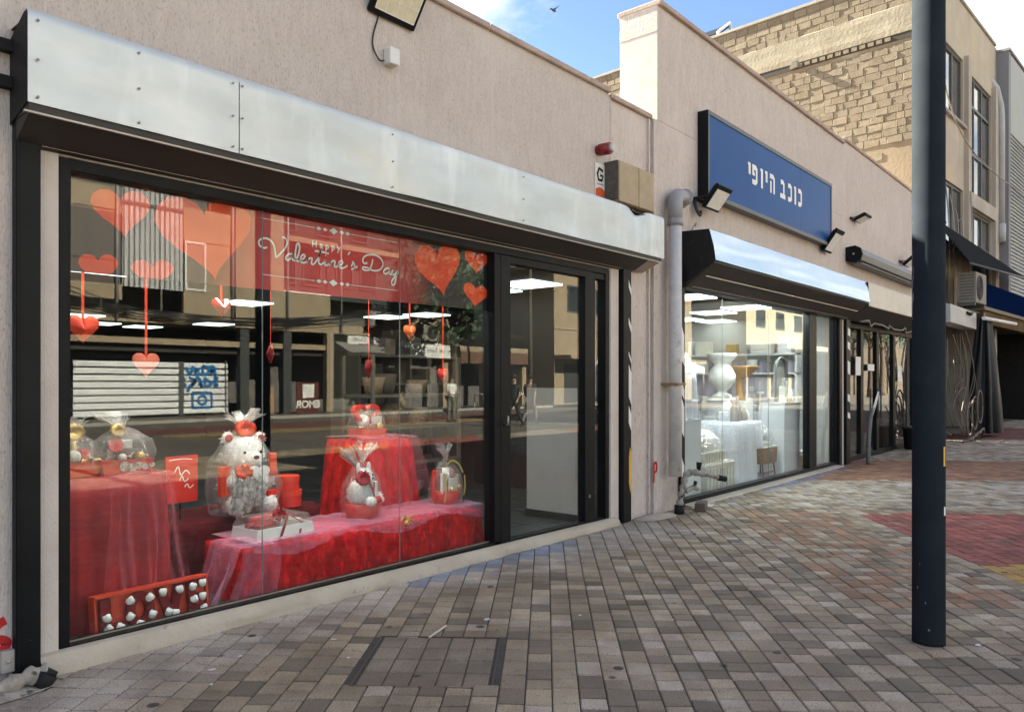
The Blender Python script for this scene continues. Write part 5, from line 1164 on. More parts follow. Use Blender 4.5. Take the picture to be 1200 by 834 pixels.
# gift baskets in cellophane
def cello(mb, r0, h0, rneck, zneck, ztop, rtop, seed, sx=1, sy=1, n=30):
    r = random.Random(seed); ph = [r.uniform(0, 6.28) for _ in range(4)]
    mb.lathe([(r0*1.03, h0), (r0*1.12, h0+(zneck-h0)*.3), (r0*.98, h0+(zneck-h0)*.6), (r0*.5, h0+(zneck-h0)*.88), (rneck, zneck)], n=n, wob=lambda a, j: .07*math.sin(5*a+ph[0]+j)+.05*math.sin(11*a+ph[1]+j*2), smooth=False, sx=sx, sy=sy)
def topfan(mb, rneck, zneck, ztop, rtop, seed, lean=(0, 0)):
    r = random.Random(seed)
    for k in range(13):
        a = r.uniform(0, 6.28); e = r.uniform(.6, 1); w_ = r.uniform(.012, .032); d = Vector((math.cos(a), math.sin(a)*.6, 0)); t_ = Vector((-math.sin(a), math.cos(a), 0))
        p0 = Vector((0, 0, zneck))+d*rneck*.6; p1 = Vector((lean[0]*.5, lean[1]*.5, zneck+(ztop-zneck)*.55*e))+d*rtop*.45; p2 = Vector((lean[0], lean[1], zneck+(ztop-zneck)*e))+d*rtop*r.uniform(.7, 1.1)
        mb.add([p0-t_*.006, p0+t_*.006, p1-t_*w_, p1+t_*w_, p2-t_*w_*1.7, p2+t_*w_*1.3+Vector((0, 0, r.uniform(-.02, .02))), (p1+p2)/2+d*.012], [(0, 1, 3, 2), (2, 3, 6), (3, 5, 6), (5, 4, 6), (4, 2, 6)])
def bow(mb, c, s, seed, n=10):
    r = random.Random(seed)
    for k in range(n):
        a = 2*PI*k/n+r.uniform(-.2, .2); d = Vector((math.cos(a), -.35+.2*math.sin(a), math.sin(a)*.8)); q = Vector(c); t_ = Vector((-math.sin(a), -.2, math.cos(a)))*s*.22
        m_ = q+d*s*.6+Vector((0, -s*.35, 0)); e = q+d*s
        mb.add([q-t_*.3, q+t_*.3, m_+t_, m_-t_, e+t_*.9, e-t_*.9, q+d*s*.5+Vector((0, s*.1, 0))+t_, q+d*s*.5+Vector((0, s*.1, 0))-t_], [(0, 1, 2, 3), (3, 2, 4, 5), (5, 4, 6, 7)], True)
def fill(t, items):
    for (nm, m, kind, c, s) in items:
        mb = MB()
        if kind == 'b': mb.box(c[0]-s[0]/2, c[0]+s[0]/2, c[1]-s[1]/2, c[1]+s[1]/2, c[2], c[2]+s[2], rz=s[3] if len(s) > 3 else 0); mb.build(nm, m, t, bev=.004)
        elif kind == 's': mb.ball(c, s[0], 12, 8, s[1:] if len(s) > 1 else (1, 1, 1)); mb.build(nm, m, t)
        elif kind == 't': mb.tube([c, s[:3]], s[3], 8); mb.build(nm, m, t)
        elif kind == 'h': mb.prism(heart(c[0], c[2], s[0], s[0]*.9), c[1]-.015, c[1]+.015); mb.build(nm, m, t)
def tray(t, w_, d_, h_, m, fl=1.12):
    b = MB(); a, c = w_/2, d_/2
    vs = [(-a, -c, 0), (a, -c, 0), (a, c, 0), (-a, c, 0), (-a*fl, -c*fl, h_), (a*fl, -c*fl, h_), (a*fl, c*fl, h_), (-a*fl, c*fl, h_), (-a*fl+.01, -c*fl+.01, h_), (a*fl-.01, -c*fl+.01, h_), (a*fl-.01, c*fl-.01, h_), (-a*fl+.01, c*fl-.01, h_), (-a+.01, -c+.01, .012), (a-.01, -c+.01, .012), (a-.01, c-.01, .012), (-a+.01, c-.01, .012)]
    fs = [(3, 2, 1, 0), (12, 13, 14, 15)]
    for q in range(3):
        for k in range(4): j = (k+1) % 4; fs.append((q*4+k, q*4+j, q*4+4+j, q*4+4+k))
    b.add(vs, fs); return b.build('tray', m, t)
GRP = 'gift baskets in the gift shop window'
def strips(t, m, n, box, seed, name='shredded_filling'):
    r = random.Random(seed); mb = MB()
    for k in range(n):
        p = Vector((r.uniform(box[0], box[1]), r.uniform(box[2], box[3]), r.uniform(box[4], box[5]))); d = Vector((r.gauss(0, 1), r.gauss(0, 1), r.gauss(0, 1))).normalized()*r.uniform(.03, .07); s = d.orthogonal().normalized()*.004
        mb.add([p-s, p+s, p+d*.5+s+Vector((0, 0, .01)), p+d*.5-s+Vector((0, 0, .01)), p+d+s, p+d-s], [(0, 1, 2, 3), (3, 2, 4, 5)])
    return struct(mb.build(name, m, t), 'stuff')
t = thing('gift_basket', 'orange red tray basket with golden bow in cellophane, at the left end of the table', 'gift basket', (1.82, .62, .93), .1, GRP)
tray(t, .24, .20, .085, ORANGE_CARD); fill(t, [('wrapped_chocolate', WHITEP, 'b', (-.06, 0, .06), (.09, .08, .16, .3)), ('bottle', GOLD, 't', (.04, .02, .05), (.02, .03, .22, .028)), ('wrapped_sweet', RED_CARD, 'b', (.06, -.03, .06), (.07, .05, .10, .5)), ('wrapped_sweet', CREAM, 's', (0, -.05, .12), (.04,))])
strips(t, GOLD, 60, (-.1, .1, -.09, .09, .07, .11), 3)
b = MB(); cello(b, .155, .05, .02, .27, .36, .09, 4, sy=.85); b.build('cellophane_wrap', CELLO, t); b = MB(); topfan(b, .02, .27, .37, .10, 5); b.build('gathered_top', CELLO_TOP, t); b = MB(); bow(b, (0, -.02, .27), .07, 3, 14); b.build('bow', GOLD, t)
t = thing('gift_basket', 'flat red patterned tray basket wrapped in cellophane on the right half of the table', 'gift basket', (2.11, .58, .93), -.12, GRP)
tray(t, .27, .21, .09, RED_CARD); fill(t, [('round_tin', RED_CARD, 't', (-.05, -.02, .17), (-.05, -.05, .18, .045)), ('chocolate_bar', mat('dark_wrapper', (.10, .03, .03), .4), 'b', (.03, 0, .08), (.16, .05, .07, -.4)), ('chocolate_bar', CREAM, 'b', (.0, .05, .08), (.14, .04, .12, -.3)), ('wrapped_sweet', GOLD, 's', (.09, -.05, .10), (.032,)), ('wrapped_sweet', WHITEP, 's', (-.02, -.07, .10), (.026,))])
strips(t, mat('straw_fill', (.5, .42, .28), .8), 60, (-.12, .12, -.09, .09, .08, .115), 6)
b = MB()
for k in range(5): b.prism([(.03+.03*math.cos(q*PI/8)*(1-.12*k)-.05+.04*k, .05+.03*math.sin(q*PI/8)*(1-.12*k)-.01*(k % 2)) for q in range(16)][::1], -.119, -.1165-.0003*k)
b.build('printed_motif', mat('motif_print', (.75, .72, .70), .6, (.05, .04, .04), 60), t)
b = MB(); cello(b, .17, .06, .02, .29, .38, .08, 8, sy=.8); b.build('cellophane_wrap', CELLO, t); b = MB(); topfan(b, .02, .27, .40, .10, 7, (-.06, 0)); b.build('gathered_top', CELLO_TOP, t); b = MB(); bow(b, (-.04, -.03, .27), .05, 8, 10); b.build('bow', GOLD, t)

# red poster on a thin stand
t = thing('poster_stand', 'orange red poster with white script on a thin black stand', 'poster', (2.70, 1.0, FZ), .1)
b = MB(); b.box(-.125, .125, -.008, .008, .60, .935); b.build('poster_board', RED_CARD, t); b = MB(); b.tube([(0, .015, .0), (0, .015, .62)], .006, 6); b.lathe([(.10, 0), (.10, .008), (.0, .012)], n=14); b.build('stand', BLACK, t)
b = MB(); b.ribbon([(-.06, .82), (-.03, .86), (-.01, .80), (.03, .83), (.06, .80)], .008, -.0095); b.ribbon([(-.02, .76), (.0, .79), (.02, .75), (.05, .77)], .007, -.0095); b.ribbon([(.02, .71), (.04, .73), (.06, .70), (.09, .72)], .007, -.0095); b.ribbon([(-.10, .91), (.0, .915), (.08, .905)], .006, -.0095); b.build('script_lettering', PRINTW, t)

# big white teddy bear with wrapped gifts
def fused(mb, name, m, par, vox=.008, sm=8):
    o = mb.build(name, m, par); rm = o.modifiers.new('fuse', 'REMESH'); rm.mode = 'VOXEL'; rm.voxel_size = vox; rm.use_smooth_shade = True
    s = o.modifiers.new('smooth', 'SMOOTH'); s.iterations = sm; s.factor = .5; return o
def tufts(t, balls, n, seed, ln=.024):
    r = random.Random(seed); mb = MB(); tot = sum(b_[1]**2 for b_ in balls); k = 0
    while k < n:
        q = r.uniform(0, tot)
        for c, rad, sc in balls:
            q -= rad**2
            if q <= 0: break
        d = Vector((r.gauss(0, 1), r.gauss(0, 1), r.gauss(0, 1))).normalized(); p = Vector((c[0]+d.x*rad*sc[0], c[1]+d.y*rad*sc[1], c[2]+d.z*rad*sc[2])); k += 1
        if any(b_ is not None and b_[0] != c and sum(((p[i]-b_[0][i])/(b_[1]*b_[2][i]))**2 for i in range(3)) < .92 for b_ in balls): continue
        nrm = Vector((d.x/sc[0], d.y/sc[1], d.z/sc[2])).normalized(); s_ = nrm.orthogonal().normalized(); s_.rotate(Matrix.Rotation(r.uniform(0, 6.28), 3, nrm)); w_ = .0035
        e = p+(nrm*.6+s_*r.uniform(.2, .7)+Vector((0, 0, -.35))).normalized()*ln*r.uniform(.6, 1.2); p -= nrm*.006
        mb.add([p-s_.cross(nrm)*w_, p+s_.cross(nrm)*w_, e], [(0, 1, 2)], True)
    struct(mb.build('fur_tufts', FUR, t), 'stuff')
BALLS = [((0, 0, .19), .17, (1, .8, 1.1)), ((0, -.03, .46), .145, (1.06, .92, .95)), ((-.115, -.01, .575), .052, (1, .6, 1)), ((.125, -.01, .565), .052, (1, .6, 1))]+[((s*.16, -.08, .27), .062, (.9, 1.2, 1.3)) for s in (-1, 1)]+[((s*.12, -.16, .09), .075, (1, 1.3, 1)) for s in (-1, 1)]
BALLS2 = [((-.03, -.01, .21), .105, (1, .85, 1)), ((-.005, -.04, .335), .07, (1, .9, 1.05)), ((-.02, -.125, .15), .045, (1, 1.2, .9)), ((.08, -.09, .17), .045, (1, 1, 1))]
t = thing('teddy_bear', 'large white teddy bear with red inner ears wrapped in cellophane behind the gift box', 'teddy bear', (3.14, .93, .50), -.12)
b = MB(); b.ball((0, 0, .19), .17, 16, 12, (1, .8, 1.1)); b.ball((0, -.03, .46), .145, 18, 14, (1.06, .92, .95)); b.ball((-.115, -.01, .575), .052, 10, 8, (1, .6, 1)); b.ball((.125, -.01, .565), .052, 10, 8, (1, .6, 1)); b.ball((.02, -.15, .425), .062, 12, 9, (1.1, .8, .85))
for s in (-1, 1): b.ball((s*.16, -.08, .27), .062, 10, 8, (.9, 1.2, 1.3)); b.ball((s*.12, -.16, .09), .075, 10, 8, (1, 1.3, 1)); b.ball((s*.06, -.14, .25), .055, 10, 8, (1.4, 1, 1))
fused(b, 'body', FUR, t); tufts(t, BALLS, 2600, 3)
b = MB(); b.ball((-.122, -.045, .578), .03, 10, 6, (1, .3, 1)); b.ball((.130, -.045, .568), .03, 10, 6, (1, .3, 1)); b.build('inner_ear', mat('red_ear', (.45, .06, .06), .8), t)
b = MB(); b.ball((-.05, -.158, .475), .011, 8, 6); b.ball((.075, -.160, .475), .011, 8, 6); b.build('eye', mat('bead_black', (.008, .008, .008), .15), t)
b = MB(); b.ball((.02, -.203, .44), .018, 8, 6, (1.3, .7, .9)); b.build('nose', mat('brown_nose', (.16, .07, .05), .5), t)
fill(t, [('heart_cushion', FUR, 'h', (.04, -.21, .31), (.15,)), ('orange_gift', ORANGE_CARD, 'b', (-.19, -.12, .16), (.08, .05, .22, .2)), ('orange_gift', ORANGE_CARD, 'b', (.17, -.15, .29), (.055, .04, .17, -.3)), ('spotted_ribbon', RED_CARD, 'b', (.14, -.19, .14), (.10, .03, .05, .4))])
b = MB(); r5 = random.Random(6)
for k in range(26):
    x = -.12+r5.gauss(0, .045); z = .33-r5.random()*.05; y = -.235-r5.random()*.02
    b.add([(x, y, z), (x+.007, y, z), (x+.012+r5.gauss(0, .02), y-.01, z-.11), (x+.002+r5.gauss(0, .02), y-.01, z-.11), (x+r5.gauss(0, .03), y, z-.24), (x+.008+r5.gauss(0, .03), y, z-.24)], [(0, 1, 2, 3), (3, 2, 5, 4)])
struct(b.build('curling_ribbon', mat('curl_ribbon', (.6, .58, .56), .3, (.08, .07, .07), 34), t), 'stuff')
b = MB(); bow(b, (-.10, -.235, .35), .07, 3, 8); b.build('bow', ORANGE_CARD, t)
b = MB(); cello(b, .24, .02, .035, .66, .76, .13, 12, sy=.9); b.build('cellophane_wrap', CELLO, t); b = MB(); topfan(b, .03, .64, .80, .17, 13); topfan(b, .03, .64, .78, .15, 14); b.build('gathered_top', CELLO_TOP, t); b = MB(); bow(b, (0, -.03, .645), .085, 9, 16); b.build('bow', ORANGE_CARD, t)
# round boxes
t = thing('round_gift_box', 'larger round red gift box, lower one of the stack beside the bear', 'gift box', (3.55, .95, .508), 0, 'stacked round gift boxes')
MB().lathe([(.105, 0), (.105, .10)], n=28, smooth=False).build('base', RED_CARD, t); MB().lathe([(.110, .085), (.110, .128), (.0, .129)], n=28, smooth=False).build('lid', ORANGE_CARD, t)
t = thing('round_gift_box', 'smaller round red gift box on top of the stack beside the bear', 'gift box', (3.545, .95, .638), 0, 'stacked round gift boxes')
MB().lathe([(.092, 0), (.092, .085)], n=28, smooth=False).build('base', RED_CARD, t); MB().lathe([(.097, .07), (.097, .112), (.0, .113)], n=28, smooth=False).build('lid', ORANGE_CARD, t)
# white gift box with clear lid
t = thing('white_gift_box', 'white gift box with clear lid and dark red ribbon on the velvet platform', 'gift box', (3.10, .45, .402), .08)
tray(t, .50, .30, .085, mat('white_box', (.75, .74, .73), .5), .93)
fill(t, [('chocolate_set', mat('red_tissue', (.40, .02, .03), .7), 'b', (-.12, -.02, .05), (.17, .14, .06, .2)), ('chocolate_set', CREAM, 'b', (.12, .02, .05), (.18, .16, .055, -.1)), ('card', RED_CARD, 'b', (.02, .08, .06), (.3, .08, .08, .1))])
b = MB(); b.prism([(-.245, .086), (.245, .086), (.20, .15), (-.20, .15)], -.135, .135); b.build('clear_lid', CELLO, t)
b = MB(); b.add([(-.07, -.152, 0), (-.045, -.152, 0), (.0, -.142, .088), (-.025, -.142, .088), (.06, -.10, .153), (.035, -.10, .153), (.09, .1, .153), (.115, .1, .153)], [(0, 1, 2, 3), (3, 2, 4, 5), (5, 4, 7, 6)]); b.add([(-.24, -.05, .10), (-.24, -.02, .10), (-.02, -.06, .154), (-.02, -.03, .154), (.24, .0, .10), (.24, .03, .10)], [(0, 2, 3, 1), (2, 4, 5, 3)]); b.add([(.10, -.152, .0), (.12, -.152, .0), (.15, -.137, .09), (.13, -.137, .09), (.09, -.05, .153), (.07, -.05, .153)], [(0, 1, 2, 3), (3, 2, 4, 5)]); b.build('ribbon', mat('dark_red_ribbon', (.22, .01, .02), .5), t)
b = MB(); bow(b, (-.01, -.06, .165), .06, 5, 8); b.build('bow', mat('red_tissue', (.40, .02, .03), .7), t)
# white plush in a red bucket
t = thing('bucket_plush', 'white plush toy in a round red box wrapped in cellophane with red bow', 'gift basket', (3.94, .50, .405), .0, GRP)
MB().lathe([(.125, 0), (.14, .13), (.128, .132), (.118, .02)], n=26).build('red_box', RED_CARD, t)
b = MB(); b.ball((-.03, -.01, .21), .105, 14, 10, (1, .85, 1)); b.ball((-.005, -.04, .335), .07, 14, 10, (1, .9, 1.05)); b.ball((-.055, -.02, .41), .03, 9, 7, (.7, .5, 1.5)); b.ball((.05, -.02, .41), .03, 9, 7, (.7, .5, 1.5)); b.ball((-.02, -.125, .15), .045, 9, 7, (1, 1.2, .9)); b.ball((.08, -.09, .17), .045, 9, 7); b.ball((.0, -.10, .32), .03, 9, 7)
fused(b, 'plush_body', FUR, t, .006, 6); tufts(t, BALLS2, 1500, 4, .018)
b = MB(); b.ball((-.03, -.095, .355), .007, 6, 5); b.ball((.025, -.10, .355), .007, 6, 5); b.ball((.0, -.13, .33), .008, 6, 5); b.build('eye', mat('bead_black', (.008, .008, .008), .15), t)
fill(t, [('chocolate_box', WHITEP, 'b', (.09, -.02, .12), (.07, .05, .17, -.2)), ('ribbon_roll', RED_CARD, 't', (.03, -.13, .15), (.07, -.13, .16, .03)), ('wrapped_sweet', WHITEP, 's', (.10, -.11, .15), (.03,))])
b = MB(); b.ribbon([(-.02, .30), (.01, .24), (.03, .18)], .022, -.115); b.ribbon([(.03, .30), (.025, .22)], .018, -.113); b.build('scarf', mat('red_tissue', (.40, .02, .03), .7), t)
b = MB(); cello(b, .15, .02, .02, .47, .6, .08, 21, sy=.9); b.build('cellophane_wrap', CELLO, t); b = MB(); topfan(b, .02, .45, .62, .11, 22, (.03, 0)); topfan(b, .015, .36, .60, .05, 23, (-.17, 0)); b.build('gathered_top', CELLO_TOP, t); b = MB(); bow(b, (-.085, -.09, .34), .075, 9, 12); b.build('bow', mat('red_satin_bow', (.45, .02, .05), .35), t)
# heart shaped basket on the tall pedestal
t = thing('heart_gift_box', 'red box with a heart shaped window wrapped in cellophane on the tall pedestal', 'gift basket', (4.50, 1.12, .985), .0, GRP)
tray(t, .26, .18, .09, ORANGE_CARD); 
b = MB(); hp = heart(-.03, .20, .30, .22); hi = heart(-.03, .205, .21, .15); n = len(hp)
b.add([(x, -.04, z) for x, z in hp]+[(x, -.04, z) for x, z in hi]+[(x, .02, z) for x, z in hp]+[(x, .02, z) for x, z in hi], [f for i in range(n) for f in ((i, (i+1) % n, n+(i+1) % n, n+i), (i, 2*n+i, 2*n+(i+1) % n, (i+1) % n), (n+i, n+(i+1) % n, 3*n+(i+1) % n, 3*n+i))]); b.build('heart_frame', RED_CARD, t)
fill(t, [('gold_card', CREAM, 'b', (.05, -.07, .13), (.12, .01, .07, 0)), ('gold_bow', GOLD, 's', (.07, -.09, .11), (.035, 1, .5, 1)), ('teddy', FUR, 's', (-.05, .0, .16), (.06,))])
b = MB(); cello(b, .17, .02, .03, .31, .36, .06, 31, sy=.7); b.build('cellophane_wrap', CELLO, t)
# basket by the door
t = thing('chocolate_basket', 'red bucket of cream coloured sweets with yellow ribbon in cellophane, nearest the door', 'gift basket', (4.87, .48, .405), .0, GRP)
MB().lathe([(.105, 0), (.13, .13), (.12, .132), (.10, .02)], n=22).build('red_bucket', RED_CARD, t)
fill(t, [('candle_jar', WHITEP, 't', (-.02, -.02, .22), (-.02, -.02, .33, .035)), ('chocolate_bar', CREAM, 'b', (-.08, -.05, .11), (.07, .03, .18, .2)), ('chocolate_bar', CREAM, 'b', (.0, -.08, .10), (.08, .03, .14, -.1)), ('chocolate_bar', mat('straw_fill', (.5, .42, .28), .8), 'b', (.08, -.04, .11), (.05, .03, .16, -.3)), ('teddy', mat('pink_plush', (.55, .25, .24), .9), 's', (.03, .0, .27), (.06,)), ('red_backing', RED_CARD, 'b', (-.09, .04, .05), (.10, .03, .26, .3)), ('gold_sweet', GOLD, 's', (.06, -.1, .16), (.025,)), ('gold_sweet', GOLD, 's', (-.04, -.11, .15), (.025,))])
b = MB(); b.ribbon([(-.10, .36), (-.03, .40), (.06, .36), (.11, .28)], .018, -.10); b.ribbon([(-.13, .3), (-.10, .2), (-.12, .04)], .016, -.10); b.ribbon([(.12, .26), (.13, .15), (.11, .08)], .016, -.11); b.build('ribbon', mat('yellow_ribbon', (.68, .52, .14), .5), t)
b = MB(); cello(b, .145, .02, .02, .41, .5, .06, 41, sy=.9); b.build('cellophane_wrap', CELLO, t); b = MB(); topfan(b, .02, .40, .56, .08, 42, (-.03, 0)); b.build('gathered_top', CELLO_TOP, t)

# shop interior: low white counter by the door and wall shelving
t = thing('white_counter', 'low white counter end wall standing just inside the gift shop door', 'counter', (6.62, .52, FZ))
MB().box(-.04, .04, -.37, .42, .075, 1.40).build('panel', mat('grey_white_laminate', (.40, .40, .41), .45, (.36, .36, .37), 3), t, bev=.003); MB().box(-.05, .05, -.38, .43, 0, .074).build('plinth', BLACK, t); 
b = MB(); b.box(-.047, -.0405, -.35, -.24, .42, .78); b.build('paper_holder', mat('grey_acrylic', (.36, .37, .37), .3), t)
b = MB(); b.box(.041, .55, -.3, .42, 1.30, 1.36); b.build('counter_top', WHITE, t)
t = thing('wall_shelving', 'pale wall shelving with goods at the back of the gift shop', 'shelves', (7.3, 3.9, FZ))
b = MB()
for x in (-.9, 0, .9): b.box(x-.02, x+.02, -.3, .3, 0, 2.2)
b.build('upright', mat('beige_shelf', (.15, .135, .11), .6), t)
rs = random.Random(17)
for k, z in enumerate((.18, .62, 1.05, 1.42, 1.80)):
    b = MB(); b.box(-.9, .9, -.34, .3, z, z+.035); b.build('shelf', mat('beige_shelf', (.15, .135, .11), .6), t)
    for q in range(7):
        x = -.75+q*.24+rs.uniform(-.03, .03); m = rs.choice([CREAM, DKGREY, mat('dim_goods', (.12, .09, .07), .8), mat('brown_card', (.26, .19, .12), .8), mat('dim_goods', (.12, .09, .07), .8), DKGREY]); b = MB(); b.box(x-.09, x+.09, -.2, .1, z+.036, z+.036+rs.uniform(.10, .27)); b.build('goods', m, t)
t = thing('shelf_rack', 'tall open rack of baskets standing behind the red pedestal', 'shelves', (5.9, 2.2, FZ))
b = MB()
for x in (-.65, .65):
    for y in (-.25, .25): b.box(x-.018, x+.018, y-.018, y+.018, 0, 1.75)
b.build('upright', mat('beige_shelf', (.15, .135, .11), .6), t)
for z in (.12, .55, .95, 1.3): b = MB(); b.box(-.66, .66, -.27, .27, z, z+.03); b.build('shelf', mat('beige_shelf', (.15, .135, .11), .6), t)
for k in range(14):
    z = (.15, .58, .98, 1.33)[k % 4]; x = -.5+.33*(k//4)+rs.uniform(-.04, .04); m = rs.choice([WICKER, mat('dim_goods', (.12, .09, .07), .8), DKGREY]); b = MB(); b.lathe([(.09, z), (.13, z+rs.uniform(.12, .25))], x, rs.uniform(-.08, .08), 12); b.build('basket', m, t)

# ---------------------------------------------------------------- the white display in the second window
F2 = .02
def plinth(label, x0, x1, y0, y1, h, m=None):
    t = thing('white_plinth', label, 'plinth', ((x0+x1)/2, (y0+y1)/2, F2), 0, 'white plinths in the white display window'); a, c = (x1-x0)/2, (y1-y0)/2
    MB().box(-a, a, -c, c, 0, h-.03).build('plinth_body', m or mat('plinth_white', (.66, .68, .71), .7, (.60, .62, .66), 4), t, bev=.004); MB().box(-a-.006, a+.006, -c-.006, c+.006, h-.029, h).build('plinth_top', WHITE, t); return t
plinth('white plinth at the left edge of the white display window', 8.66, 9.24, .17, .55, 1.00)
plinth('tall white plinth beside the mullion of the white display window', 12.28, 12.98, .22, .6, 1.14)
plinth('white plinth seen through the narrow right pane of the white window', 13.55, 14.1, .5, .95, .95)
def cloth(label, name, mb, m, loc=(0, 0, 0), group='cloths in the white display window'): return tag(mb.build(name, m), label, 'cloth', group)
cloth('grey white cloth draped over a crate on the left plinth', 'draped_cloth', draped(8.70, 9.18, .21, .5, 1.024, 1.60, .02, .015, 14, 4), WHITE_CLOTH)
t = thing('wrapped_bundle', 'white bundle wrapped in cellophane on top of the left cloth', 'gift basket', (8.93, .34, 1.615), 0, 'white gift bundles'); fill(t, [('white_box', WHITEP, 'b', (0, 0, 0), (.3, .22, .12, .2)), ('bow', CREAM, 's', (-.05, -.08, .15), (.06, 1.2, .8, .7))])
b = MB(); cello(b, .19, .0, .03, .32, .4, .08, 51, sy=.8); b.build('cellophane_wrap', CELLO_TOP, t)
wt_ = thing('draped_table', 'white cloth covered table in the middle of the white display window', 'table', (10.9, .5, F2)); o = draped(10.5, 11.28, .28, .8, F2+.004, .88, .05, .028, 15, 12).build('cloth', WHITE_CLOTH, wt_); o.location = -Vector((10.9, .5, F2))
lt2 = thing('draped_table', 'lilac grey draped table at the back of the white display', 'table', (14.0, 1.8, F2)); o = draped(13.55, 14.42, .8, 2.9, F2+.004, .86, .04, .03, 34, 14).build('cloth', LILAC, lt2); o.location = -Vector((14.0, 1.8, F2))
hd = MB(); hd.grid(lambda u, v: (14.48+.035*math.sin(u*52), .75+2.3*u, .9+1.0*v), 120, 6); tag(hd.build('hanging_drape', LILAC), 'lilac sheer drape hanging on the right wall behind the urn and trays', 'drape')
def cream_case(label, x, y, z, w_, d_, h_):
    t = thing('cream_basket', label, 'basket', (x, y, z), 0, 'cream fabric baskets'); tray(t, w_, d_, h_, CREAM, 1.06); b = MB(); b.box(-w_*.55, w_*.55, -d_*.55, d_*.55, h_*.80, h_*1.0); b.build('padded_rim', CREAM, t, bev=.02)
    b = MB()
    for k in range(9): b.box(-w_/2+w_*k/8-.006, -w_/2+w_*k/8+.006, -d_/2*1.05-.012, -d_/2-.002, .01, h_*.78)
    b.build('piping', CREAM, t); return t
cream_case('larger cream fabric basket on the floor of the white display, lower one', 9.93, .42, F2, .84, .38, .38)
cream_case('smaller cream fabric basket stacked on the larger one', 9.83, .42, F2+.385, .62, .30, .14)
t = thing('wrapped_bundle', 'cream and gold gift set in crinkled cellophane on the stacked cream baskets', 'gift basket', (9.8, .40, F2+.53), 0, 'white gift bundles'); fill(t, [('folded_fabric', CREAM, 'b', (-.08, 0, 0), (.4, .22, .10, .1)), ('folded_fabric', GOLD, 'b', (-.1, .02, .10), (.25, .16, .08, .2)), ('ribbon', WHITEP, 's', (-.17, -.06, .2), (.05,))])
b = MB(); cello(b, .30, -.02, .05, .30, .4, .1, 55, sy=.6); b.build('cellophane_wrap', CELLO_TOP, t)
t = thing('wicker_basket', 'brown wicker basket on metal legs beside the white draped table', 'basket', (11.85, .42, F2))
tray(t, .52, .28, .24, WICKER, 1.06).location = (0, 0, .20); b = MB(); 
for q in range(7): b.tube([(.28*math.cos(a*PI/16)*1.0, .15*math.sin(a*PI/16), .22+.03*q) for a in range(33)], .016, 5, False)
b.build('wicker_weave', WICKER, t); b = MB()
for x in (-.22, .22): b.tube([(x, -.1, .22), (x*1.1, -.12, .0)], .012, 6); b.tube([(x, .1, .22), (x*1.1, .12, .0)], .012, 6)
b.tube([(-.24, -.12, .06), (.24, -.12, .06)], .01, 6); b.build('leg', DKGREY, t); b = MB(); b.box(-.27, .27, -.15, .15, .441, .47); b.build('cushion', CREAM, t, bev=.01)
t = thing('wrapped_bundle', 'silver grey gift set in cellophane sloping over the wicker basket', 'gift basket', (11.8, .46, F2+.475), 0, 'white gift bundles'); fill(t, [('tray', WHITEP, 'b', (.02, 0, .0), (.5, .26, .05, 0)), ('folded_towel', WHITE_CLOTH, 'b', (-.1, 0, .05), (.28, .2, .14, .2)), ('ribbon', DKGREY, 's', (.05, -.08, .12), (.05,)), ('folded_towel', WHITE_CLOTH, 'b', (.1, .03, .05), (.2, .15, .08, -.2))])
b = MB(); cello(b, .30, -.02, .04, .36, .4, .1, 57, sy=.6); b.build('cellophane_wrap', CELLO_TOP, t)
t = thing('stone_urn', 'pale stone urn with wide fluted rim on a square pedestal', 'urn', (11.55, .95, .90))
MB().lathe([(.15, .35), (.15, .38), (.08, .42), (.07, .46), (.13, .50), (.205, .60), (.215, .70), (.17, .80), (.12, .86), (.13, .90), (.22, .99), (.235, 1.04), (.22, 1.05), (.12, .92)], n=28, wob=lambda a, j: .03*math.sin(14*a) if j > 8 else 0).build('vase', STONE, t)
b = MB(); b.box(-.22, .22, -.2, .2, 0, .05); b.box(-.17, .17, -.16, .16, .05, .30); b.box(-.2, .2, -.19, .19, .30, .35); b.build('pedestal', STONE, t, bev=.008)
sup = thing('white_plinth', 'hidden white plinth carrying the stone urn behind the draped table', 'plinth', (11.55, .98, F2), 0, 'white plinths in the white display window'); MB().box(-.3, .3, -.16, .2, 0, .875).build('plinth_body', WHITE, sup)
t = thing('glass_tray', 'amber wooden tray bowl beside the stone urn', 'bowl', (12.45, 1.05, 1.57)); MB().lathe([(.12, 0), (.16, .02), (.33, .17), (.34, .19), (.31, .18), (.14, .03)], n=26).build('bowl', WOODBOWL, t); MB().lathe([(.1, -.39), (.06, -.3), (.05, -.05), (.1, -.001)], n=16).build('stand', WOODBOWL, t)
sup = thing('white_plinth', 'low plinth under the amber bowl stand', 'plinth', (12.45, 1.05, F2), 0, 'white plinths in the white display window'); MB().box(-.18, .18, -.16, .16, 0, 1.158).build('plinth_body', WHITE, sup)
t = thing('bottle_set', 'small wooden bottles standing on the white draped table', 'bottles', (11.05, .42, .905))
for k, (x, h_, m) in enumerate(((-.25, .34, mat('taupe_cloth', (.34, .30, .27), .8)), (-.12, .38, mat('taupe_cloth', (.34, .30, .27), .8)), (.12, .22, mat('taupe_cloth', (.34, .30, .27), .8)), (.2, .2, CREAM))): b = MB(); b.lathe([(.05, 0), (.055, .02), (.05, h_*.6), (.02, h_*.75), (.02, h_), (0, h_)], x, 0, 12); b.build('bottle', m, t)
t = thing('arch_mirror', 'arched grey display frame with small goods on the tall white plinth', 'display', (12.62, .40, 1.16))
pts = [(-.24, 0), (-.24, .5)]+[(.24*math.cos(PI-q*PI/8), .5+.24*math.sin(q*PI/8)) for q in range(1, 8)]+[(.24, .5), (.24, 0)]
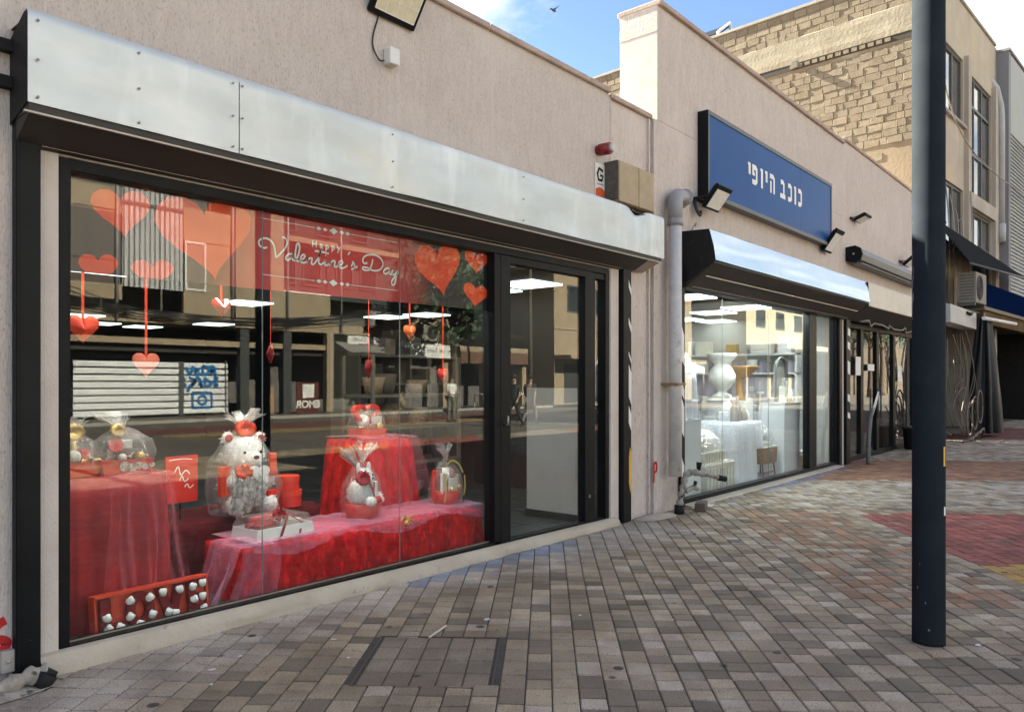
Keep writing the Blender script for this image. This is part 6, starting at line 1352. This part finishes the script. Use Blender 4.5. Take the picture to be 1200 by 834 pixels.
b = MB(); b.tube([(x, 0, z) for x, z in pts], .02, 6); b.build('arch', DKGREY, t); b = MB(); b.prism(pts, .02, .035); b.build('backing', mat('grey_mirror', (.30, .30, .30), .25), t); fill(t, [('cream_box', CREAM, 'b', (-.13, -.08, .0), (.12, .1, .25, .1)), ('dark_figurine', DKGREY, 't', (.08, -.06, 0), (.08, -.06, .35, .04)), ('wood_tray', WOODBOWL, 'b', (.02, -.1, 0), (.2, .08, .05, 0))])
t = thing('wrapped_bundle', 'white cellophane gift on the plinth behind the narrow right pane', 'gift basket', (13.8, .7, .975), 0, 'white gift bundles'); fill(t, [('white_box', WHITE_CLOTH, 'b', (0, 0, 0), (.35, .25, .16, .2)), ('ribbon', CREAM, 's', (0, -.05, .2), (.06,))])
b = MB(); cello(b, .24, 0, .04, .42, .5, .1, 61, sy=.8); b.build('cellophane_wrap', CELLO_TOP, t)
t = thing('yellow_gift_bag', 'small yellow gift bag with white top on the floor behind the narrow pane', 'gift bag', (13.4, .35, F2)); MB().box(-.1, .1, -.07, .07, 0, .2).build('bag', mat('ochre_bag', (.36, .30, .10), .7), t, bev=.01); MB().box(-.09, .09, -.06, .06, .201, .3).build('tissue', WHITEP, t, bev=.02)
t = thing('back_shelf', 'shelf with white drum and small goods on the right wall of the white shop', 'shelf', (14.3, 1.9, F2), -PI/2); b = MB(); b.box(-1.0, 1.2, -.12, .12, 1.62, 1.65); b.box(-1.0, 1.2, -.12, .12, 1.98, 2.01); b.box(1.16, 1.2, -.12, .12, .9, 2.3); b.box(-1.0, -.96, -.12, .12, .9, 2.3); b.build('rack', WHITE, t); fill(t, [('white_drum', WHITEP, 't', (.3, 0, 1.66), (.3, 0, 1.9, .1)), ('goods', CREAM, 'b', (-.3, 0, 1.655), (.3, .18, .25)), ('goods', DKGREY, 'b', (.8, 0, 1.655), (.3, .18, .2)), ('goods', GOLD, 'b', (-.1, 0, 2.012), (.2, .18, .2)), ('goods', WHITEP, 'b', (.5, 0, 2.012), (.4, .18, .22)), ('goods', CREAM, 'b', (-.7, 0, 2.012), (.3, .18, .26)), ('goods', WHITE_CLOTH, 'b', (.95, 0, 2.012), (.25, .18, .3)), ('goods', WHITEP, 'b', (-.75, 0, 1.655), (.2, .18, .2))])
# more stock in the white display window
rq = random.Random(77)
bundles = [('wrapped_bundle', 'round white gift bundle in cellophane at the back left of the white shop', (9.6, 1.0, .98)), ('wrapped_bundle', 'white gift bundle high on the lilac table at the far end of the right wall', (13.85, 2.6, .90)), ('wrapped_bundle', 'white gift bundle on the lilac table right of the row of vases', (13.9, 1.45, .90)), ('wrapped_bundle', 'pale gift bundle at the near end of the lilac table', (13.9, .98, .90))]
plinth('tall narrow white plinth behind the cream baskets', 9.35, 9.85, .82, 1.2, .955)
for nm, lab, loc in bundles:
    t = thing(nm, lab, 'gift basket', loc, rq.uniform(-.3, .3), 'white gift bundles')
    fill(t, [('white_box', WHITEP, 'b', (-.06, 0, 0), (.26, .22, .16, rq.uniform(-.3, .3))), ('folded_towel', WHITE_CLOTH, 'b', (.08, .02, .0), (.16, .16, .26, rq.uniform(-.3, .3))), ('ribbon', rq.choice([GOLD, CREAM, LILAC]), 's', (-.03, -.1, .2), (.045, 1.2, .6, .8))])
    b = MB(); cello(b, .22, .0, .03, .40, .5, .09, rq.randrange(99), sy=.8); b.build('cellophane_wrap', CELLO_TOP, t); b = MB(); topfan(b, .03, .39, .52, .10, rq.randrange(99)); b.build('gathered_top', CELLO_TOP, t)
LACE = sheer('white_lace', (.80, .80, .84), .55, vs=45, var=.7, edge=.3)
for k, (x0_, x1_, y_, z0_, z1_, lab) in enumerate(((9.2, 10.5, 1.28, .9, 1.75, 'white lace cloth hanging at the back left of the white display'), (1.7, 2.9, 13.46, .12, .95, 'white lace cloth over the far half of the lilac table'), (.75, 1.45, 13.44, .08, .97, 'white lace cloth over the near half of the lilac table'))):
    mb = MB(); mb.grid(lambda u, v: ((x0_+(x1_-x0_)*u, y_+.045*math.sin(u*31+k)+.02*math.sin(u*57)) if k == 0 else (y_+.03*math.sin(u*31+k)+.015*math.sin(u*57), x0_+(x1_-x0_)*u))+(z0_+(z1_-z0_)*v+.03*math.sin(u*9)*(1-v),), 90, 8)
    tag(mb.build('lace_cloth', LACE), lab, 'lace', 'lace cloths in the white display window')
    rod = None
t = thing('lace_tray', 'white lace edged tray set leaning on the tall plinth front', 'tray', (12.6, .20, 1.16)) if False else None
for k, (x, y, z, lab) in enumerate(((9.05, .45, F2, 'small white fabric box on the floor beside the left plinth'), (11.45, .30, F2, 'small white fabric box under the front of the wicker basket'), (12.1, .75, F2, 'white fabric box on the floor behind the wicker basket'), (10.2, 1.0, F2, 'white fabric box on the floor behind the cream baskets'))):
    if k == 1: continue
    t = thing('fabric_box', lab, 'box', (x+.2*(k == 0), y, z), rq.uniform(-.3, .3), 'white fabric boxes'); tray(t, .3, .24, .2, WHITE_CLOTH, 1.05); b = MB(); b.box(-.17, .17, -.14, .14, .201, .235); b.build('lid', CREAM, t, bev=.012)
t = thing('candle_holder', 'slim white candle holder with glass shade on the lilac table', 'candle holder', (13.75, 1.22, .895)); MB().lathe([(.08, 0), (.08, .02), (.02, .05), (.02, .35), (.07, .40), (.07, .42), (0, .42)], n=14).build('stem', WHITEP, t); MB().lathe([(.06, .421), (.10, .52), (.08, .68)], n=14).build('glass_shade', CELLO, t)
for k in range(5):
    x = 1.68+.22*k; h_ = rq.uniform(.18, .42)
    t = thing('white_vase', 'white vase on the lilac table, '+('rightmost', 'second from the right', 'middle one', 'second from the left', 'leftmost')[k]+' of the row', 'vase', (13.78, x, .895), 0, 'white vases on the lilac table')
    MB().lathe([(.05, 0), (.08, h_*.3), (.085, h_*.55), (.035, h_*.82), (.06, h_), (.05, h_), (.03, h_*.85)], n=14).build('body', rq.choice([WHITEP, STONE, CREAM]), t)
plinth('low white plinth right of the wicker basket', 11.35, 11.75, .78, 1.15, .72)
more = [('white gift bundle standing on the white draped table', (11.0, .62, .905)), ('white gift bundle on the floor between the draped table and the cream baskets', (10.42, .72, F2)), ('white gift bundle on the low plinth behind the wicker basket', (11.55, .96, .745)), ('white gift bundle in the back corner of the tall plinth', (12.75, .42, 1.165)), ('white gift bundle on the floor at the foot of the tall plinth', (11.98, .95, F2))]
for lab, loc in more:
    t = thing('wrapped_bundle', lab, 'gift basket', loc, rq.uniform(-.4, .4), 'white gift bundles'); sc_k = .8
    fill(t, [('white_box', WHITE_CLOTH, 'b', (-.04, 0, 0), (.22, .18, .14, rq.uniform(-.3, .3))), ('folded_towel', WHITEP, 'b', (.07, .02, .0), (.12, .14, .22, rq.uniform(-.3, .3))), ('ribbon', rq.choice([GOLD, CREAM, WHITEP]), 's', (-.02, -.09, .17), (.04, 1.2, .6, .8))])
    b = MB(); cello(b, .17, .0, .03, .31, .4, .08, rq.randrange(99), sy=.8); b.build('cellophane_wrap', CELLO_TOP, t); b = MB(); topfan(b, .03, .30, .40, .08, rq.randrange(99)); b.build('gathered_top', CELLO_TOP, t)
tag(draped(10.44, 11.34, .22, .86, .50, .906, .03, .02, 18, 33).build('lace_cloth', LACE), 'white lace overlay on top of the white draped table', 'lace', 'lace cloths in the white display window')

# ---------------------------------------------------------------- the far side of the street (seen in the shop windows)
TANP = mat('tan_plaster', (.36, .285, .20), .9, (.28, .22, .15), 1.2, bump=.4, bs=12, spots=[((.22, .17, .12), .9, .6, .8, (1, 1, .25))])
BRWN = mat('brown_balcony_cloth', (.13, .10, .085), .85, (.085, .065, .058), 2, stretch=(6, 6, .2))
CORR = mat('corrugated_panel', (.62, .61, .62), .5, (.5, .49, .5), 2)
SHUT = mat('pale_shutter', (.80, .81, .82), .6, (.7, .72, .74), 1.5)
DKRED = mat('dark_red_board', (.10, .02, .02), .7)
Y0 = -27.0
AB = thing('arcade_building', 'weathered tan building with balconies and an arcade on the far side of the street', 'building', (18.0, Y0, 0))
def ap(mb, name, m, par=None, bev=0):
    o = mb.build(name, m, par or AB, bev=bev)
    if par is None: o.location = -Vector(AB.location)
    return o
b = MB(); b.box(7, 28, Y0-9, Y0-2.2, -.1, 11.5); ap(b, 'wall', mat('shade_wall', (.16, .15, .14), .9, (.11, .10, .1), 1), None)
b = MB(); b.box(7, 28, Y0-2.2, Y0-.02, 3.9, 4.35); b.box(7, 28, Y0-2.2, Y0-.05, 8.2, 8.45); ap(b, 'floor_slab', TANC)
b = MB(); b.box(7, 13.4, Y0-.20, Y0, 4.75, 5.35); b.box(7, 13.3, Y0-.2, Y0, 8.3, 9.2); ap(b, 'balcony_parapet', TANC)
b = MB(); b.box(7, 13.35, Y0-.18, Y0-.05, 5.36, 8.19); ap(b, 'balcony_cloth', BRWN)
b = MB(); b.box(15.9, 18.2, Y0-.18, Y0, 4.36, 5.35); b.box(15.9, 18.2, Y0-.2, Y0, 7.5, 8.9); b.box(16.95, 18.2, Y0-.16, Y0-.04, 5.36, 7.49); ap(b, 'infill_wall', TANP)
cg = MB()
xs = [13.4+.0+i*.056 for i in range(45)]
for i in range(44):
    y0_ = Y0+.05*(i % 2); y1_ = Y0+.05*((i+1) % 2); 
    cg.add([(xs[i], y0_, 5.3), (xs[i+1], y1_, 5.3), (xs[i+1], y1_, 9.8), (xs[i], y0_, 9.8)], [(0, 1, 2, 3)])
ap(cg, 'corrugated_sheet', CORR)
b = MB()
for i in range(12): b.box(13.42+i*.205, 13.46+i*.205, Y0+.05, Y0+.07, 5.32, 9.78)
b.box(13.4, 15.86, Y0+.05, Y0+.09, 8.62, 8.74); ap(b, 'sheet_rib', DKGREY)
f = MB(); f.box(15.95, 16.9, Y0-.05, Y0+.04, 5.36, 5.45); f.box(15.95, 16.9, Y0-.05, Y0+.04, 7.38, 7.48); f.box(15.95, 16.03, Y0-.05, Y0+.04, 5.45, 7.38); f.box(16.82, 16.9, Y0-.05, Y0+.04, 5.45, 7.38); fo = ap(f, 'window', WHITEP)
b = MB(); b.box(16.03, 16.82, Y0-.02, Y0, 5.45, 7.38); b.build('pane', mat('window_tan', (.30, .25, .2), .4), fo)
b = MB(); b.box(18.25, 20.7, Y0-.5, Y0+.1, 4.36, 11.5); ap(b, 'tan_pier', TANP)
b = MB(); b.box(20.7, 23.4, Y0-.3, Y0+.02, 3.9, 5.7); b.box(23.2, 23.6, Y0-.3, Y0+.02, 0, 3.89); ap(b, 'broken_fascia', TANC)
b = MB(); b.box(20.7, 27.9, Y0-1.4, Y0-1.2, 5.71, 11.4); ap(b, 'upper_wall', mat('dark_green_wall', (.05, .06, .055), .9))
b = MB(); b.box(20.7, 23.4, Y0-.05, Y0+.05, 5.72, 5.80); ap(b, 'light_edge', WHITEP)
b = MB()
for x in (10.9, 18.75, 21.0): b.box(x-.22, x+.22, Y0-.4, Y0-.02, 0, 3.89)
ap(b, 'column', mat('dark_column', (.05, .055, .055), .8))
b = MB(); b.box(7, 28, Y0-.3, Y0-.1, 3.05, 3.3); ap(b, 'light_beam', TANC)
b = MB(); b.box(7, 28, Y0-2.1, Y0-.35, 2.75, 3.04); ap(b, 'dark_soffit', DKSOFF)
for k, x in enumerate((13.15, 18.1, 20.9, 24.0)):
    b = MB(); b.tube([(x, Y0+.12, 3.95), (x, Y0+.12, 11.3)], .06, 6); ap(b, 'drain_pipe', PVC)
b = MB()
for k in range(9): b.tube(catmull([(7+k*.4, Y0+.15, 4.6+.12*k), (14, Y0+.25, 4.2+.1*(k % 3)), (21, Y0+.2, 4.5-.05*k), (28, Y0+.2, 5.2+.2*(k % 4))]), .02, 4)
ap(b, 'street_cables', WIRE)
for k, (x, z) in enumerate(((21.1, 6.3), (22.6, 6.3), (24.6, 6.4), (26.2, 6.4), (21.1, 8.9), (23.4, 8.9), (25.6, 8.9))):
    f = MB(); f.box(x, x+1.1, Y0-1.19, Y0-1.1, z, z+.08); f.box(x, x+1.1, Y0-1.19, Y0-1.1, z+1.5, z+1.58); f.box(x, x+.07, Y0-1.19, Y0-1.1, z+.08, z+1.5); f.box(x+1.03, x+1.1, Y0-1.19, Y0-1.1, z+.08, z+1.5); fo = ap(f, 'window', DKGREY); b = MB(); b.box(x+.07, x+1.03, Y0-1.185, Y0-1.16, z+.08, z+1.5); b.build('pane', GLASSD, fo)
b = MB()
for k in range(7): b.box(7.4+k*.8, 7.44+k*.8, Y0-.04, Y0, 5.36, 8.2)
b.box(7, 13.3, Y0-.04, Y0, 6.3, 6.34); ap(b, 'balcony_rail', DKGREY)
f = MB()
for k in range(3): f.box(19.0+k*.62, 19.5+k*.62, Y0-.55, Y0-.4, .2+.5*k, 1.6+.3*k)
ap(f, 'stacked_panel', mat('mixed_panel', (.2, .16, .12), .8, (.06, .07, .08), 1.5))
b = MB(); b.add([(23.6, Y0+.05, 3.5), (28, Y0+.05, 3.5), (28, Y0+1.3, 2.95), (23.6, Y0+1.3, 2.95)], [(0, 1, 2, 3)]); ap(b, 'shop_blind', mat('grey_blind', (.22, .21, .2), .8))
rs_ = MB().box(-3.55, 3.55, -.03, .0, .012, .30, mesh_only=False) if False else None
sm_ = MB(); sm_.prism([(-.0, .01), (.03, .035), (.035, .15), (.03, .225), (0, .245)], -3.6, 2.9, 'x'); sme = sm_.build('shutter_slat', SHUT, mesh_only=True)
for k in range(8): inst(sme, 'shutter_slat', AB, (15.5-18.0, -.9, .08+k*.287))
b = MB(); b.box(11.6, 11.75, Y0-.95, Y0-.8, 0, 2.45); b.box(16.1, 16.3, Y0-.95, Y0-.78, 0, 2.4); b.box(18.25, 18.3, Y0-.95, Y0-.8, 0, 2.45); ap(b, 'shutter_rail', DKGREY)
gr = MB()
def sc(pts): gr.ribbon(pts, .13, Y0-.84)
sc([(16.4, 2.15), (16.6, 1.85), (16.75, 2.2)]); sc([(16.85, 2.15), (16.85, 1.85), (17.1, 1.85)]); sc([(16.85, 2.0), (17.05, 2.0)]); sc([(17.2, 2.2), (17.2, 1.85), (17.45, 1.9), (17.45, 2.15), (17.2, 2.2)]); sc([(17.6, 1.85), (17.6, 2.2), (17.8, 2.05), (17.6, 2.0), (17.85, 1.85)])
sc([(16.1, 1.7), (16.35, 1.6), (16.15, 1.45), (16.4, 1.35), (16.1, 1.25)]); sc([(16.55, 1.7), (16.85, 1.5), (16.6, 1.3), (16.5, 1.05)]); sc([(16.7, 1.3), (16.95, 1.7), (17.15, 1.3), (17.0, 1.45)]); sc([(17.3, 1.7), (17.3, 1.3), (17.6, 1.4), (17.35, 1.6)]); sc([(17.7, 1.7), (17.9, 1.65), (17.7, 1.5), (17.9, 1.35), (17.7, 1.3)])
gr.ribbon([(16.75, .35), (17.55, .35), (17.6, .4), (17.6, .95), (17.55, 1.0), (16.8, 1.0), (16.72, .92), (16.72, .4), (16.78, .35)], .10, Y0-.84); gr.ribbon([(17.16+.19*math.cos(q*PI/8), .67+.19*math.sin(q*PI/8)) for q in range(17)], .10, Y0-.84)
ap(gr, 'graffiti', BLUEPAINT)
b = MB(); b.box(7, 18.1, Y0-1.1, Y0-.95, 2.45, 2.6); ap(b, 'shutter_head', DKGREY)
def wallsign(name, label, x0, x1, z0, z1, y, m):
    t = thing(name, label, 'sign', ((x0+x1)/2, y, (z0+z1)/2)); MB().box(-(x1-x0)/2, (x1-x0)/2, -.08, 0, -(z1-z0)/2, (z1-z0)/2).build('board', m, t); return t
t = wallsign('wall_sign', 'white shop sign with dark lettering and red oval across the street', 24.3, 27.1, 2.82, 3.83, Y0+.25, WHITEP)
text('KURTOS  CAKES', .30, BLACK, 'lettering', t, (0, .003, .32), PI); text('COFFEE * PASTRIES * DRINKS', .15, BLACK, 'small_lettering', t, (0, .003, -.32), PI)
b = MB(); b.add([(.85*math.cos(q*PI/12), .003, .01+.13*math.sin(q*PI/12)) for q in range(24)], [tuple(range(24))]); b.build('red_oval', DKRED if False else mat('oval_red', (.35, .03, .03), .6), t)
t = wallsign('wall_sign', 'long white shop sign with dark script reading Le David across the street', 27.6, 31.9, 2.84, 3.65, Y0+.35, WHITEP)
text('Le David', .55, BLACK, 'lettering', t, (-1.1, .003, 0), PI, shear=.3); text('hair  and  beauty', .30, BLACK, 'small_lettering', t, (.95, .003, 0), PI)
LB = thing('low_shop_building', 'low tan shop building with air conditioners across the street', 'building', (33.5, Y0, 0))
def lp_(mb, name, m): o = mb.build(name, m, LB); o.location = -Vector(LB.location); return o
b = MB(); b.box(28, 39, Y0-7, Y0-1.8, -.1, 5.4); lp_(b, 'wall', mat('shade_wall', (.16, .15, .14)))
b = MB(); b.box(28, 40.4, Y0-14, Y0-7.2, -.1, 11.5); lp_(b, 'dark_backdrop_block', mat('dark_green_wall', (.05, .06, .055)))  # dark block added at the back to keep bright sky out of the reflections
b = MB(); b.box(28, 32.5, Y0-1.8, Y0+.1, 3.7, 5.2); b.box(32.5, 39, Y0-1.8, Y0+.2, 2.6, 3.6); lp_(b, 'fascia', TANP)
b = MB(); b.box(32.5, 39, Y0+.2, Y0+.26, 2.6, 3.3); lp_(b, 'dark_board', mat('brown_board', (.14, .075, .05), .8))
b = MB()
for x in (28.2, 31.5, 35, 38.6): b.box(x-.2, x+.2, Y0-.4, Y0, 0, 2.6)
lp_(b, 'column', TANC)
b = MB(); b.add([(32, Y0, 5.4), (39, Y0, 4.3), (39, Y0-5, 4.3), (32, Y0-5, 6.4)], [(0, 1, 2, 3)]); lp_(b, 'roof_sheet', TANP)
ac_unit('large air conditioner on the low shop building across the street, left of the pair', (29.7, Y0+.35, 3.76), PI, 'air conditioner units', 1.5)
ac_unit('smaller air conditioner on the low shop building across the street, right of the pair', (31.6, Y0+.35, 3.95), PI, 'air conditioner units', 1.2)
ac_unit('air conditioner high on the arcade building across the street', (26.0, Y0+.3, 4.4), PI, 'air conditioner units', 1.2)
sh = thing('market_table', 'long street table with goods under the low shop building', 'table', (34.5, Y0+1.6, -.016)); b = MB(); b.box(-2, 2, -.4, .4, .75, .8)
for x in (-1.9, 1.9):
    for y in (-.35, .35): b.box(x-.03, x+.03, y-.03, y+.03, 0, .75)
b.build('table_frame', WHITEP, sh)
sb = thing('street_shop_board', 'dark red street board with white sprayed letters before the arcade', 'board', (21.9, Y0+.3, -.016)); MB().box(-.62, .62, -.05, .0, 0, 1.5).build('board', DKRED, sb)
b = MB(); b.box(-.3, .35, .001, .01, .75, 1.4); b.build('poster', WHITEP, sb); text('EMOR', .5, WHITEP, 'sprayed_letters', sb, (0, .012, .42), PI, bold=.02)
bx_ = thing('cardboard_box', 'tall brown cardboard box standing under the arcade', 'box', (19.9, Y0-.2, -.016)); MB().box(-.35, .35, -.2, .2, 0, 1.3).build('carton', mat('cardboard', (.40, .26, .13), .8), bx_, bev=.01)
TB = thing('tan_block', 'plain tan sunlit building closing the far end of the street', 'building', (48, -25, 0))
TBM = mat('brown_block_plaster', (.32, .25, .17), .9, (.26, .20, .135), 1)
def tp_(mb, name, m): o = mb.build(name, m, TB); o.location = -Vector(TB.location); return o
b = MB(); b.box(40.5, 60, -36, -26, -.1, 9.1); tp_(b, 'wall', TBM)
b = MB(); b.box(40.4, 60.1, -36.1, -25.9, 9.102, 9.35); b.box(40.5, 60, -25.999, -25.94, 5.0, 5.15); tp_(b, 'cornice', TANC)
b = MB(); b.box(40.5, 60, -25.999, -24.6, 3.0, 3.25); tp_(b, 'canopy', TANC)
for k in range(5):
    x = 42+k*3.3; f = MB(); f.box(x, x+1.5, -25.99, -25.95, 6.2, 8.0); fo = tp_(f, 'window', DKGREY); b = MB(); b.box(x+.08, x+1.42, -25.949, -25.94, 6.28, 7.92); b.build('pane', GLASSD, fo)
    f = MB(); f.box(x-.4, x+1.9, -25.99, -25.95, .1, 2.7); tp_(f, 'shop_opening', mat('dim_opening', (.04, .04, .042), .6))
YB = thing('yellow_building', 'pale yellow sunlit building with flat canopy far down the street', 'building', (76, -22, 0))
b = MB(); b.box(-14, 1, -9, 0, -.1, 9.6); b.build('wall', mat('yellow_plaster', (.36, .315, .23), .9, (.31, .265, .185), 1), YB)
b = MB(); b.box(-14, 1, .001, 3.5, 4.2, 4.6); b.box(-14.2, 1.2, -9.2, .2, 9.61, 9.95); b.build('canopy', TANC, YB)
for k in range(3):
    f = MB(); f.box(-13.6+k*5, -9.6+k*5, .002, .05, .1, 4.0); f.build('shop_opening', mat('dim_opening', (.04, .04, .042)), YB)
    f = MB(); f.box(-12+k*4.5, -10+k*4.5, .005, .06, 6.2, 7.8); fo = f.build('window', DKGREY, YB); b = MB(); b.box(-11.9+k*4.5, -10.1+k*4.5, .061, .07, 6.3, 7.7); b.build('pane', GLASSD, fo)
DB_ = thing('reflection_dark_block', 'tall dark brown block added beyond the yellow building to darken the door reflections', 'building', (110, -22, 0))  # added dark mass that dims what the black shop doors reflect
b = MB(); b.box(-24, 40, -9, 0, -.1, 13); b.build('wall', mat('dark_block_plaster', (.11, .085, .065), .9, (.08, .06, .05), 1), DB_)
b = MB(); b.box(-24.1, 40.1, -9.1, .1, 13.01, 13.3); b.build('cornice', TANC, DB_)
for k in range(9):
    f = MB(); f.box(-22+k*6, -19+k*6, .002, .05, 6, 8.5); fo = f.build('window', DKGREY, DB_); b = MB(); b.box(-21.9+k*6, -19.1+k*6, .051, .06, 6.1, 8.4); b.build('pane', GLASSD, fo)
for i, (x, y, h, c) in enumerate(((27.5, -22.5, 8.2, 2.3), (33.5, -30.5, 12, 3.6), (80, -17, 11, 4.5), (92, -19, 13, 5.5), (106, -19, 13, 6))):  # the last two trees are added to darken the third shop's reflections
    tree('street_tree', ['dark leafy tree in front of the arcade across the street', 'tall dark tree behind the low shop across the street', 'dark tree at the far end of the street, nearest the yellow building', 'broad tree added at the far end of the street to darken reflections', 'farthest broad tree, added down the street to darken reflections'][i], (x, y, -.016), h, c, 1500, LEAF, 30+i, .5, 'trees across the street', leaf=.3)
# white market canopies
def canopy(label, x, y, w_, h_):
    t = thing('market_canopy', label, 'canopy', (x, y, -.016), 0, 'white canopies across the street'); b = MB(); q = w_/2
    b.add([(-q, -q, h_), (q, -q, h_), (q, q, h_), (-q, q, h_), (0, 0, h_+1.0), (-q, -q, h_-.35), (q, -q, h_-.35), (q, q, h_-.35), (-q, q, h_-.35)], [(0, 1, 4), (1, 2, 4), (2, 3, 4), (3, 0, 4), (0, 5, 6, 1), (1, 6, 7, 2), (2, 7, 8, 3), (3, 8, 5, 0)]); b.build('canopy_cloth', mat('white_canvas', (.75, .74, .71), .8), t)
    for sx in (-1, 1):
        for sy in (-1, 1): b = MB(); b.tube([(sx*q*.97, sy*q*.97, 0), (sx*q*.97, sy*q*.97, h_)], .04, 6); b.build('leg', ALU, t)
canopy('white pyramid market canopy across the street, nearer of the two', 38.0, -19.0, 3.4, 2.45); canopy('white pyramid market canopy across the street, farther one', 46.0, -20.5, 3.4, 2.45)
up = thing('utility_pole', 'wooden utility pole across the street near the low shop', 'pole', (33.0, -22, -.016)); MB().tube([(0, 0, 0), (0, 0, 8.5)], [.14, .10], 10).build('shaft', BARK, up); MB().box(-.8, .8, -.06, .06, 7.8, 7.95).build('crossarm', BARK, up)
kb = MB(); kb.box(6, 70, -23.2, -23.0, -.02, .10); struct(kb.build('kerb', CONC))
rp_ = MB(); rp_.grid(lambda u, v: (10+45*u, -19.6+2.2*v, -.012), 1, 1, False); struct(rp_.build('red_paving_strip', mat('red_paving', (.17, .05, .042), .85, (.12, .04, .035), 2)))
rp_ = MB(); rp_.grid(lambda u, v: (10+45*u, -16.8+1.5*v, -.012), 1, 1, False); struct(rp_.build('ochre_paving_strip', mat('ochre_paving', (.30, .21, .09), .85, (.22, .15, .07), 2)))

# ---------------------------------------------------------------- people (seen in the glass)
def person(label, loc, rz, joints, top_m, leg_m, group=None):
    t = thing('person', label, 'person', loc, rz, group)
    def skin(name, verts, edges, rad, m, root=0):
        me = bpy.data.meshes.new(name); me.from_pydata(verts, edges, []); me.materials.append(m); o = bpy.data.objects.new(name, me); COL.objects.link(o); o.parent = t
        s = o.modifiers.new('skin', 'SKIN'); s.use_smooth_shade = True
        for i, r in enumerate(rad): me.skin_vertices[0].data[i].radius = (r, r)
        me.skin_vertices[0].data[root].use_root = True
        u = o.modifiers.new('sub', 'SUBSURF'); u.levels = 1; u.render_levels = 1; return o
    J = joints; V = []; E_ = []; R = []
    def chain(pts, rads, start=None):
        prev = start
        for p, r in zip(pts, rads):
            V.append(tuple(p)); R.append(r); i = len(V)-1
            if prev is not None: E_.append((prev, i))
            prev = i
        return prev
    pel = chain([J['pelvis']], [.13]); 
    sp = chain([Vector(J['pelvis']).lerp(Vector(J['chest']), .5), J['chest'], J['neck'], J['head0'], J['head1']], [.115, .14, .055, .085, .085], pel)
    ch = pel+2
    for s in ('l', 'r'):
        e = chain([J['hip'+s], J['knee'+s], J['ankle'+s], J['toe'+s]], [.085, .055, .038, .035], pel)
        h = chain([J['sh'+s], J['elbow'+s], J['wrist'+s]], [.055, .04, .028], ch)
        w = Vector(J['wrist'+s]); d = (w-Vector(J['elbow'+s])).normalized(); sd = d.cross(Vector((0, 1, .3))).normalized()
        pm = chain([w+d*.07], [.032], h)
        for k in range(4): chain([w+d*.12+sd*(.018*(k-1.5)), w+d*(.165-.008*abs(k-1.3))+sd*(.02*(k-1.5))+Vector((0, -.01, 0))], [.009, .008], pm)
        chain([w+d*.06+sd*.04, w+d*.10+sd*.055], [.01, .009], pm)
    skin('body', V, E_, R, SKIN)
    mid = Vector(J['pelvis']).lerp(Vector(J['chest']), .5)
    skin('shirt', [tuple(J['pelvis']), tuple(mid), tuple(J['chest']), tuple(Vector(J['neck'])*.6+Vector(J['chest'])*.4), tuple(J['shl']), tuple(Vector(J['elbowl'])*.8+Vector(J['shl'])*.2), tuple(J['shr']), tuple(Vector(J['elbowr'])*.8+Vector(J['shr'])*.2)], [(0, 1), (1, 2), (2, 3), (2, 4), (4, 5), (2, 6), (6, 7)], [.15, .14, .165, .08, .075, .06, .075, .06], top_m, 1)
    skin('trousers', [tuple(J['pelvis']), *[tuple(J[k+s]) for s in 'lr' for k in ('hip', 'knee', 'ankle')]], [(0, 1), (1, 2), (2, 3), (0, 4), (4, 5), (5, 6)], [.145, .105, .075, .055, .105, .075, .055], leg_m, 0)
    b = MB(); h = Vector(J['head0']).lerp(Vector(J['head1']), .65); b.ball((h.x, h.y-.012, h.z+.03), .105, 12, 8, (.95, 1.05, 1)); b.build('hair', HAIR, t)
    b = MB()
    for s in 'lr': a, q = Vector(J['ankle'+s]), Vector(J['toe'+s]); b.tube([a-(q-a)*.25-Vector((0, 0, .04)), a*.5+q*.5-Vector((0, 0, .012)), q], [.045, .05, .035], 8)
    b.build('shoes', BLACKM, t)
    b = MB(); f = Vector(J['head0']); b.ball((f.x-.03, f.y+.088, f.z+.06), .008, 6, 4); b.ball((f.x+.03, f.y+.088, f.z+.06), .008, 6, 4); b.build('eyes', BLACK, t); return t
stand = dict(pelvis=(0, 0, .93), chest=(0, .02, 1.30), neck=(0, .03, 1.48), head0=(0, .04, 1.58), head1=(0, .04, 1.68), hipl=(-.1, 0, .88), kneel=(-.12, .02, .48), anklel=(-.13, -.02, .09), toel=(-.15, .13, .03), hipr=(.1, 0, .88), kneer=(.12, .03, .48), ankler=(.15, -.02, .09), toer=(.18, .13, .03),
             shl=(-.19, .02, 1.38), elbowl=(-.24, .02, 1.10), wristl=(-.12, .22, 1.03), shr=(.19, .02, 1.38), elbowr=(.25, .02, 1.10), wristr=(.14, .22, 1.08))
walk = dict(stand, kneel=(-.11, .20, .50), anklel=(-.11, .25, .12), toel=(-.11, .40, .08), kneer=(.11, -.05, .48), ankler=(.11, -.33, .14), toer=(.11, -.22, .04), wristl=(-.24, -.12, .86), elbowl=(-.24, -.06, 1.1), wristr=(.23, .22, .92), elbowr=(.24, .06, 1.1))
person('person in white shirt and grey trousers standing across the street holding a dark strap', (20.6, -15.8, -.016), 0, stand, WHITESHIRT, GREYCLOTH)
person('person in dark clothes walking along the street, nearer to the middle', (19.6, -11.9, -.016), math.radians(80), walk, DARKCLOTH, DARKCLOTH, 'people walking in dark clothes')
person('person in grey trousers and dark jacket striding just ahead of the other walker', (20.9, -12.3, -.016), math.radians(-100), walk, mat('dark_jacket', (.05, .055, .065), .8), GREYCLOTH, 'people walking in dark clothes')
